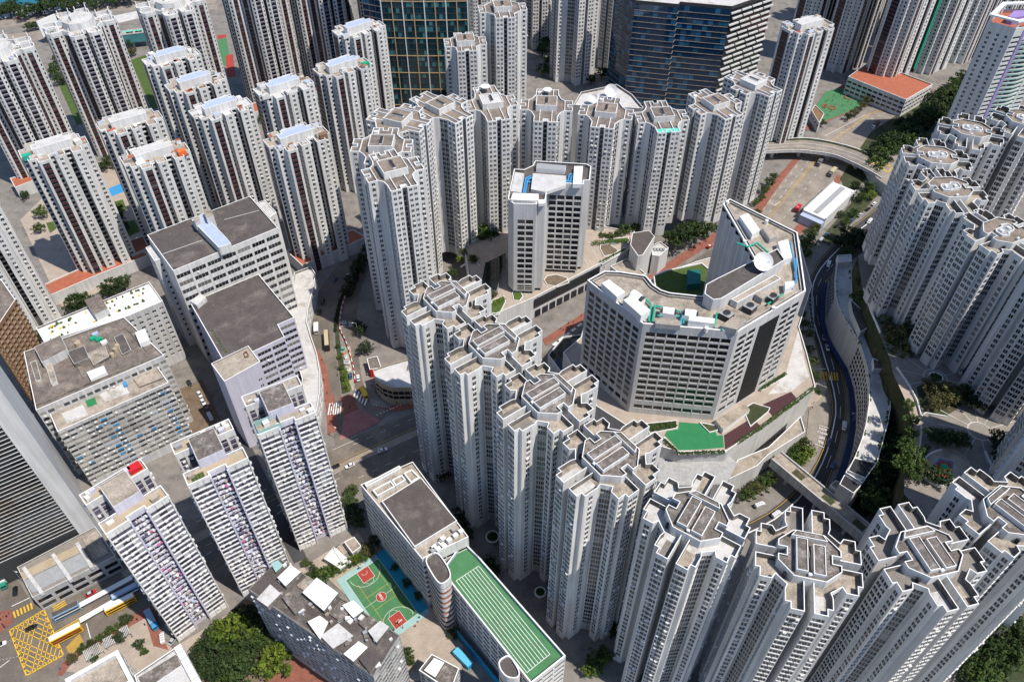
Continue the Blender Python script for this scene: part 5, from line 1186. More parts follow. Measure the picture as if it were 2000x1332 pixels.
# stepped glazed roof left of the office block
mb = MB(); 
for k in range(5):
    q = on(mc, [(935+k*7,580-k*2),(948+k*8,510-k*2),(956+k*8,508-k*2),(942+k*7,580-k*2)], 16); mb.prism(q, 14, 15+k*.7, 'machine_grey', 'glass_band')
mb.obj('glazed_steps', mall)
blk = generic('mall_block', 'grey mall block with a dark tiled roof, at the corner of the red pavement', 'mall block', PX([(1231,478),(1235,455),(1268,450),(1279,462),(1256,498),(1246,500)], 24), 0, 24, 'pale_wall', 'roof_dark', blank=tuple(range(9)), hp=.5)
blk = generic('mall_block', 'low flat grey mall roof between the tiled block and the hotel', 'mall block', PX([(1192,520),(1225,505),(1262,535),(1225,545)], 14), 0, 14, 'pale_wall', 'roof_tan', blank=tuple(range(9)), hp=.8)
blk = generic('mall_block', 'small white ventilation block with rows of grey vents, beside the tiled mall block', 'mall block', PX([(1274,478),(1290,472),(1306,484),(1288,500),(1274,498)], 14), 0, 14, 'pale_wall', 'roof_pale', blank=tuple(range(9)), hp=.8)
mb = MB()
for k in range(4): q = blk.P; mb.box(-2.6+k*1.7,-1.2,13,-1.5+k*1.7,1.2,14,'machine_grey')
blk.part(mb, 'vent_box')
blk = generic('dish_roof', 'wide grey flat roof with two white dishes, behind the arc of white towers', 'mall block', PX([(1120,205),(1135,180),(1205,165),(1235,185),(1258,212)], 45), 0, 45, 'grey_wall', 'roof_pale', blank=tuple(range(9)), hp=1.6)
for p, r in (((1193,176),4.2),((1158,190),3.0)):
    q = local(blk, p, 48); mb = MB(); mb.cyl(q[0],q[1],43.4,46.5,.4,'machine_grey',8); Rm = Matrix.Rotation(R(50),4,'X')
    for k in range(24):
        a0, a1 = 2*math.pi*k/24, 2*math.pi*(k+1)/24
        for r0, r1 in ((0,.5),(.5,1)): mb.poly([tuple(Rm @ Vector((r*rr*math.cos(a), r*rr*math.sin(a), .5*r*rr*rr))+Vector((q[0],q[1],47))) for rr, a in ((r0,a0),(r1,a0),(r1,a1),(r0,a1))][(1 if r0 == 0 else 0):], 'machine_white')
    blk.part(mb, 'dish_aerial')
# hotel podium
pod, pc = deck('hotel_podium', 'sloping-walled grey podium under the hotel with a green putting lawn', 'podium', [(1100,690),(1165,795),(1285,872),(1327,884),(1420,882),(1592,757),(1575,690),(1560,640),(1585,560),(1560,470),(1420,480),(1405,500),(1362,512),(1290,538),(1240,565),(1148,600),(1135,660)], 0, 20, 'pale_wall', 'pavement_beige', hp=.8)
for pts, m, nm in (([(1298,850),(1302,842),(1325,838),(1326,824),(1395,830),(1400,850),(1412,850),(1414,874),(1368,878),(1326,879)],'court_green_dark','putting_lawn'),([(1414,850),(1470,815),(1490,838),(1416,878)],'maroon','dark_deck'),([(1490,790),(1545,765),(1562,785),(1510,815)],'maroon','dark_deck'),([(1500,770),(1534,732),(1560,640),(1570,700),(1580,735),(1545,765)],'roof_pale','pale_deck'),([(1395,828),(1452,797),(1462,808),(1410,848)],'roof_tan','canopy')):
    q = on(pc, pts, 20); b_ = MB(); h = .06 if nm != 'canopy' else 3; b_.prism(q, 20.0, 20+h, 'white_trim', m); b_.obj(nm, pod)
for pts in ([(1450,800),(1470,788),(1504,798),(1500,806),(1465,835)],[(1483,758),(1533,727),(1535,737),(1486,765)],[(1262,828),(1322,822),(1322,838),(1300,842),(1268,848)],[(1365,826),(1398,832),(1402,842),(1385,846)],[(1298,855),(1326,884),(1415,880),(1420,884),(1326,890),(1292,862)]):
    q = on(pc, pts, 20); b_ = MB(); b_.prism(q, 20, 20.6, 'white_trim', None); b_.parapet(q, 20.4, .35, .3, 'white_trim', 'white_trim', 'white_trim', 'scrub'); b_.obj('planter', pod)
q = on(pc, [(1283,590),(1276,540),(1300,530),(1370,515),(1400,540),(1400,600),(1340,610)], 22); b_ = MB(); b_.prism(q, 20, 22, 'pale_wall', None); b_.parapet(q, 22, .8, .5, 'pale_wall', 'white_trim', 'pale_wall', 'lawn'); b_.obj('garden_terrace', pod)
q = on(pc, [(1342,558),(1342,530),(1368,530),(1368,556)], 25); b_ = MB(); b_.prism(q, 22, 26, 'teal_wall', 'teal_wall'); b_.obj('garden_hut', pod)
# lower terraces at the foot of the podium wall
lt, lc = deck('lower_terrace', 'lower grey terrace below the sloping podium wall, beside the road lettering', 'podium', [(1418,940),(1440,900),(1500,875),(1563,815),(1572,845),(1500,890),(1478,912)], 0, 11, 'pale_wall', 'roof_tan', hp=1.0)
lt2, lc2 = deck('podium_wall', 'light grey panelled wall with dark openings below the putting lawn', 'podium', [(1286,880),(1322,890),(1424,888),(1440,905),(1418,945),(1330,948),(1285,940)], 0, 13, 'grey_wall', 'grey_wall', hp=0)
# left lower part of the hotel podium: dark glazed well
dk, dc = deck('glazed_well', 'dark glazed sunken well between the terraced towers and the hotel', 'podium', [(1070,695),(1100,660),(1135,655),(1140,705),(1170,770),(1150,800)], 0, 9, 'pale_wall', 'glass_band', hp=1.0)
# curved arcade along the right-hand road
def arcade():
    Lp = [(1636,505),(1631,540),(1631,580),(1638,605),(1648,625),(1664,650),(1678,672),(1691,713),(1696,750),(1696,790),(1690,830),(1682,860),(1668,895),(1650,925)]
    Rp = [(1661,505),(1662,545),(1665,600),(1690,612),(1700,640),(1707,672),(1728,710),(1733,740),(1738,770),(1738,800),(1733,830),(1722,870),(1712,905),(1683,946)]
    z1 = 21.0; th = thing('arcade', 'curving pale arcade wall with square dark windows and a roof walk along the curved road', 'arcade', (0,0,0))
    A = [at2(p, z1) for p in Lp]; B = [at2(p, z1) for p in Rp]
    P = fix([tuple(v) for v in A+list(reversed(B))])
    w = MB(); w.prism(P, 0, z1-.01, 'pale_wall', 'roof_pale'); w.obj('wall', th)
    r = MB(); r.parapet(P, z1, 1.1, .3, 'pale_wall', 'white_trim', 'white_paint_old'); r.obj('parapet', th)
    g_ = MB(); cn = MB(); off = []
    for i, (p, q) in enumerate(zip(A, A[1:])):
        d = q-p; L = d.length; d.normalize(); n = Vector((d.y,-d.x)); 
        if n.x > 0: n = -n
        t = math.atan2(d.y,d.x)
        if i not in (2,3,4,5):
            k = max(2, int(L/2.6))
            for j in range(k):
                for zz in (5.5,8.6,11.7,14.8,17.4): 
                    e = p+d*(L*(j+.5)/k)+n*.06
                    g_.box(-.8,-.05,zz,.8,.05,zz+1.7,'glass_dark',rot=t,c=(e.x,e.y))
        off.append((p+n*.3, p+n*2.9, q+n*.3, q+n*2.9))
    g_.obj('arcade_windows', th)['kind'] = 'stuff'
    for a, b, c_, d_ in off:
        q = fix([tuple(v) for v in (a,b,d_,c_)]); cn.prism(q, 3.0, 3.2, 'canopy_blue', 'canopy_blue', True)
    cn.obj('blue_canopy', th)
    for pts, h, m in (([(1660,585),(1690,612),(1698,640),(1680,650),(1664,612)],4.5,'roof_dark'),([(1704,700),(1728,710),(1728,722),(1706,722)],3.2,'roof_dark'),([(1635,500),(1662,498),(1663,512),(1637,514)],3,'roof_pale'),([(1668,895),(1712,905),(1690,935),(1655,920)],.9,'black_gap')):
        q = PX(pts, z1+h); b_ = MB(); b_.prism(q, z1, z1+h, 'white_paint'); b_.parapet(q, z1+h, .5, .3, 'white_paint', 'white_trim', 'white_paint', m); b_.obj('roof_hut', th)
    pl = MB(); rnd = random.Random(2)
    for k in range(90):
        f = rnd.random(); i = min(len(B)-2, int(f*(len(B)-1))); ff = f*(len(B)-1)-i; e = B[i].lerp(B[i+1], ff); e2 = A[i].lerp(A[i+1], ff); side = rnd.choice((.06,.94))
        if ff < .1 and i < 4: continue
        e = e2.lerp(e, side); rr = rnd.uniform(.4,.9); pl.cyl(e.x,e.y,z1,z1+rnd.uniform(.6,1.6),rr,rnd.choice(('lawn','grass','lawn')),7,r2=rr*.5)
    pl.obj('roof_plants', th)['kind'] = 'stuff'
    q = PX([(1650,925),(1683,946),(1668,962),(1640,944)], 21); b_ = MB(); b_.prism(q, 0, 20, 'pale_wall'); b_.parapet(q, 20, .6, .3, 'pale_wall', 'white_trim', 'pale_wall', 'black_gap'); b_.obj('end_block', th)
arcade()
# raised plaza under the right-hand ring of towers, its retaining bank overgrown
PZ = 34.0
pzP = PX([(1676,500),(1684,560),(1698,605),(1717,650),(1738,700),(1744,726),(1768,768),(1783,830),(1780,882),(1766,928),(1766,965),(1810,1010),(2300,1010),(2300,470),(1720,470)], PZ)
mb = MB(); mb.prism(pzP, 0, PZ, 'scrub', 'pavement_grey'); o = mb.obj('plaza'); o['kind'] = 'structure'
sheet('flower_bed', [(1790,757),(1812,745),(1850,752),(1880,790),(1868,800),(1848,812),(1808,806),(1797,790)], 'scrub', z=PZ+.05, base=PZ)
# covered footbridge
def beam_deck(name, label, cat, a, b, w, z0, z1, roof, side, piers=3):
    a = at2(a, z1); b = at2(b, z1); d = b-a; L = d.length; t = math.atan2(d.y,d.x); th = thing(name, label, cat, (a.x,a.y,0), t)
    mb = MB(); mb.box(-1,-w/2,z0,L+1,w/2,z1,side,top=roof,bottom=True); mb.obj('deck', th)
    r = MB()
    for s in (-1,1): r.box(-1,s*w/2-.25,z1,L+1,s*w/2+.25,z1+.9,'white_paint_old')
    for k in range(6 if w < 10 else 0): r.box(L*(k+.5)/6-2.6,-w/4,z1,L*(k+.5)/6+2.6,w/4,z1+.08,'scrub' if k % 2 else 'roof_tan')
    r.obj('parapet', th)
    for k in range(piers): p = MB(); p.box(L*(k+.5)/piers-.6,-1,0,L*(k+.5)/piers+.6,1,z0,'pale_wall'); p.obj('pier', th)
    return th, L
beam_deck('footbridge', 'long covered footbridge with planted roof crossing the curved road', 'footbridge', (1519,893), (1694,1038), 6.4, 6.5, 11.5, 'roof_tan', 'white_paint_old')
g2 = generic('stair_block', 'small tan-roofed stair block halfway along the covered footbridge', 'stair block', PX([(1621,947),(1633,937),(1657,953),(1645,965)], 14), 0, 14, 'pale_wall', 'roof_tan', blank=(0,1,2,3), hp=.6)
# elevated flyover
def flyover():
    c4 = lambda x, y: (1440+x/3.734, 240+y/3.734)
    Up = [c4(*p) for p in ((60,150),(230,138),(380,122),(500,118),(650,138),(850,188),(1000,250),(1070,290))]
    Lo = [c4(*p) for p in ((60,222),(230,213),(380,206),(500,210),(700,240),(850,300),(980,366),(1050,410))]
    z = 8.0; th = thing('flyover', 'curved concrete flyover with planted edges over the sunken road', 'flyover', (0,0,0))
    A, B, _ = ribbon('tmp', Up, Lo, 'concrete_road', base=z, z=z); bpy.data.objects.remove(bpy.data.objects['tmp'])
    mb = MB(); pr = MB(); ps = MB()
    for i in range(len(A)-1):
        q = fix([tuple(v) for v in (A[i],B[i],B[i+1],A[i+1])]); mb.prism(q, z-1.3, z, 'pale_wall', 'concrete_road', True)
        for E, O in ((A,B),(B,A)):
            e0, e1 = E[i].lerp(O[i],.03), E[i+1].lerp(O[i+1],.03); q = fix([tuple(v) for v in (E[i],E[i+1],e1,e0)]); pr.prism(q, z+.01, z+1.0, 'white_paint_old', 'white_trim')
            f0, f1 = E[i].lerp(O[i],.10), E[i+1].lerp(O[i+1],.10); q = fix([tuple(v) for v in (e0,e1,f1,f0)]); ps.prism(q, z+.01, z+.5+.4*random.random(), 'grass', 'scrub')
    mb.obj('deck', th); pr.obj('parapet', th); o = ps.obj('edge_plants', th); o['kind'] = 'stuff'
    ln = MB()
    for f in (.36,.62):
        for i in range(len(A)-1):
            p, q = A[i].lerp(B[i],f), A[i+1].lerp(B[i+1],f); d = (q-p).normalized(); n = Vector((-d.y,d.x))*.11
            ln.poly([(*(p-n),z+.03),(*(q-n),z+.03),(*(q+n),z+.03),(*(p+n),z+.03)], 'line_white')
    ln.obj('lane_lines', th)
    for i in (8,16,24,32):
        c_ = A[i].lerp(B[i],.5); p = MB(); p.box(-.8,-2.4,0,.8,2.4,z-1.3,'pale_wall',c=tuple(c_)); p.obj('pier', th)
flyover()
yb = MB()
def yl(a, b):
    a = at2(a, 8); b = at2(b, 8); d = (b-a).normalized(); n = Vector((-d.y,d.x))*.25; yb.poly([(*(a-n),8.06),(*(b-n),8.06),(*(b+n),8.06),(*(a+n),8.06)], 'line_yellow')
jt, jc = deck('flyover_junction', 'raised road junction with a yellow box at the right end of the flyover', 'junction', [(1690,310),(1720,295),(1765,300),(1790,330),(1770,380),(1735,365),(1712,348)], 0, 8, 'pale_wall', 'concrete_road', hp=0)
for a, b in (((1700,318),(1735,338)),((1735,338),(1742,326)),((1742,326),(1708,312)),((1708,312),(1700,318)),((1700,318),(1742,326)),((1708,312),(1735,338)),((1712,325),(1722,314)),((1722,332),(1732,320))): yl(a, b)
o = yb.obj('road_marking'); o['kind'] = 'structure'
# turquoise elevated walkway, billboard, white station canopy, small terracotta podiums of the ribbed towers
th, L = beam_deck('walkway', 'turquoise glazed walkway near the motorway, top left', 'walkway', (240,66), (292,60), 7, 5, 12, 'roof_teal', 'glass_teal', 2)
th, L = beam_deck('station_canopy', 'long white canopy with a grey louvre strip beside the sunken road', 'station', (1592,418), (1648,366), 15, 0.5, 7.5, 'machine_white', 'white_paint', 1)
mb = MB(); mb.box(1,-1.5,7.52,L-1,1.8,7.9,'machine_grey',top='machine_grey'); mb.box(-1,-7.2,0,-5,7.2,6,'roof_blue'); mb.obj('louvre_strip', th)
a = at2((74,50),16); b = at2((109,35),16); d = b-a; th = thing('billboard', 'big white billboard with a small dark figure pair, top left', 'billboard', (a.x,a.y,0), math.atan2(d.y,d.x)); mb = MB(); mb.box(0,-.5,6,d.length,.5,19,'machine_white'); mb.obj('board', th)
mb = MB()
for x in (.1,.5,.9): mb.box(d.length*x-.4,-.3,0,d.length*x+.4,.3,6,'dark_metal')
mb.obj('post', th)['kind'] = 'stuff'; mb = MB()
for x, h in ((.40,2.2),(.50,3.0)):
    for k, (w_, z_) in enumerate(((.55,0),(.8,.35),(.5,.75))): mb.box(d.length*x-w_,-.56,11+h*z_,d.length*x+w_,-.5,11+h*(z_+.3),'machine_grey' if x < .45 else 'dark_metal')
mb.obj('figure_print', th)
for i, (label, pts, h) in enumerate((('terracotta-roofed podium under the ribbed tower with the green tarpaulin', [(95,580),(200,535),(290,500),(270,480),(170,520),(80,560)], 7),('terracotta-roofed podium above the left car lane, beside the brown balconied block',[(20,350),(60,338),(72,352),(30,368)],8),('terracotta podium between two blue-roofed ribbed towers',[(490,205),(515,195),(520,212),(498,222)],7),('terracotta podium at the foot of the ribbed tower with two roof houses',[(600,170),(628,160),(632,175),(606,186)],7),
        ('dark terracotta podium below the rust-boxed ribbed tower',[(560,492),(690,450),(715,465),(590,520)],8),('terracotta podium beside the large grey-roofed factory',[(245,475),(280,462),(292,485),(258,500)],8))):
    deck('podium', label, 'podium', pts, 0, h, 'pale_wall', 'roof_terracotta', hp=.7)
# low pavilions right of the school lane
for label, pts, h, m in (('small shed with a half white, half dark roof beside the school hedge', [(632,1090),(652,1067),(686,1096),(664,1110)], 4, 'machine_white'),('flat tan shed roof next to the school corner', [(672,1058),(692,1048),(706,1066),(688,1080)], 4, 'roof_tan')):
    b = generic('shed', label, 'shed', PX(pts, h), 0, h, 'pale_wall', m, blank=(0,1,2,3), hp=.3)
    if m == 'machine_white': mb = MB(); mb.prism(lp(b, [(650,1070),(664,1062),(684,1090),(670,1102)], 4.3), 3.72, 4.3, 'roof_dark'); b.part(mb, 'roof_patch')
# blue hoarding and blue container in the school yard
a = at2((893,1234),4); b2 = at2((985,1345),4); d = b2-a; mb = MB(); mb.box(0,-.15,0,d.length,.15,5.5,'pipe_cyan',rot=math.atan2(d.y,d.x),c=(a.x,a.y))
for m_ in (): pass
o = mb.obj('hoarding'); tag(o, 'bright blue hoarding wall along the school yard, beside the blue container', 'hoarding')
a = at2((884,1272),3.2); b2 = at2((914,1302),3.2); d = b2-a; th = thing('container', 'light blue site container in the school yard beside the blue hoarding', 'container', (a.x,a.y,0), math.atan2(d.y,d.x))
mb = MB(); mb.box(0,0,0.05,d.length,2.6,3.2,'container_blue')
for k in range(14): mb.box(d.length*k/14,-.06,.2,d.length*k/14+.25,0,3.0,'container_blue')
mb.obj('body', th); mb = MB(); mb.box(d.length,.3,.2,d.length+.08,2.3,2.9,'pipe_cyan'); mb.obj('door', th)
# ------------------------------------------------------------------ trees: trunk with limbs, crown of many small leaf clumps
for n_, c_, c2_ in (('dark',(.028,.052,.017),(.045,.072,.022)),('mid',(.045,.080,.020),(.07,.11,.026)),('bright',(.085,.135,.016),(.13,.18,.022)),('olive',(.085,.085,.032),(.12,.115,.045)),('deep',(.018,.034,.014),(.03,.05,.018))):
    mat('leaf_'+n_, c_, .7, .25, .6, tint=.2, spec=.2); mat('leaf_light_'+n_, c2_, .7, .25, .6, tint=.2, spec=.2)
def tree_proto(kind, seed, clumps=64, leaves=15, flat=.8):
    rnd = random.Random(seed); cr = MB(); tr = MB()
    # unit tree: crown radius 1, crown centre at height 1.25
    tr.cyl(0,0,0,.75,.085,'bark',7,r2=.05)
    cen_ = []
    for k in range(clumps):
        while True:
            v = Vector((rnd.uniform(-1,1), rnd.uniform(-1,1), rnd.uniform(-1,1)))
            if .25 < v.length < 1: break
        v = v.normalized()*(v.length**.5)*rnd.uniform(.72,1.08)
        lob = 1+.22*math.sin(3*math.atan2(v.y,v.x)+seed)+.12*math.sin(5*math.atan2(v.y,v.x)+2*seed)
        cen_.append(Vector((v.x*lob, v.y*lob, 1.2+v.z*flat*(.95 if v.z > 0 else .6))))
    for c in cen_[:9]: tr.tube([(0,0,.6), tuple(c*.55+Vector((0,0,.35))), tuple(c)], .025, 'bark', 5)
    for c in cen_:
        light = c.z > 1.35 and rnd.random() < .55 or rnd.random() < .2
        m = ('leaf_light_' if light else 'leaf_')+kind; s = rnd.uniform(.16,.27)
        for j in range(leaves):
            d = Vector((rnd.gauss(0,1), rnd.gauss(0,1), rnd.gauss(0,.7))).normalized()*s*rnd.uniform(.4,1.1); p = c+d
            n = (d.normalized()*.7+Vector((rnd.uniform(-1,1), rnd.uniform(-1,1), rnd.uniform(-.2,1)))).normalized()
            u = n.orthogonal().normalized(); w = n.cross(u); a = rnd.uniform(0,6.28); u, w = u*math.cos(a)+w*math.sin(a), w*math.cos(a)-u*math.sin(a)
            e = rnd.uniform(.045,.095)
            cr.poly([tuple(p-u*e*1.5), tuple(p-w*e*.8), tuple(p+u*e*1.5), tuple(p+w*e*.8)], m)
    return tr, cr
PROTO = {}
def tree(u, v, r, kind, label, group, base=0.0, seed=None, tall=1.0):
    rnd = random; k = (kind, rnd.randrange(3))
    loc = at(u, v, base)
    root = thing('tree', label, 'tree', (loc.x, loc.y, base), rnd.uniform(0,6.28), group)
    if k not in PROTO:
        tr, cr = tree_proto(kind, hash(kind) % 7*0+k[1]*11+len(kind)); t = tr.obj('trunk', root); c = cr.obj('crown', root); PROTO[k] = (t.data, c.data)
    else:
        for nm, me in zip(('trunk','crown'), PROTO[k]): o = bpy.data.objects.new(nm, me); COL.objects.link(o); o.parent = root
    s = r*rnd.uniform(.9,1.1); root.scale = (s, s*rnd.uniform(.85,1.15), s*tall)
    return root
random.seed(21)
def grove(label, group, items, kind, base=0.0, tall=1.0):
    for it in items: tree(it[0], it[1], it[2], it[3] if len(it) > 3 else kind, label, group, base, tall=tall)
grove('dense green park tree between the slab blocks and the long tenement', 'park trees by the tenement', [(425,1262,5.5,'dark'),(405,1290,5,'dark'),(445,1300,6.5,'dark'),(470,1262,6,'dark'),(488,1290,5.5,'dark'),(430,1322,5.5,'dark'),(478,1320,6,'dark'),(505,1262,5,'mid'),(402,1318,4.5,'dark'),(458,1336,5,'mid'),(490,1222,4,'deep'),(505,1205,3.6,'deep'),(480,1205,3.5,'deep'),(515,1235,3.6,'deep')], 'dark')
grove('tall bright yellow-green tree at the top of the little park', 'bright park trees', [(458,1248,6.2,'bright'),(440,1238,4.6,'bright'),(478,1240,4.6,'bright')], 'bright')
grove('bright yellow-green tree standing alone beside the red park path', 'bright lone trees', [(540,1308,6.0,'bright'),(546,1290,4.2,'bright')], 'bright')
grove('small tree in the hedge row between the slab blocks and the basketball court', 'hedge trees above the court', [(602,1135,2.6,'mid'),(617,1128,3.2,'mid'),(636,1132,3.6,'mid'),(652,1120,2.4,'mid'),(668,1112,2.4,'bright'),(682,1106,2.2,'mid'),(697,1098,2.3,'bright'),(711,1092,2.2,'mid'),(600,1105,2.2,'mid')], 'mid')
grove('reddish brown bare-looking tree at the corner of the court hedge', 'reddish tree', [(719,1082,3.2,'olive')], 'olive')
grove('dark tree squeezed between the slab block and the tall school building', 'dark trees beside the school', [(694,1010,4,'dark'),(702,1028,3.6,'dark'),(684,988,3.5,'mid'),(733,1065,3.2,'deep'),(690,965,3,'mid')], 'dark')
grove('small shrub tree along the left wall of the school', 'shrubs along the school wall', [(772,1112,1.8,'dark'),(796,1143,1.8,'dark'),(818,1168,2,'dark'),(886,1242,2.2,'dark'),(797,1278,2.4,'mid'),(802,1294,2.2,'mid')], 'dark')
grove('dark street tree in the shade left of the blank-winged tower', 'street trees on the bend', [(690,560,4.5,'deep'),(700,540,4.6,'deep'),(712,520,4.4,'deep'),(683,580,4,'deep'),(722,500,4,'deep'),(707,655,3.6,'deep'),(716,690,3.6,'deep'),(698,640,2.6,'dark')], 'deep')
grove('low shrub on the median of the bending street', 'median shrubs', [(664,700,1.4,'bright'),(668,722,1.6,'mid'),(672,742,1.6,'mid'),(660,680,1.3,'mid'),(676,760,1.2,'olive')], 'mid')
grove('big bright tree on the mall terrace, left of the narrow office block', 'big terrace trees', [(945,478,7.5,'mid'),(960,468,5.5,'mid')], 'mid', base=8)
grove('garden shrub tree on the mall terrace under the arc of towers', 'terrace shrubs', [(905,500,2.5,'mid'),(925,515,3.2,'dark'),(898,512,2,'bright'),(960,585,3,'olive'),(1190,470,2.6,'mid'),(1205,466,3,'mid'),(1220,460,3.6,'mid'),(1240,452,2.6,'mid'),(1175,466,2.2,'mid'),(885,540,2.4,'mid'),(905,575,2.4,'dark')], 'mid', base=12)
grove('large dark tree between the arc of towers and the red pavement', 'large trees above the red pavement', [(1332,478,7.5,'dark'),(1352,470,6.5,'dark'),(1372,464,5.6,'dark'),(1316,482,5,'mid'),(1300,470,3.5,'mid'),(1390,455,3.5,'mid')], 'dark', base=6)
grove('tree on the planted verge left of the sunken road', 'verge trees left of the sunken road', [(1492,378,3,'mid'),(1502,366,3.4,'mid'),(1486,392,2.6,'mid'),(1474,402,2.6,'bright'),(1510,352,2.6,'mid'),(1478,420,2.2,'mid')], 'mid')
grove('dense dark tree of the wooded slope below the tall pale green tower', 'wooded slope', [(1705+k*9+random.uniform(-6,6), 318-k*8.2+j*14+random.uniform(-6,6), random.uniform(4.5,7), random.choice(('deep','dark','dark','mid'))) for k in range(20) for j in range(3)], 'dark')
grove('tree on the planted bank between the white canopy and the curved road', 'bank trees by the canopy', [(1715,352,4.6,'bright'),(1695,375,4,'mid'),(1680,395,3.6,'mid'),(1700,390,3,'bright'),(1665,425,3,'mid'),(1650,440,3,'mid'),(1668,375,3.6,'deep'),(1655,395,3.4,'deep'),(1640,425,2.4,'dark')], 'mid')
grove('olive-green tree between the hotel and the curved road', 'trees behind the hotel corner', [(1572,490,5,'mid'),(1580,470,4.2,'mid'),(1566,508,4,'mid'),(1590,455,3.4,'olive')], 'mid')
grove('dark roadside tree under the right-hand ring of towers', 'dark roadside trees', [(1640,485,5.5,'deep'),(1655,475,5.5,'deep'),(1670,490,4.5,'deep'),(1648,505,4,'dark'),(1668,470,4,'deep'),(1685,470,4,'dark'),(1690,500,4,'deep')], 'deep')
grove('olive tree beside the roof walk of the curved arcade', 'trees beside the arcade', [(1678,560,3.2,'mid'),(1672,590,3.6,'mid'),(1700,600,4,'mid'),(1708,618,4.2,'mid'),(1718,640,4.6,'mid'),(1728,660,5.4,'olive'),(1745,680,6,'olive'),(1760,690,5.5,'olive'),(1735,690,5,'mid'),(1755,705,5,'olive'),(1770,700,4.5,'mid'),(1680,525,3,'dark')], 'mid', base=28)
grove('yellowish half-bare tree in the plaza bed below the round planter', 'plaza bed trees', [(1812,770,4.6,'olive'),(1830,780,5,'olive'),(1848,790,4.6,'olive'),(1820,800,4,'olive'),(1860,780,4,'olive')], 'olive', base=34)
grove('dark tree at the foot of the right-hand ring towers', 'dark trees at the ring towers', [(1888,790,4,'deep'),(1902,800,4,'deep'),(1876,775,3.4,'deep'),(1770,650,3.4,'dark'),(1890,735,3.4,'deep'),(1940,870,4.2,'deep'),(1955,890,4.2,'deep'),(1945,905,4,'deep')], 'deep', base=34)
grove('tree in the sunken wood left of the oval playground', 'sunken wood', [(1740+random.uniform(-16,16)+(.12*(y-780) if y < 880 else -.5*(y-890)), y+random.uniform(-6,6), random.uniform(3.6,5.6), random.choice(('deep','deep','dark','mid'))) for y in range(785,1000,9) for q in (0,1)], 'deep', base=12)
grove('lit tree along the garden path left of the oval playground', 'garden path trees', [(1770,800,3,'mid'),(1776,830,3.4,'mid'),(1772,860,3.8,'mid'),(1764,885,4.4,'mid'),(1770,905,4.6,'mid'),(1758,920,4.4,'mid'),(1775,935,4,'mid'),(1790,930,3.6,'dark'),(1815,860,3.4,'dark'),(1830,866,3.8,'dark'),(1848,868,3.8,'dark'),(1868,872,3.8,'dark'),(1815,940,4,'dark'),(1835,945,3.6,'dark'),(1800,915,2.6,'mid')], 'mid', base=34)
grove('tree beside the hotel podium and the zebra crossing', 'trees along the podium edge', [(1570,640,2.6,'mid'),(1575,660,3,'mid'),(1578,690,2.8,'dark'),(1582,715,3,'mid'),(1573,735,3,'mid'),(1585,745,3,'dark'),(1560,745,2.6,'mid'),(1565,620,2.4,'mid'),(1595,770,2,'mid')], 'mid', base=10)
grove('shrub tree below the lower grey terrace, beside the footbridge', 'trees under the terrace', [(1548,885,4.2,'mid'),(1562,880,4,'dark'),(1570,895,4,'bright'),(1560,905,3.4,'bright'),(1545,905,3.6,'mid'),(1500,905,3.6,'dark'),(1510,895,3.4,'dark'),(1470,965,4,'olive'),(1485,955,3.8,'mid'),(1500,945,3.6,'mid'),(1455,975,3.4,'mid')], 'mid')
grove('dark tree in the bottom right corner', 'bottom right trees', [(1905,1290,6,'dark'),(1930,1265,6,'dark'),(1950,1300,6.5,'mid'),(1890,1318,5,'mid'),(1975,1240,5.5,'dark'),(1985,1280,6,'dark'),(1915,1325,5,'mid')], 'dark')
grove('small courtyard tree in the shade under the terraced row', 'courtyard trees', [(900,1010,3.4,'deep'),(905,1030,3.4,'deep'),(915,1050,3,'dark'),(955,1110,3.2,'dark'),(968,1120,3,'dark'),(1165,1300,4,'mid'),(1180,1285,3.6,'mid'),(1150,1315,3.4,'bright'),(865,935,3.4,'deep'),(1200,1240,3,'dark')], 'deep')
grove('big round tree behind the white roof garden block', 'trees behind the roof garden', [(155,610,5.5,'dark'),(170,598,5,'dark'),(228,575,5.5,'dark'),(245,565,5,'dark'),(215,580,4.5,'dark'),(85,662,3,'dark')], 'dark')
grove('garden tree between the ribbed towers', 'trees between the ribbed towers', [(205,335,3.4,'dark'),(215,325,3.6,'dark'),(225,330,3,'mid'),(235,440,4.5,'dark'),(245,455,4,'deep'),(230,420,4,'mid'),(52,390,3,'dark'),(86,425,4,'mid'),(80,455,3.4,'mid'),(120,135,6,'dark'),(112,150,5,'mid'),(125,165,5,'dark'),(255,95,4,'dark'),(270,88,4,'dark'),(262,110,4,'olive'),(520,220,4,'mid'),(528,232,3.4,'dark'),(628,190,4,'mid'),(632,205,4,'dark'),(635,220,3.4,'dark'),(515,240,4,'mid'),(575,105,4.4,'dark'),(505,160,4,'dark')], 'dark')
grove('dark tree among the parked cars of the shoreline', 'shoreline trees', [(8+k*14+random.uniform(-4,4), 40-k*1.9+random.uniform(-6,6), random.uniform(4.5,7.5)) for k in range(22)]+[(60+k*12, 62-k*2.4, 4) for k in range(6)], 'dark')
grove('tree in the gap among the pale towers behind the arc', 'trees among the back towers', [(1060,112,6,'dark'),(1066,100,6,'dark'),(1070,130,5,'mid'),(1175,155,4.5,'dark'),(1190,150,4.5,'mid'),(1060,150,5,'dark'),(1220,145,4,'dark'),(1155,165,4,'dark'),(1215,160,3.4,'dark')], 'dark')
grove('palm-like street tree beside the playground with red markings', 'playground trees', [(1682,215,3.4,'olive'),(1690,205,3.4,'olive'),(1655,236,3,'dark'),(1668,228,3,'olive'),(1602,248,3.4,'dark'),(1700,200,3,'olive')], 'olive')
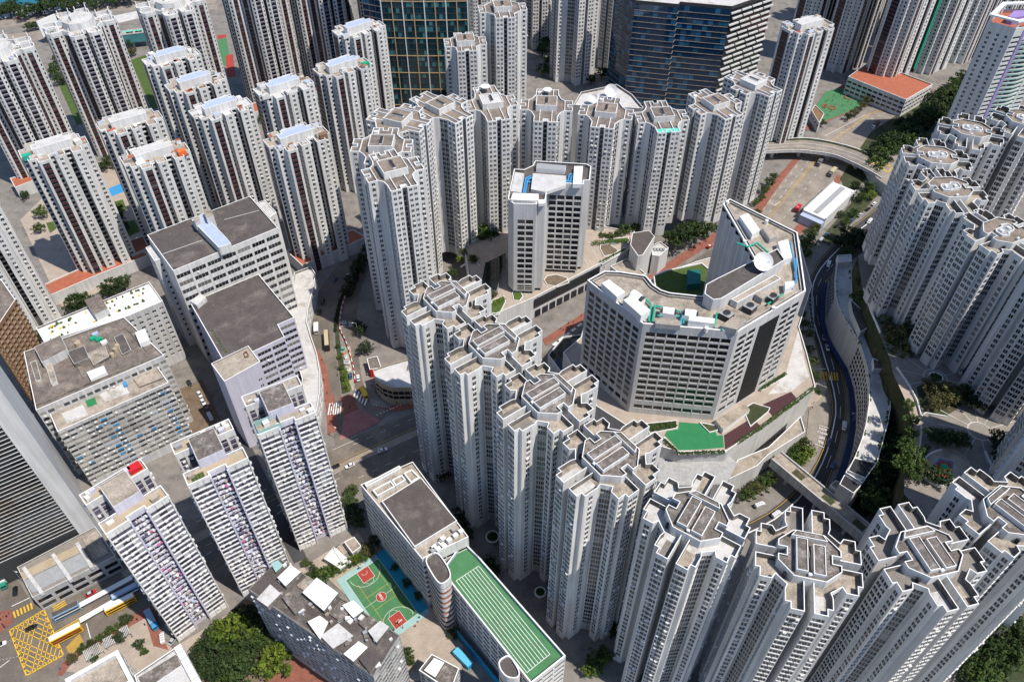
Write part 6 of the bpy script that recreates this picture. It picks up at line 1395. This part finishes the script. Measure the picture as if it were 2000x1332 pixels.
grove('shrub in the pergola garden by the junction', 'plaza shrubs', [(165,1272,2,'mid'),(182,1262,2,'dark'),(200,1250,2,'mid'),(217,1236,2.2,'mid'),(250,1215,2.2,'dark'),(238,1250,2.4,'dark'),(145,1290,2,'olive'),(275,1262,1.8,'dark'),(284,1275,1.6,'mid'),(188,1288,2,'mid'),(232,1228,1.6,'mid')], 'mid')
# hedges: one leafy strip each
def hedge(label, pts, w, h, base=0.0, kind='mid', n=26):
    rnd = random.Random(len(label)); mb = MB(); P = [at2(p, base) for p in pts]
    for a, b in zip(P, P[1:]):
        L = (b-a).length; d = (b-a).normalized(); nn = Vector((-d.y,d.x))
        for k in range(int(L*n)):
            e = a+d*rnd.uniform(0,L)+nn*rnd.uniform(-w/2,w/2); z = base+h*rnd.random()**.5; q = Vector((e.x,e.y,z)); u = Vector((rnd.uniform(-1,1),rnd.uniform(-1,1),rnd.uniform(-.6,.6))).normalized(); v = u.orthogonal().normalized(); s = rnd.uniform(.2,.42)
            mb.poly([tuple(q-u*s),tuple(q-v*s*.7),tuple(q+u*s),tuple(q+v*s*.7)], ('leaf_light_' if rnd.random() < .4 else 'leaf_')+kind)
    o = mb.obj('hedge'); tag(o, label, 'hedge'); return o
hedge('long clipped hedge between the lane and the basketball court', [(645,1126),(735,1078)], 3.0, 1.6, kind='bright')
hedge('dark hedge along the median of the bending street', [(655,650),(656,625),(664,590),(685,552),(703,526)], 1.6, 1.1, kind='deep', n=30)
hedge('green bed at the lower end of the median, above the red pavement', [(671,722),(680,765)], 3.2, .9, kind='bright', n=40)
hedge('trimmed hedge along the hotel podium right of the dark lattice', [(1484,763),(1534,731)], 1.6, 1.4, 20.5, 'mid')
hedge('planted edge along the sloping podium wall', [(1440,866),(1500,826),(1590,758)], 1.8, 1.0, 20.4, 'mid')
hedge('planting in front of the putting lawn below the hotel grid', [(1264,838),(1322,830)], 3.4, 1.3, 20.5, 'mid')
hedge('planting round the point of the putting lawn', [(1294,858),(1326,887),(1415,883)], 1.6, .9, 20.4, 'mid')
hedge('green edge strip of the mall terrace near the tiled block', [(1172,514),(1222,488)], 1.6, .9, 14.3, 'mid')
hedge('dark hedge under the arc of towers behind the office block', [(1155,478),(1232,474)], 3, 2.0, 14.3, 'mid')
hedge('clipped lawn hedge below the terrace, beside the first terraced tower', [(958,600),(985,582)], 3, .8, 14.3, 'bright')
hedge('planted strip along the garden path left of the oval playground', [(1790,920),(1800,890),(1812,872)], 2.4, 1.2, 34, 'mid')
# ------------------------------------------------------------------ vehicles
for n_, c_ in (('car_white',(.74,.75,.76)),('car_silver',(.42,.44,.46)),('car_black',(.018,.018,.02)),('car_blue',(.05,.10,.20)),('car_grey',(.15,.155,.16)),('car_red',(.52,.015,.02)),('bus_yellow',(.80,.47,.02)),('bus_blue',(.20,.36,.52)),('bus_cream',(.50,.42,.27)),('truck_green',(.03,.25,.17))):
    mat(n_, c_, .28, .03, 1.0, spec=.6)
mat('tyre', (.015,.015,.015), .9, .1, 3); mat('car_glass', (.01,.014,.018), .06, .05, 1, spec=.7); mat('lamp_red', (.45,.01,.01), .3, .05, 2); mat('lamp_pale', (.8,.8,.75), .2, .05, 2)
def wheels(root, xs, hw, r):
    for x in xs:
        for s in (-1,1):
            mb = MB(); k = len(mb.v); n = 12
            ring = [(x+r*math.cos(2*math.pi*i/n), r+r*math.sin(2*math.pi*i/n)) for i in range(n)]
            y0, y1 = s*(hw-.22), s*hw
            for i in range(n):
                a, b = ring[i], ring[(i+1) % n]; mb.poly([(a[0],y0,a[1]),(b[0],y0,b[1]),(b[0],y1,b[1]),(a[0],y1,a[1])], 'tyre')
            mb.poly([(p[0],y1,p[1]) for p in ring], 'tyre'); mb.poly([(x+.6*(p[0]-x),y1+s*.01,r+.6*(p[1]-r)) for p in ring], 'car_silver'); mb.obj('wheel', root)
def loft(mb, secs, m):
    for a, b in zip(secs, secs[1:]):
        n = len(a)
        for i in range(n): j = (i+1) % n; mb.poly([a[i],a[j],b[j],b[i]], m)
    mb.poly(list(reversed(secs[0])), m); mb.poly(secs[-1], m)
def ring_sec(x, hw, z0, z1, c=.12): return [(x,-hw+c,z0),(x,-hw,z0+c),(x,-hw,z1-c),(x,-hw+c,z1),(x,hw-c,z1),(x,hw,z1-c),(x,hw,z0+c),(x,hw-c,z0)]
def car(label, u, v, tu, tv, body='car_white', kind='car', group='cars on the roads', base=0.0, roof=None):
    """car at photo point u,v heading towards tu,tv"""
    p = at(u, v, base); q = at(tu, tv, base); th = math.atan2(q.y-p.y, q.x-p.x); z = base+(.64 if base == 0 else .05)
    t = thing('car' if kind != 'van' else 'van', label, kind, (p.x,p.y,z), th, group)
    if kind == 'van':
        b = MB(); loft(b, [ring_sec(-2.4,.86,.35,1.85),ring_sec(-2.3,.9,.3,1.95),ring_sec(1.3,.9,.3,1.95),ring_sec(1.75,.86,.3,1.35),ring_sec(2.4,.78,.35,1.0)], body); b.obj('body', t)
        g_ = MB(); g_.poly([(1.33,-.74,1.86),(1.33,.74,1.86),(1.78,.72,1.36),(1.78,-.72,1.36)][::-1], 'car_glass'); g_.obj('windscreen', t)
        s = MB()
        for sg in (-1,1): s.box(-1.9,sg*.905-.006,1.2,1.2,sg*.905+.006,1.75,'car_glass')
        s.obj('side_window', t); wheels(t, (-1.5,1.5), .9, .32)
        r_ = MB(); 
        for k in range(3): r_.box(-1.8+k*1.0,-.6,1.95,-1.2+k*1.0,.6,1.97,'car_silver')
        r_.obj('roof_rib', t)
    else:
        b = MB(); loft(b, [ring_sec(-2.2,.72,.4,.82),ring_sec(-2.05,.86,.28,.95),ring_sec(-.6,.9,.25,.98),ring_sec(1.0,.9,.25,.95),ring_sec(1.95,.82,.28,.78),ring_sec(2.2,.66,.38,.66)], body); b.obj('body', t)
        c = MB(); B = [(-1.7,-.8,.96),(1.0,-.8,.94),(1.0,.8,.94),(-1.7,.8,.96)]; T = [(-1.15,-.62,1.42),(.25,-.62,1.44),(.25,.62,1.44),(-1.15,.62,1.42)]
        for i in range(4): j = (i+1) % 4; c.poly([B[i],B[j],T[j],T[i]], 'car_glass')
        c.obj('windows', t)
        r = MB(); r.poly([(x,y,zz+.012) for x,y,zz in T], roof or body); r.obj('roof_panel', t); wheels(t, (-1.35,1.35), .9, .31)
        for s in (-1,1):
            l = MB(); l.box(2.0,s*.6-.16,.58,2.17,s*.6+.16,.70,'lamp_pale'); l.obj('headlight', t); l = MB(); l.box(-2.2,s*.6-.16,.66,-2.08,s*.6+.16,.80,'lamp_red'); l.obj('taillight', t)
    return t
def bus(label, u, v, tu, tv, body, roof='machine_white', L=11.5, h=4.3, kind='bus', group='buses at the stops', side='car_glass', stripe=None):
    p = at(u, v, 0); q = at(tu, tv, 0); th = math.atan2(q.y-p.y, q.x-p.x); t = thing('bus' if kind == 'bus' else 'tram' if kind == 'tram' else 'minibus', label, kind, (p.x,p.y,.64), th, group)
    w = 1.25; b = MB(); loft(b, [ring_sec(-L/2,w-.08,.4,h-.1,.15),ring_sec(-L/2+.2,w,.3,h,.15),ring_sec(L/2-.25,w,.3,h,.15),ring_sec(L/2,w-.1,.4,h-.25,.15)], body); b.obj('body', t)
    r = MB(); r.box(-L/2+.2,-w+.2,h,L/2-.3,w-.2,h+.06,roof); 
    if h > 3.5: r.box(-L/2+.6,-.7,h+.06,-L/2+2.4,.7,h+.3,roof)
    r.obj('roof_panel', t)
    for s in (-1,1):
        for z0, z1 in (((1.1,1.95),(2.75,3.6)) if h > 3.5 else ((1.2,2.1),)):
            g_ = MB(); g_.box(-L/2+.5,s*(w+.008)-.012,z0,L/2-.5,s*(w+.008)+.012,z1,'car_glass'); g_.obj('window_band', t)
    g_ = MB(); g_.box(L/2-.02,-w+.2,1.1,L/2+.02,w-.2,min(h-.5,2.2),'car_glass'); g_.obj('windscreen', t)
    if stripe: g_ = MB(); [g_.box(-L/2+.4,s*(w+.01)-.01,2.05,L/2-.5,s*(w+.01)+.01,2.6,stripe) for s in (-1,1)]; g_.obj('stripe', t)
    wheels(t, (-L/2+2.4, L/2-2.6), w, .48); return t
def truck(label, u, v, tu, tv, cab, box, L=9.0, group='lorries'):
    p = at(u, v, 0); q = at(tu, tv, 0); th = math.atan2(q.y-p.y, q.x-p.x); t = thing('truck', label, 'lorry', (p.x,p.y,.64), th, group)
    b = MB(); loft(b, [ring_sec(L/2-2.0,1.15,.5,2.6,.12),ring_sec(L/2-.3,1.15,.5,2.6,.12),ring_sec(L/2,1.05,.5,1.7,.12)], cab); b.obj('cab', t)
    b = MB(); b.box(-L/2,-1.22,.9,L/2-2.2,1.22,3.3,box); b.obj('cargo_box', t); g_ = MB(); g_.poly([(L/2-.28,-1,2.5),(L/2-.28,1,2.5),(L/2+.03,.95,1.75),(L/2+.03,-.95,1.75)][::-1], 'car_glass'); g_.obj('windscreen', t); wheels(t, (-L/2+1.6,L/2-1.2), 1.15, .46); return t
car('black saloon crossing the yellow box junction', 64, 1228, 90, 1216, 'car_black')
car('white car waiting left of the yellow box junction, at the picture edge', 3, 1261, 25, 1252, 'car_white')
car('dark car parked upright in the side street at the lower left', 32, 1156, 33, 1130, 'car_black')
car('red taxi with a silver roof beside the long white bus shelter', 180, 1161, 215, 1142, 'car_red', 'taxi', 'red taxis', roof='car_silver')
car('red taxi with a pale roof on the road behind the serrated hotel wing', 1386, 484, 1410, 470, 'car_red', 'taxi', 'red taxis', roof='car_white')
car('white car on the main road between the slab blocks and the terraced towers, upper one', 748, 882, 790, 866, 'car_white')
car('white car on the main road nearest the right-hand slab block', 684, 912, 660, 922, 'car_white')
car('dark car half hidden at the edge of the right-hand slab block', 655, 914, 630, 925, 'car_black')
truck('red lorry parked beside the red pavement of the sunken road', 1557, 412, 1565, 400, 'car_red', 'car_red', 7, 'lorries on the sunken road')
truck('tan-roofed lorry in the shade under the flyover', 1624, 342, 1605, 362, 'car_grey', 'bus_cream', 9, 'lorries on the sunken road')
truck('white-cabbed lorry with a dark trailer on the road beyond the flyover', 1708, 250, 1695, 262, 'car_white', 'car_black', 9, 'lorries on the sunken road')
truck('grey lorry half in the shade of the flyover', 1600, 322, 1585, 340, 'car_grey', 'car_grey', 8, 'lorries on the sunken road')
for lab, u, v, b in (('white car first in the queue below the yellow flyover box',1706,401,'car_white'),('dark car second in the queue on the curved road',1695,411,'car_black'),('silver car third in the queue on the curved road',1679,423,'car_silver'),('blue-grey car fourth in the queue on the curved road',1662,434,'car_blue'),('black car last but one in the queue, beside the tan bank',1634,444,'car_black'),('black car last in the queue, beside a black one',1648,447,'car_black'),('dark blue car stopped near the hotel corner',1614,461,'car_blue')): car(lab, u, v, u+18, v-15, b, group='cars queueing on the curved road')
car('white van on the inner lane beside the queue', 1697, 436, 1680, 452, 'car_white', 'van', 'vans')
car('pale van parked on the verge below the queue', 1603, 472, 1612, 462, 'car_silver', 'van', 'vans')
car('white box van at the top of the blue canopy', 1617, 520, 1610, 545, 'car_white', 'van', 'vans')
car('silver car on the curved road, upper of a pair near the zebra crossing', 1608, 662, 1612, 690, 'car_silver', group='cars on the curved road')
car('white car on the curved road, lower of a pair near the zebra crossing', 1615, 682, 1620, 705, 'car_white', group='cars on the curved road')
car('white car with a dark roof window, beside the road lettering', 1647, 836, 1645, 866, 'car_white', 'van', 'cars on the curved road')
car('blue car on the curved road below the lettering', 1618, 866, 1610, 890, 'car_blue', group='cars on the curved road')
car('teal-blue car about to pass under the footbridge', 1626, 910, 1615, 930, 'car_blue', group='cars on the curved road')
car('white van on the curving road above the narrow-winged tower', 1483, 989, 1500, 982, 'car_white', 'van', 'vans below the footbridge')
car('longer white minibus on the curving road above the narrow-winged tower', 1515, 1007, 1540, 990, 'car_white', 'van', 'vans below the footbridge')
car('dark car in the shade on the bending street, upper of two', 631, 592, 640, 570, 'car_black', group='cars on the bending street')
car('dark car in the shade on the bending street, lower of two', 624, 612, 632, 592, 'car_black', group='cars on the bending street')
car('dark blue car far up the bending street', 655, 548, 668, 530, 'car_blue', group='cars on the bending street')
car('blue car behind the striped barrier at the roadworks', 685, 737, 684, 720, 'car_blue', group='cars on the bending street')
car('white car waiting beside the striped barrier', 700, 741, 697, 715, 'car_white', group='cars on the bending street')
car('white minivan in the loading lane beside the first slab block', 320, 1248, 318, 1230, 'car_white', 'van', 'vans')
car('pale car parked behind the first slab block', 340, 1252, 348, 1242, 'car_silver')
for lab, u, v, b in (('dark car at the top of the tan alley',371,751,'car_black'),('white car in the tan alley, upper',391,773,'car_white'),('white car in the tan alley, lower',398,788,'car_white'),('dark car at the lower end of the tan alley',405,799,'car_black')): car(lab, u, v, u+8, v+14, b, group='cars parked in the tan alley')
car('white van at the lower end of the tan alley', 412, 817, 420, 832, 'car_white', 'van', 'vans')
bus('yellow and white double-deck bus half across the crossing', 135, 1244, 100, 1262, 'bus_yellow', stripe='car_red')
bus('yellow and white double-deck bus behind the long shelter, beside the plaza', 240, 1186, 205, 1204, 'bus_yellow', stripe='bus_yellow')
bus('pale blue tram with printed sides at the stop', 136, 1200, 110, 1213, 'bus_blue', roof='roof_dark', L=10, h=4.4, kind='tram', stripe='machine_white')
bus('green double-deck bus in front of the grey podium', 216, 1118, 190, 1131, 'truck_green', L=11)
bus('grey-blue bus behind the shelter next to a yellow one', 250, 1164, 225, 1177, 'bus_blue', roof='roof_blue', L=10)
bus('bus with a tan roof on the bending street', 640, 672, 642, 700, 'car_black', roof='bus_cream', L=12)
bus('white box lorry above the tan-roofed bus', 619, 647, 619, 670, 'car_white', L=6.5, h=3.2, kind='minibus', group='small buses')
bus('yellow school bus turning at the zebra crossing', 712, 772, 718, 785, 'bus_yellow', roof='bus_yellow', L=7, h=2.9, kind='minibus', group='small buses')
truck('green lorry with a white load at the left edge', 10, 1137, 12, 1150, 'truck_green', 'machine_white', 8, 'lorries')
truck('blue lorry parked behind the first slab block', 300, 1215, 310, 1235, 'pipe_blue', 'bus_blue', 9, 'lorries')
# parked cars along the shore: tiny, in rows
random.seed(5)
for k in range(70):
    u = random.uniform(5,205); v = 34-u*.17+random.uniform(-9,9); p = at(u, v); mb = MB(); mb.box(-2.1,-.9,.3,2.1,.9,1.0,random.choice(('car_white','car_silver','car_white','car_blue','car_grey','car_red'))); mb.box(-1.4,-.75,1.0,1.0,.75,1.45,'car_glass',top=random.choice(('car_white','car_silver')))
    o = mb.obj('parked_car'); o.location = (p.x,p.y,.4); o.rotation_euler = (0,0,R(36)+random.choice((0,R(90)))); tag(o, 'tiny parked car in the shoreline car park at the top left', 'car', 'cars in the shoreline car park')
# ------------------------------------------------------------------ bus shelters, canopies, street furniture
def shelter(label, a, b, w):
    a = at2(a,3); b = at2(b,3); d = b-a; L = d.length; t = thing('bus_shelter', label, 'shelter', (a.x,a.y,.6), math.atan2(d.y,d.x), 'long white bus shelters')
    mb = MB(); mb.box(0,-w/2,2.5,L,w/2,2.68,'machine_white',bottom=True); mb.obj('roof', t)
    for k in range(int(L/6)+1): p = MB(); p.cyl(min(L-.3,.3+k*6),0,0,2.5,.09,'machine_grey',6); p.obj('post', t)
    s = MB(); s.box(1,-.12,.45,L-1,.12,.55,'machine_grey'); s.obj('bench', t)
shelter('long white bus shelter roof nearest the grey podium', (154,1183), (258,1127), 2.2); shelter('long white bus shelter roof between the two bus lanes', (156,1212), (268,1148), 2.2)
def hoop(label, x, y, s):
    p = cp(x,y); t = thing('basketball_hoop', label, 'hoop', (p.x,p.y,.7), math.atan2(uy.y*s,uy.x*s), 'basketball hoops')
    b = MB(); b.box(-.9,-.35,0,-.2,.35,.4,'machine_grey'); b.obj('base', t); m = MB(); m.tube([(-.6,0,.4),(-.5,0,2.9),(.9,0,3.3)], .09, 'court_red'); m.obj('pole', t); k = MB(); k.box(.9,-.9,2.8,.96,.9,3.9,'machine_white'); k.obj('backboard', t)
    r = MB(); r.tube([(1.2+.23*math.cos(q*math.pi/5),.23*math.sin(q*math.pi/5),3.05) for q in range(11)], .025, 'safety_orange'); r.obj('rim', t)
hoop('basketball hoop at the hedge end of the school court', hw, -.6, 1); hoop('basketball hoop at the yard end of the school court', hw, Lc+.6, -1)
# striped barrier of the roadworks
pts = [(700,512),(690,540),(677,570),(668,600),(664,625),(664,645),(674,663),(683,690),(691,720),(694,748)]
P = [at2(p,.6) for p in pts]; n_ = 0
for a, b in zip(P, P[1:]):
    L = (b-a).length; k = max(1, round(L/2.1))
    for j in range(k):
        e = a.lerp(b,(j+.5)/k); d = b-a; mb = MB(); mb.box(-.98,-.25,0,.98,.25,.35,'red_paint' if n_ % 2 else 'machine_white'); mb.box(-.98,-.12,.35,.98,.12,1.05,'red_paint' if n_ % 2 else 'machine_white')
        o = mb.obj('barrier_block'); o.location = (e.x,e.y,.62); o.rotation_euler = (0,0,math.atan2(d.y,d.x)); tag(o, 'red block of the striped roadworks barrier' if n_ % 2 else 'white block of the striped roadworks barrier', 'barrier', 'striped roadworks barrier'); n_ += 1
def person(u, v, top, base=.64, group='pedestrians', label=None):
    """one continuous standing figure grown on a skeleton"""
    p = at(u, v, 0 if base < 1 else base); me = bpy.data.meshes.new('person')
    st = random.uniform(-.16,.16)
    J = [((0,0,.95),.13),((0,0,1.2),.14),((0,0,1.42),.13),((0,0,1.52),.055),((0,0,1.66),.10),((.01,0,1.76),.06),((0,.1,.88),.10),((st,.1,.48),.07),((st*1.3,.1,.08),.055),((st*1.3+.14,.1,.05),.045),((0,-.1,.88),.10),((-st,-.1,.48),.07),((-st*1.3,-.1,.08),.055),((-st*1.3+.14,-.1,.05),.045),
         ((0,.2,1.4),.06),((-st*.8,.26,1.12),.048),((-st+.08,.25,.86),.035),((0,-.2,1.4),.06),((st*.8,-.26,1.12),.048),((st+.08,-.25,.86),.035)]
    E = [(0,1),(1,2),(2,3),(3,4),(4,5),(0,6),(6,7),(7,8),(8,9),(0,10),(10,11),(11,12),(12,13),(2,14),(14,15),(15,16),(2,17),(17,18),(18,19)]
    me.from_pydata([j[0] for j in J], E, []); o = bpy.data.objects.new('person', me); COL.objects.link(o)
    o.modifiers.new('skin', 'SKIN'); 
    for k, sv in enumerate(me.skin_vertices[0].data): sv.radius = (J[k][1]*.9, J[k][1]); sv.use_root = k == 0
    me.materials.append(M[top]); o.location = (p.x,p.y,base); o.rotation_euler = (0,0,random.uniform(0,6.28)); tag(o, label, 'person', group); return o
for n_, c_ in (('cloth_dark',(.03,.032,.04)),('cloth_white',(.6,.6,.58)),('cloth_red',(.35,.05,.05)),('cloth_blue',(.06,.10,.22)),('cloth_tan',(.3,.23,.16))): mat(n_, c_, .9, .1, 2)
CT = ['cloth_dark','cloth_dark','cloth_white','cloth_red','cloth_blue','cloth_tan','cloth_dark']; CN = {'cloth_dark':'dark','cloth_white':'white','cloth_red':'red','cloth_blue':'blue','cloth_tan':'tan'}
random.seed(8)
def folk(where, spots, base=.64):
    for u, v in spots:
        c = random.choice(CT); person(u, v, c, base, 'pedestrians '+where, 'standing person in %s clothes %s' % (CN[c], where))
folk('on the zebra crossing of the bending street', [(649,795),(655,800),(662,798),(668,807),(648,808),(654,790)])
folk('on the red pavement below the factories', [(635,690),(630,705),(627,730),(640,770),(636,785),(660,735),(657,720),(650,812),(684,798),(632,745),(645,830)])
folk('outside the round-cornered shop block', [(742,777),(752,782),(760,785),(727,757),(718,735),(775,790),(790,788),(735,770),(712,715)])
folk('on the left corner pavement by the yellow junction', [(4,1212),(10,1205),(14,1214),(8,1222),(16,1206),(2,1200),(12,1227),(20,1200)])
folk('on the pavement before the grey podium', [(145,1130),(152,1128),(158,1125),(138,1138),(120,1150),(98,1168),(88,1175),(165,1120),(105,1160)])
folk('on the bus stop island', [(170,1205),(185,1198),(200,1190),(215,1180),(160,1192),(230,1160)])
folk('in the pergola plaza', [(230,1232),(260,1245),(248,1238),(285,1222),(270,1212),(120,1308),(135,1300),(128,1285),(160,1280)])
folk('in the school yard', [(806,1202),(812,1196),(818,1216),(812,1225),(770,1233),(762,1238),(728,1290),(890,1240),(820,1208)])
folk('on the mall terrace', [(1235,517),(1240,515),(1050,585),(1180,525),(1075,575)], 14)
folk('on the red pavement beside the mall', [(1095,645),(1110,635),(1120,632),(1135,620),(1100,648)])
folk('on the playground with red markings', [(random.uniform(1600,1680), 0) for k in range(0)]+[(1612,202),(1618,198),(1625,200),(1640,190),(1630,208),(1648,196),(1655,202),(1662,206),(1670,198),(1636,214),(1622,220),(1645,210),(1610,212),(1658,190),(1640,182),(1628,190),(1615,228),(1650,218)])
folk('near the zebra crossing on the curved road', [(1597,733),(1613,737),(1605,741),(1585,800),(1588,790),(1592,770)])
# street lamps
def lamp(u, v, du, dv, label):
    p = at(u, v); q = at(u+du, v+dv); t = thing('street_lamp', label, 'street lamp', (p.x,p.y,.6), math.atan2(q.y-p.y,q.x-p.x), 'street lamps'); m = MB(); m.tube([(0,0,0),(0,0,8.2)], .1, 'machine_grey'); m.tube([(0,0,8.2),(1.6,0,8.6)], .07, 'machine_grey'); m.obj('pole', t); h = MB(); h.box(1.4,-.16,8.52,2.3,.16,8.68,'machine_white'); h.obj('lamp_head', t)
for u, v, du, dv, l in ((700,655,-10,0,'beside the roadworks barrier'),(690,560,-10,0,'in the shade of the street trees'),(1664,760,-10,2,'by the blue canopy, upper'),(1662,830,-10,2,'by the blue canopy, lower'),(1625,640,-10,2,'at the top of the blue canopy'),(740,905,6,-8,'on the edge of the main road by the school'),(1120,660,4,-6,'on the mall road'),(1556,430,-8,-4,'beside the sunken road'),(45,1135,8,4,'in the side street at the lower left'),(655,855,6,4,'below the zebra crossing')): lamp(u, v, du, dv, 'slim grey street lamp '+l)
# road bank and site clutter at the roadworks
for k, (u, v, m, s) in enumerate(((670,684,'net_green',1.0),(672,692,'safety_orange',.8),(676,700,'machine_white',1.0),(679,712,'roof_pale',1.6),(682,725,'machine_white',.9),(668,690,'net_green',.7))):
    p = at(u, v); mb = MB(); mb.box(-s,-s*.7,0,s,s*.7,s*.8,m); mb.box(-s*.5,-s*.4,s*.8,s*.6,s*.4,s*1.2,'machine_grey'); o = mb.obj('site_crate'); o.location = (p.x,p.y,.62); o.rotation_euler = (0,0,k); tag(o, '%s crate in the roadworks behind the striped barrier' % {'net_green':'green','safety_orange':'orange','machine_white':'white','roof_pale':'pale'}[m], 'crate', 'roadworks crates')
# pergolas of the plaza
for lab, a, b, w in (('grey slatted pergola of the plaza, lower one', (166,1282), (200,1262), 4.6),('grey slatted pergola of the plaza, middle one', (204,1258), (226,1246), 4.2),('grey slatted pergola of the plaza, upper one', (236,1238), (254,1228), 4.2)):
    a = at2(a,2.6); b = at2(b,2.6); d = b-a; L = d.length; t = thing('pergola', lab, 'pergola', (a.x,a.y,.6), math.atan2(d.y,d.x), 'plaza pergolas'); mb = MB()
    n = int(L/.55)
    for k in range(n): mb.box(k*.55,-w/2,2.5,k*.55+.3,w/2,2.62,'roof_pale',bottom=True)
    mb.obj('slats', t)
    for x in (.3,L-.3):
        for y in (-w/2+.3,w/2-.3): p = MB(); p.box(x-.1,y-.1,0,x+.1,y+.1,2.5,'machine_grey'); p.obj('post', t)
# round planters of the courts and plaza
def planter(label, u, v, r, base=0.0):
    p = at(u, v, base); t = thing('planter', label, 'planter', (p.x,p.y,base+(.5 if base == 0 else .02))); mb = MB(); n = 28
    ring = [(r*math.cos(2*math.pi*i/n), r*math.sin(2*math.pi*i/n)) for i in range(n)]; mb.parapet(ring, 0, .7, .6, 'white_trim', 'white_trim', 'white_trim', 'lawn'); mb.obj('rim', t)
    pl = MB(); rnd = random.Random(u)
    for k in range(160):
        a, q = rnd.uniform(0,6.28), (r-.7)*rnd.random()**.5; e = Vector((q*math.cos(a),q*math.sin(a),rnd.uniform(.1,1.1))); uu = Vector((rnd.uniform(-1,1),rnd.uniform(-1,1),rnd.uniform(-.3,.3))).normalized()*.35; vv = uu.orthogonal().normalized()*.25
        pl.poly([tuple(e-uu),tuple(e-vv),tuple(e+uu),tuple(e+vv)], rnd.choice(('leaf_dark','leaf_light_dark')))
    o = pl.obj('planting', t); o['kind'] = 'stuff'
planter('round white-rimmed planter on the plaza beside the right-hand ring', 1827, 738, 3.2, 34); planter('round white-rimmed planter in the courtyard left of the bright-terraced tower', 1055, 1158, 2.4); planter('round white-rimmed planter in the courtyard above, in deep shade', 962, 1050, 3.0)
# plaza paving rings and spokes
mb = MB(); z = 34.06
for u, v, r, n_ in ((1914,842,4.6,12),(1827,738,4.8,10)):
    p = at2((u,v),34); 
    for k in range(36):
        a0, a1 = 2*math.pi*k/36, 2*math.pi*(k+1)/36; mb.poly([(p.x+r*math.cos(a0),p.y+r*math.sin(a0),z),(p.x+(r+.5)*math.cos(a0),p.y+(r+.5)*math.sin(a0),z),(p.x+(r+.5)*math.cos(a1),p.y+(r+.5)*math.sin(a1),z),(p.x+r*math.cos(a1),p.y+r*math.sin(a1),z)], 'roof_pale')
    for k in range(n_):
        a = 2*math.pi*k/n_+.3; c_, s_ = math.cos(a), math.sin(a); e = Vector((-s_,c_))*.16
        mb.poly([(p.x+(r+.5)*c_-e.x,p.y+(r+.5)*s_-e.y,z),(p.x+17*c_-e.x,p.y+17*s_-e.y,z),(p.x+17*c_+e.x,p.y+17*s_+e.y,z),(p.x+(r+.5)*c_+e.x,p.y+(r+.5)*s_+e.y,z)], 'roof_pale')
o = mb.obj('paving_pattern'); o['kind'] = 'structure'
# garden walls and path by the oval playground
def wallrun(label, pts, h, w=.35, base=0.0, m='white_trim'):
    P = [at2(p, base+h) for p in pts]; mb = MB()
    for a, b in zip(P, P[1:]): d = b-a; mb.box(-.05,-w/2,base,d.length+.05,w/2,base+h,m,rot=math.atan2(d.y,d.x),c=(a.x,a.y))
    o = mb.obj('garden_wall'); tag(o, label, 'wall', 'low white garden walls'); return o
def oval(u0, v0, ru, rv, n=40): return [(u0+ru*math.cos(2*math.pi*i/n), v0+rv*math.sin(2*math.pi*i/n)) for i in range(n)]
sheet('playground', oval(1848,912,47,36), 'roof_tan', z=34.07, base=34); sheet('playground', [(1820,912),(1835,895),(1862,902),(1858,940),(1825,932)], 'rubber_floor_blue', z=34.09, base=34); sheet('playground', [(1828,908),(1838,899),(1858,905),(1854,934),(1828,928)], 'court_red', z=34.11, base=34)
wallrun('white curved wall round the oval playground', oval(1848,912,47,36)[8:30], 1.3, base=34)
for lab, pts in (('white garden wall left of the plaza', [(1752,716),(1776,750),(1792,782),(1800,812)]),('white garden wall below the plaza bed', [(1800,812),(1808,805),(1848,812)]),('white garden wall along the path to the oval playground', [(1800,828),(1800,850),(1795,880),(1780,925)]),('white garden wall beside the roof walk, top', [(1687,562),(1702,606),(1720,648)]),('white garden wall on the right edge of the plaza', [(1925,880),(1940,910),(1975,925)]),('white garden wall behind the big terrace tree', [(900,520),(925,505),(938,520)])): wallrun(lab, pts, 1.2, base=13 if pts[0][0] < 1000 else 34)
sheet('path', [(1742,724),(1760,735),(1785,780),(1800,830),(1795,880),(1775,930),(1768,925),(1782,880),(1785,830),(1770,785)], 'pavement_beige', z=34.05, base=34)
t = thing('climbing_frame', 'small yellow and green climbing frame on the red playground floor', 'climbing frame', at(1840,918,34)+Vector((0,0,.12)))
mb = MB(); mb.box(-1.2,-1,1.4,1.2,1,1.5,'bus_yellow'); [mb.box(x-.08,y-.08,0,x+.08,y+.08,2.6,'net_green') for x in (-1.1,1.1) for y in (-.9,.9)]; mb.box(-1.3,-1.1,2.6,1.3,1.1,2.75,'net_green'); mb.obj('tower', t); mb = MB(); mb.poly([(1.2,-.5,1.45),(3.6,-.5,.15),(3.6,.5,.15),(1.2,.5,1.45)], 'bus_yellow'); mb.box(3.6,-.5,0,3.9,.5,.15,'bus_yellow'); mb.obj('slide', t)
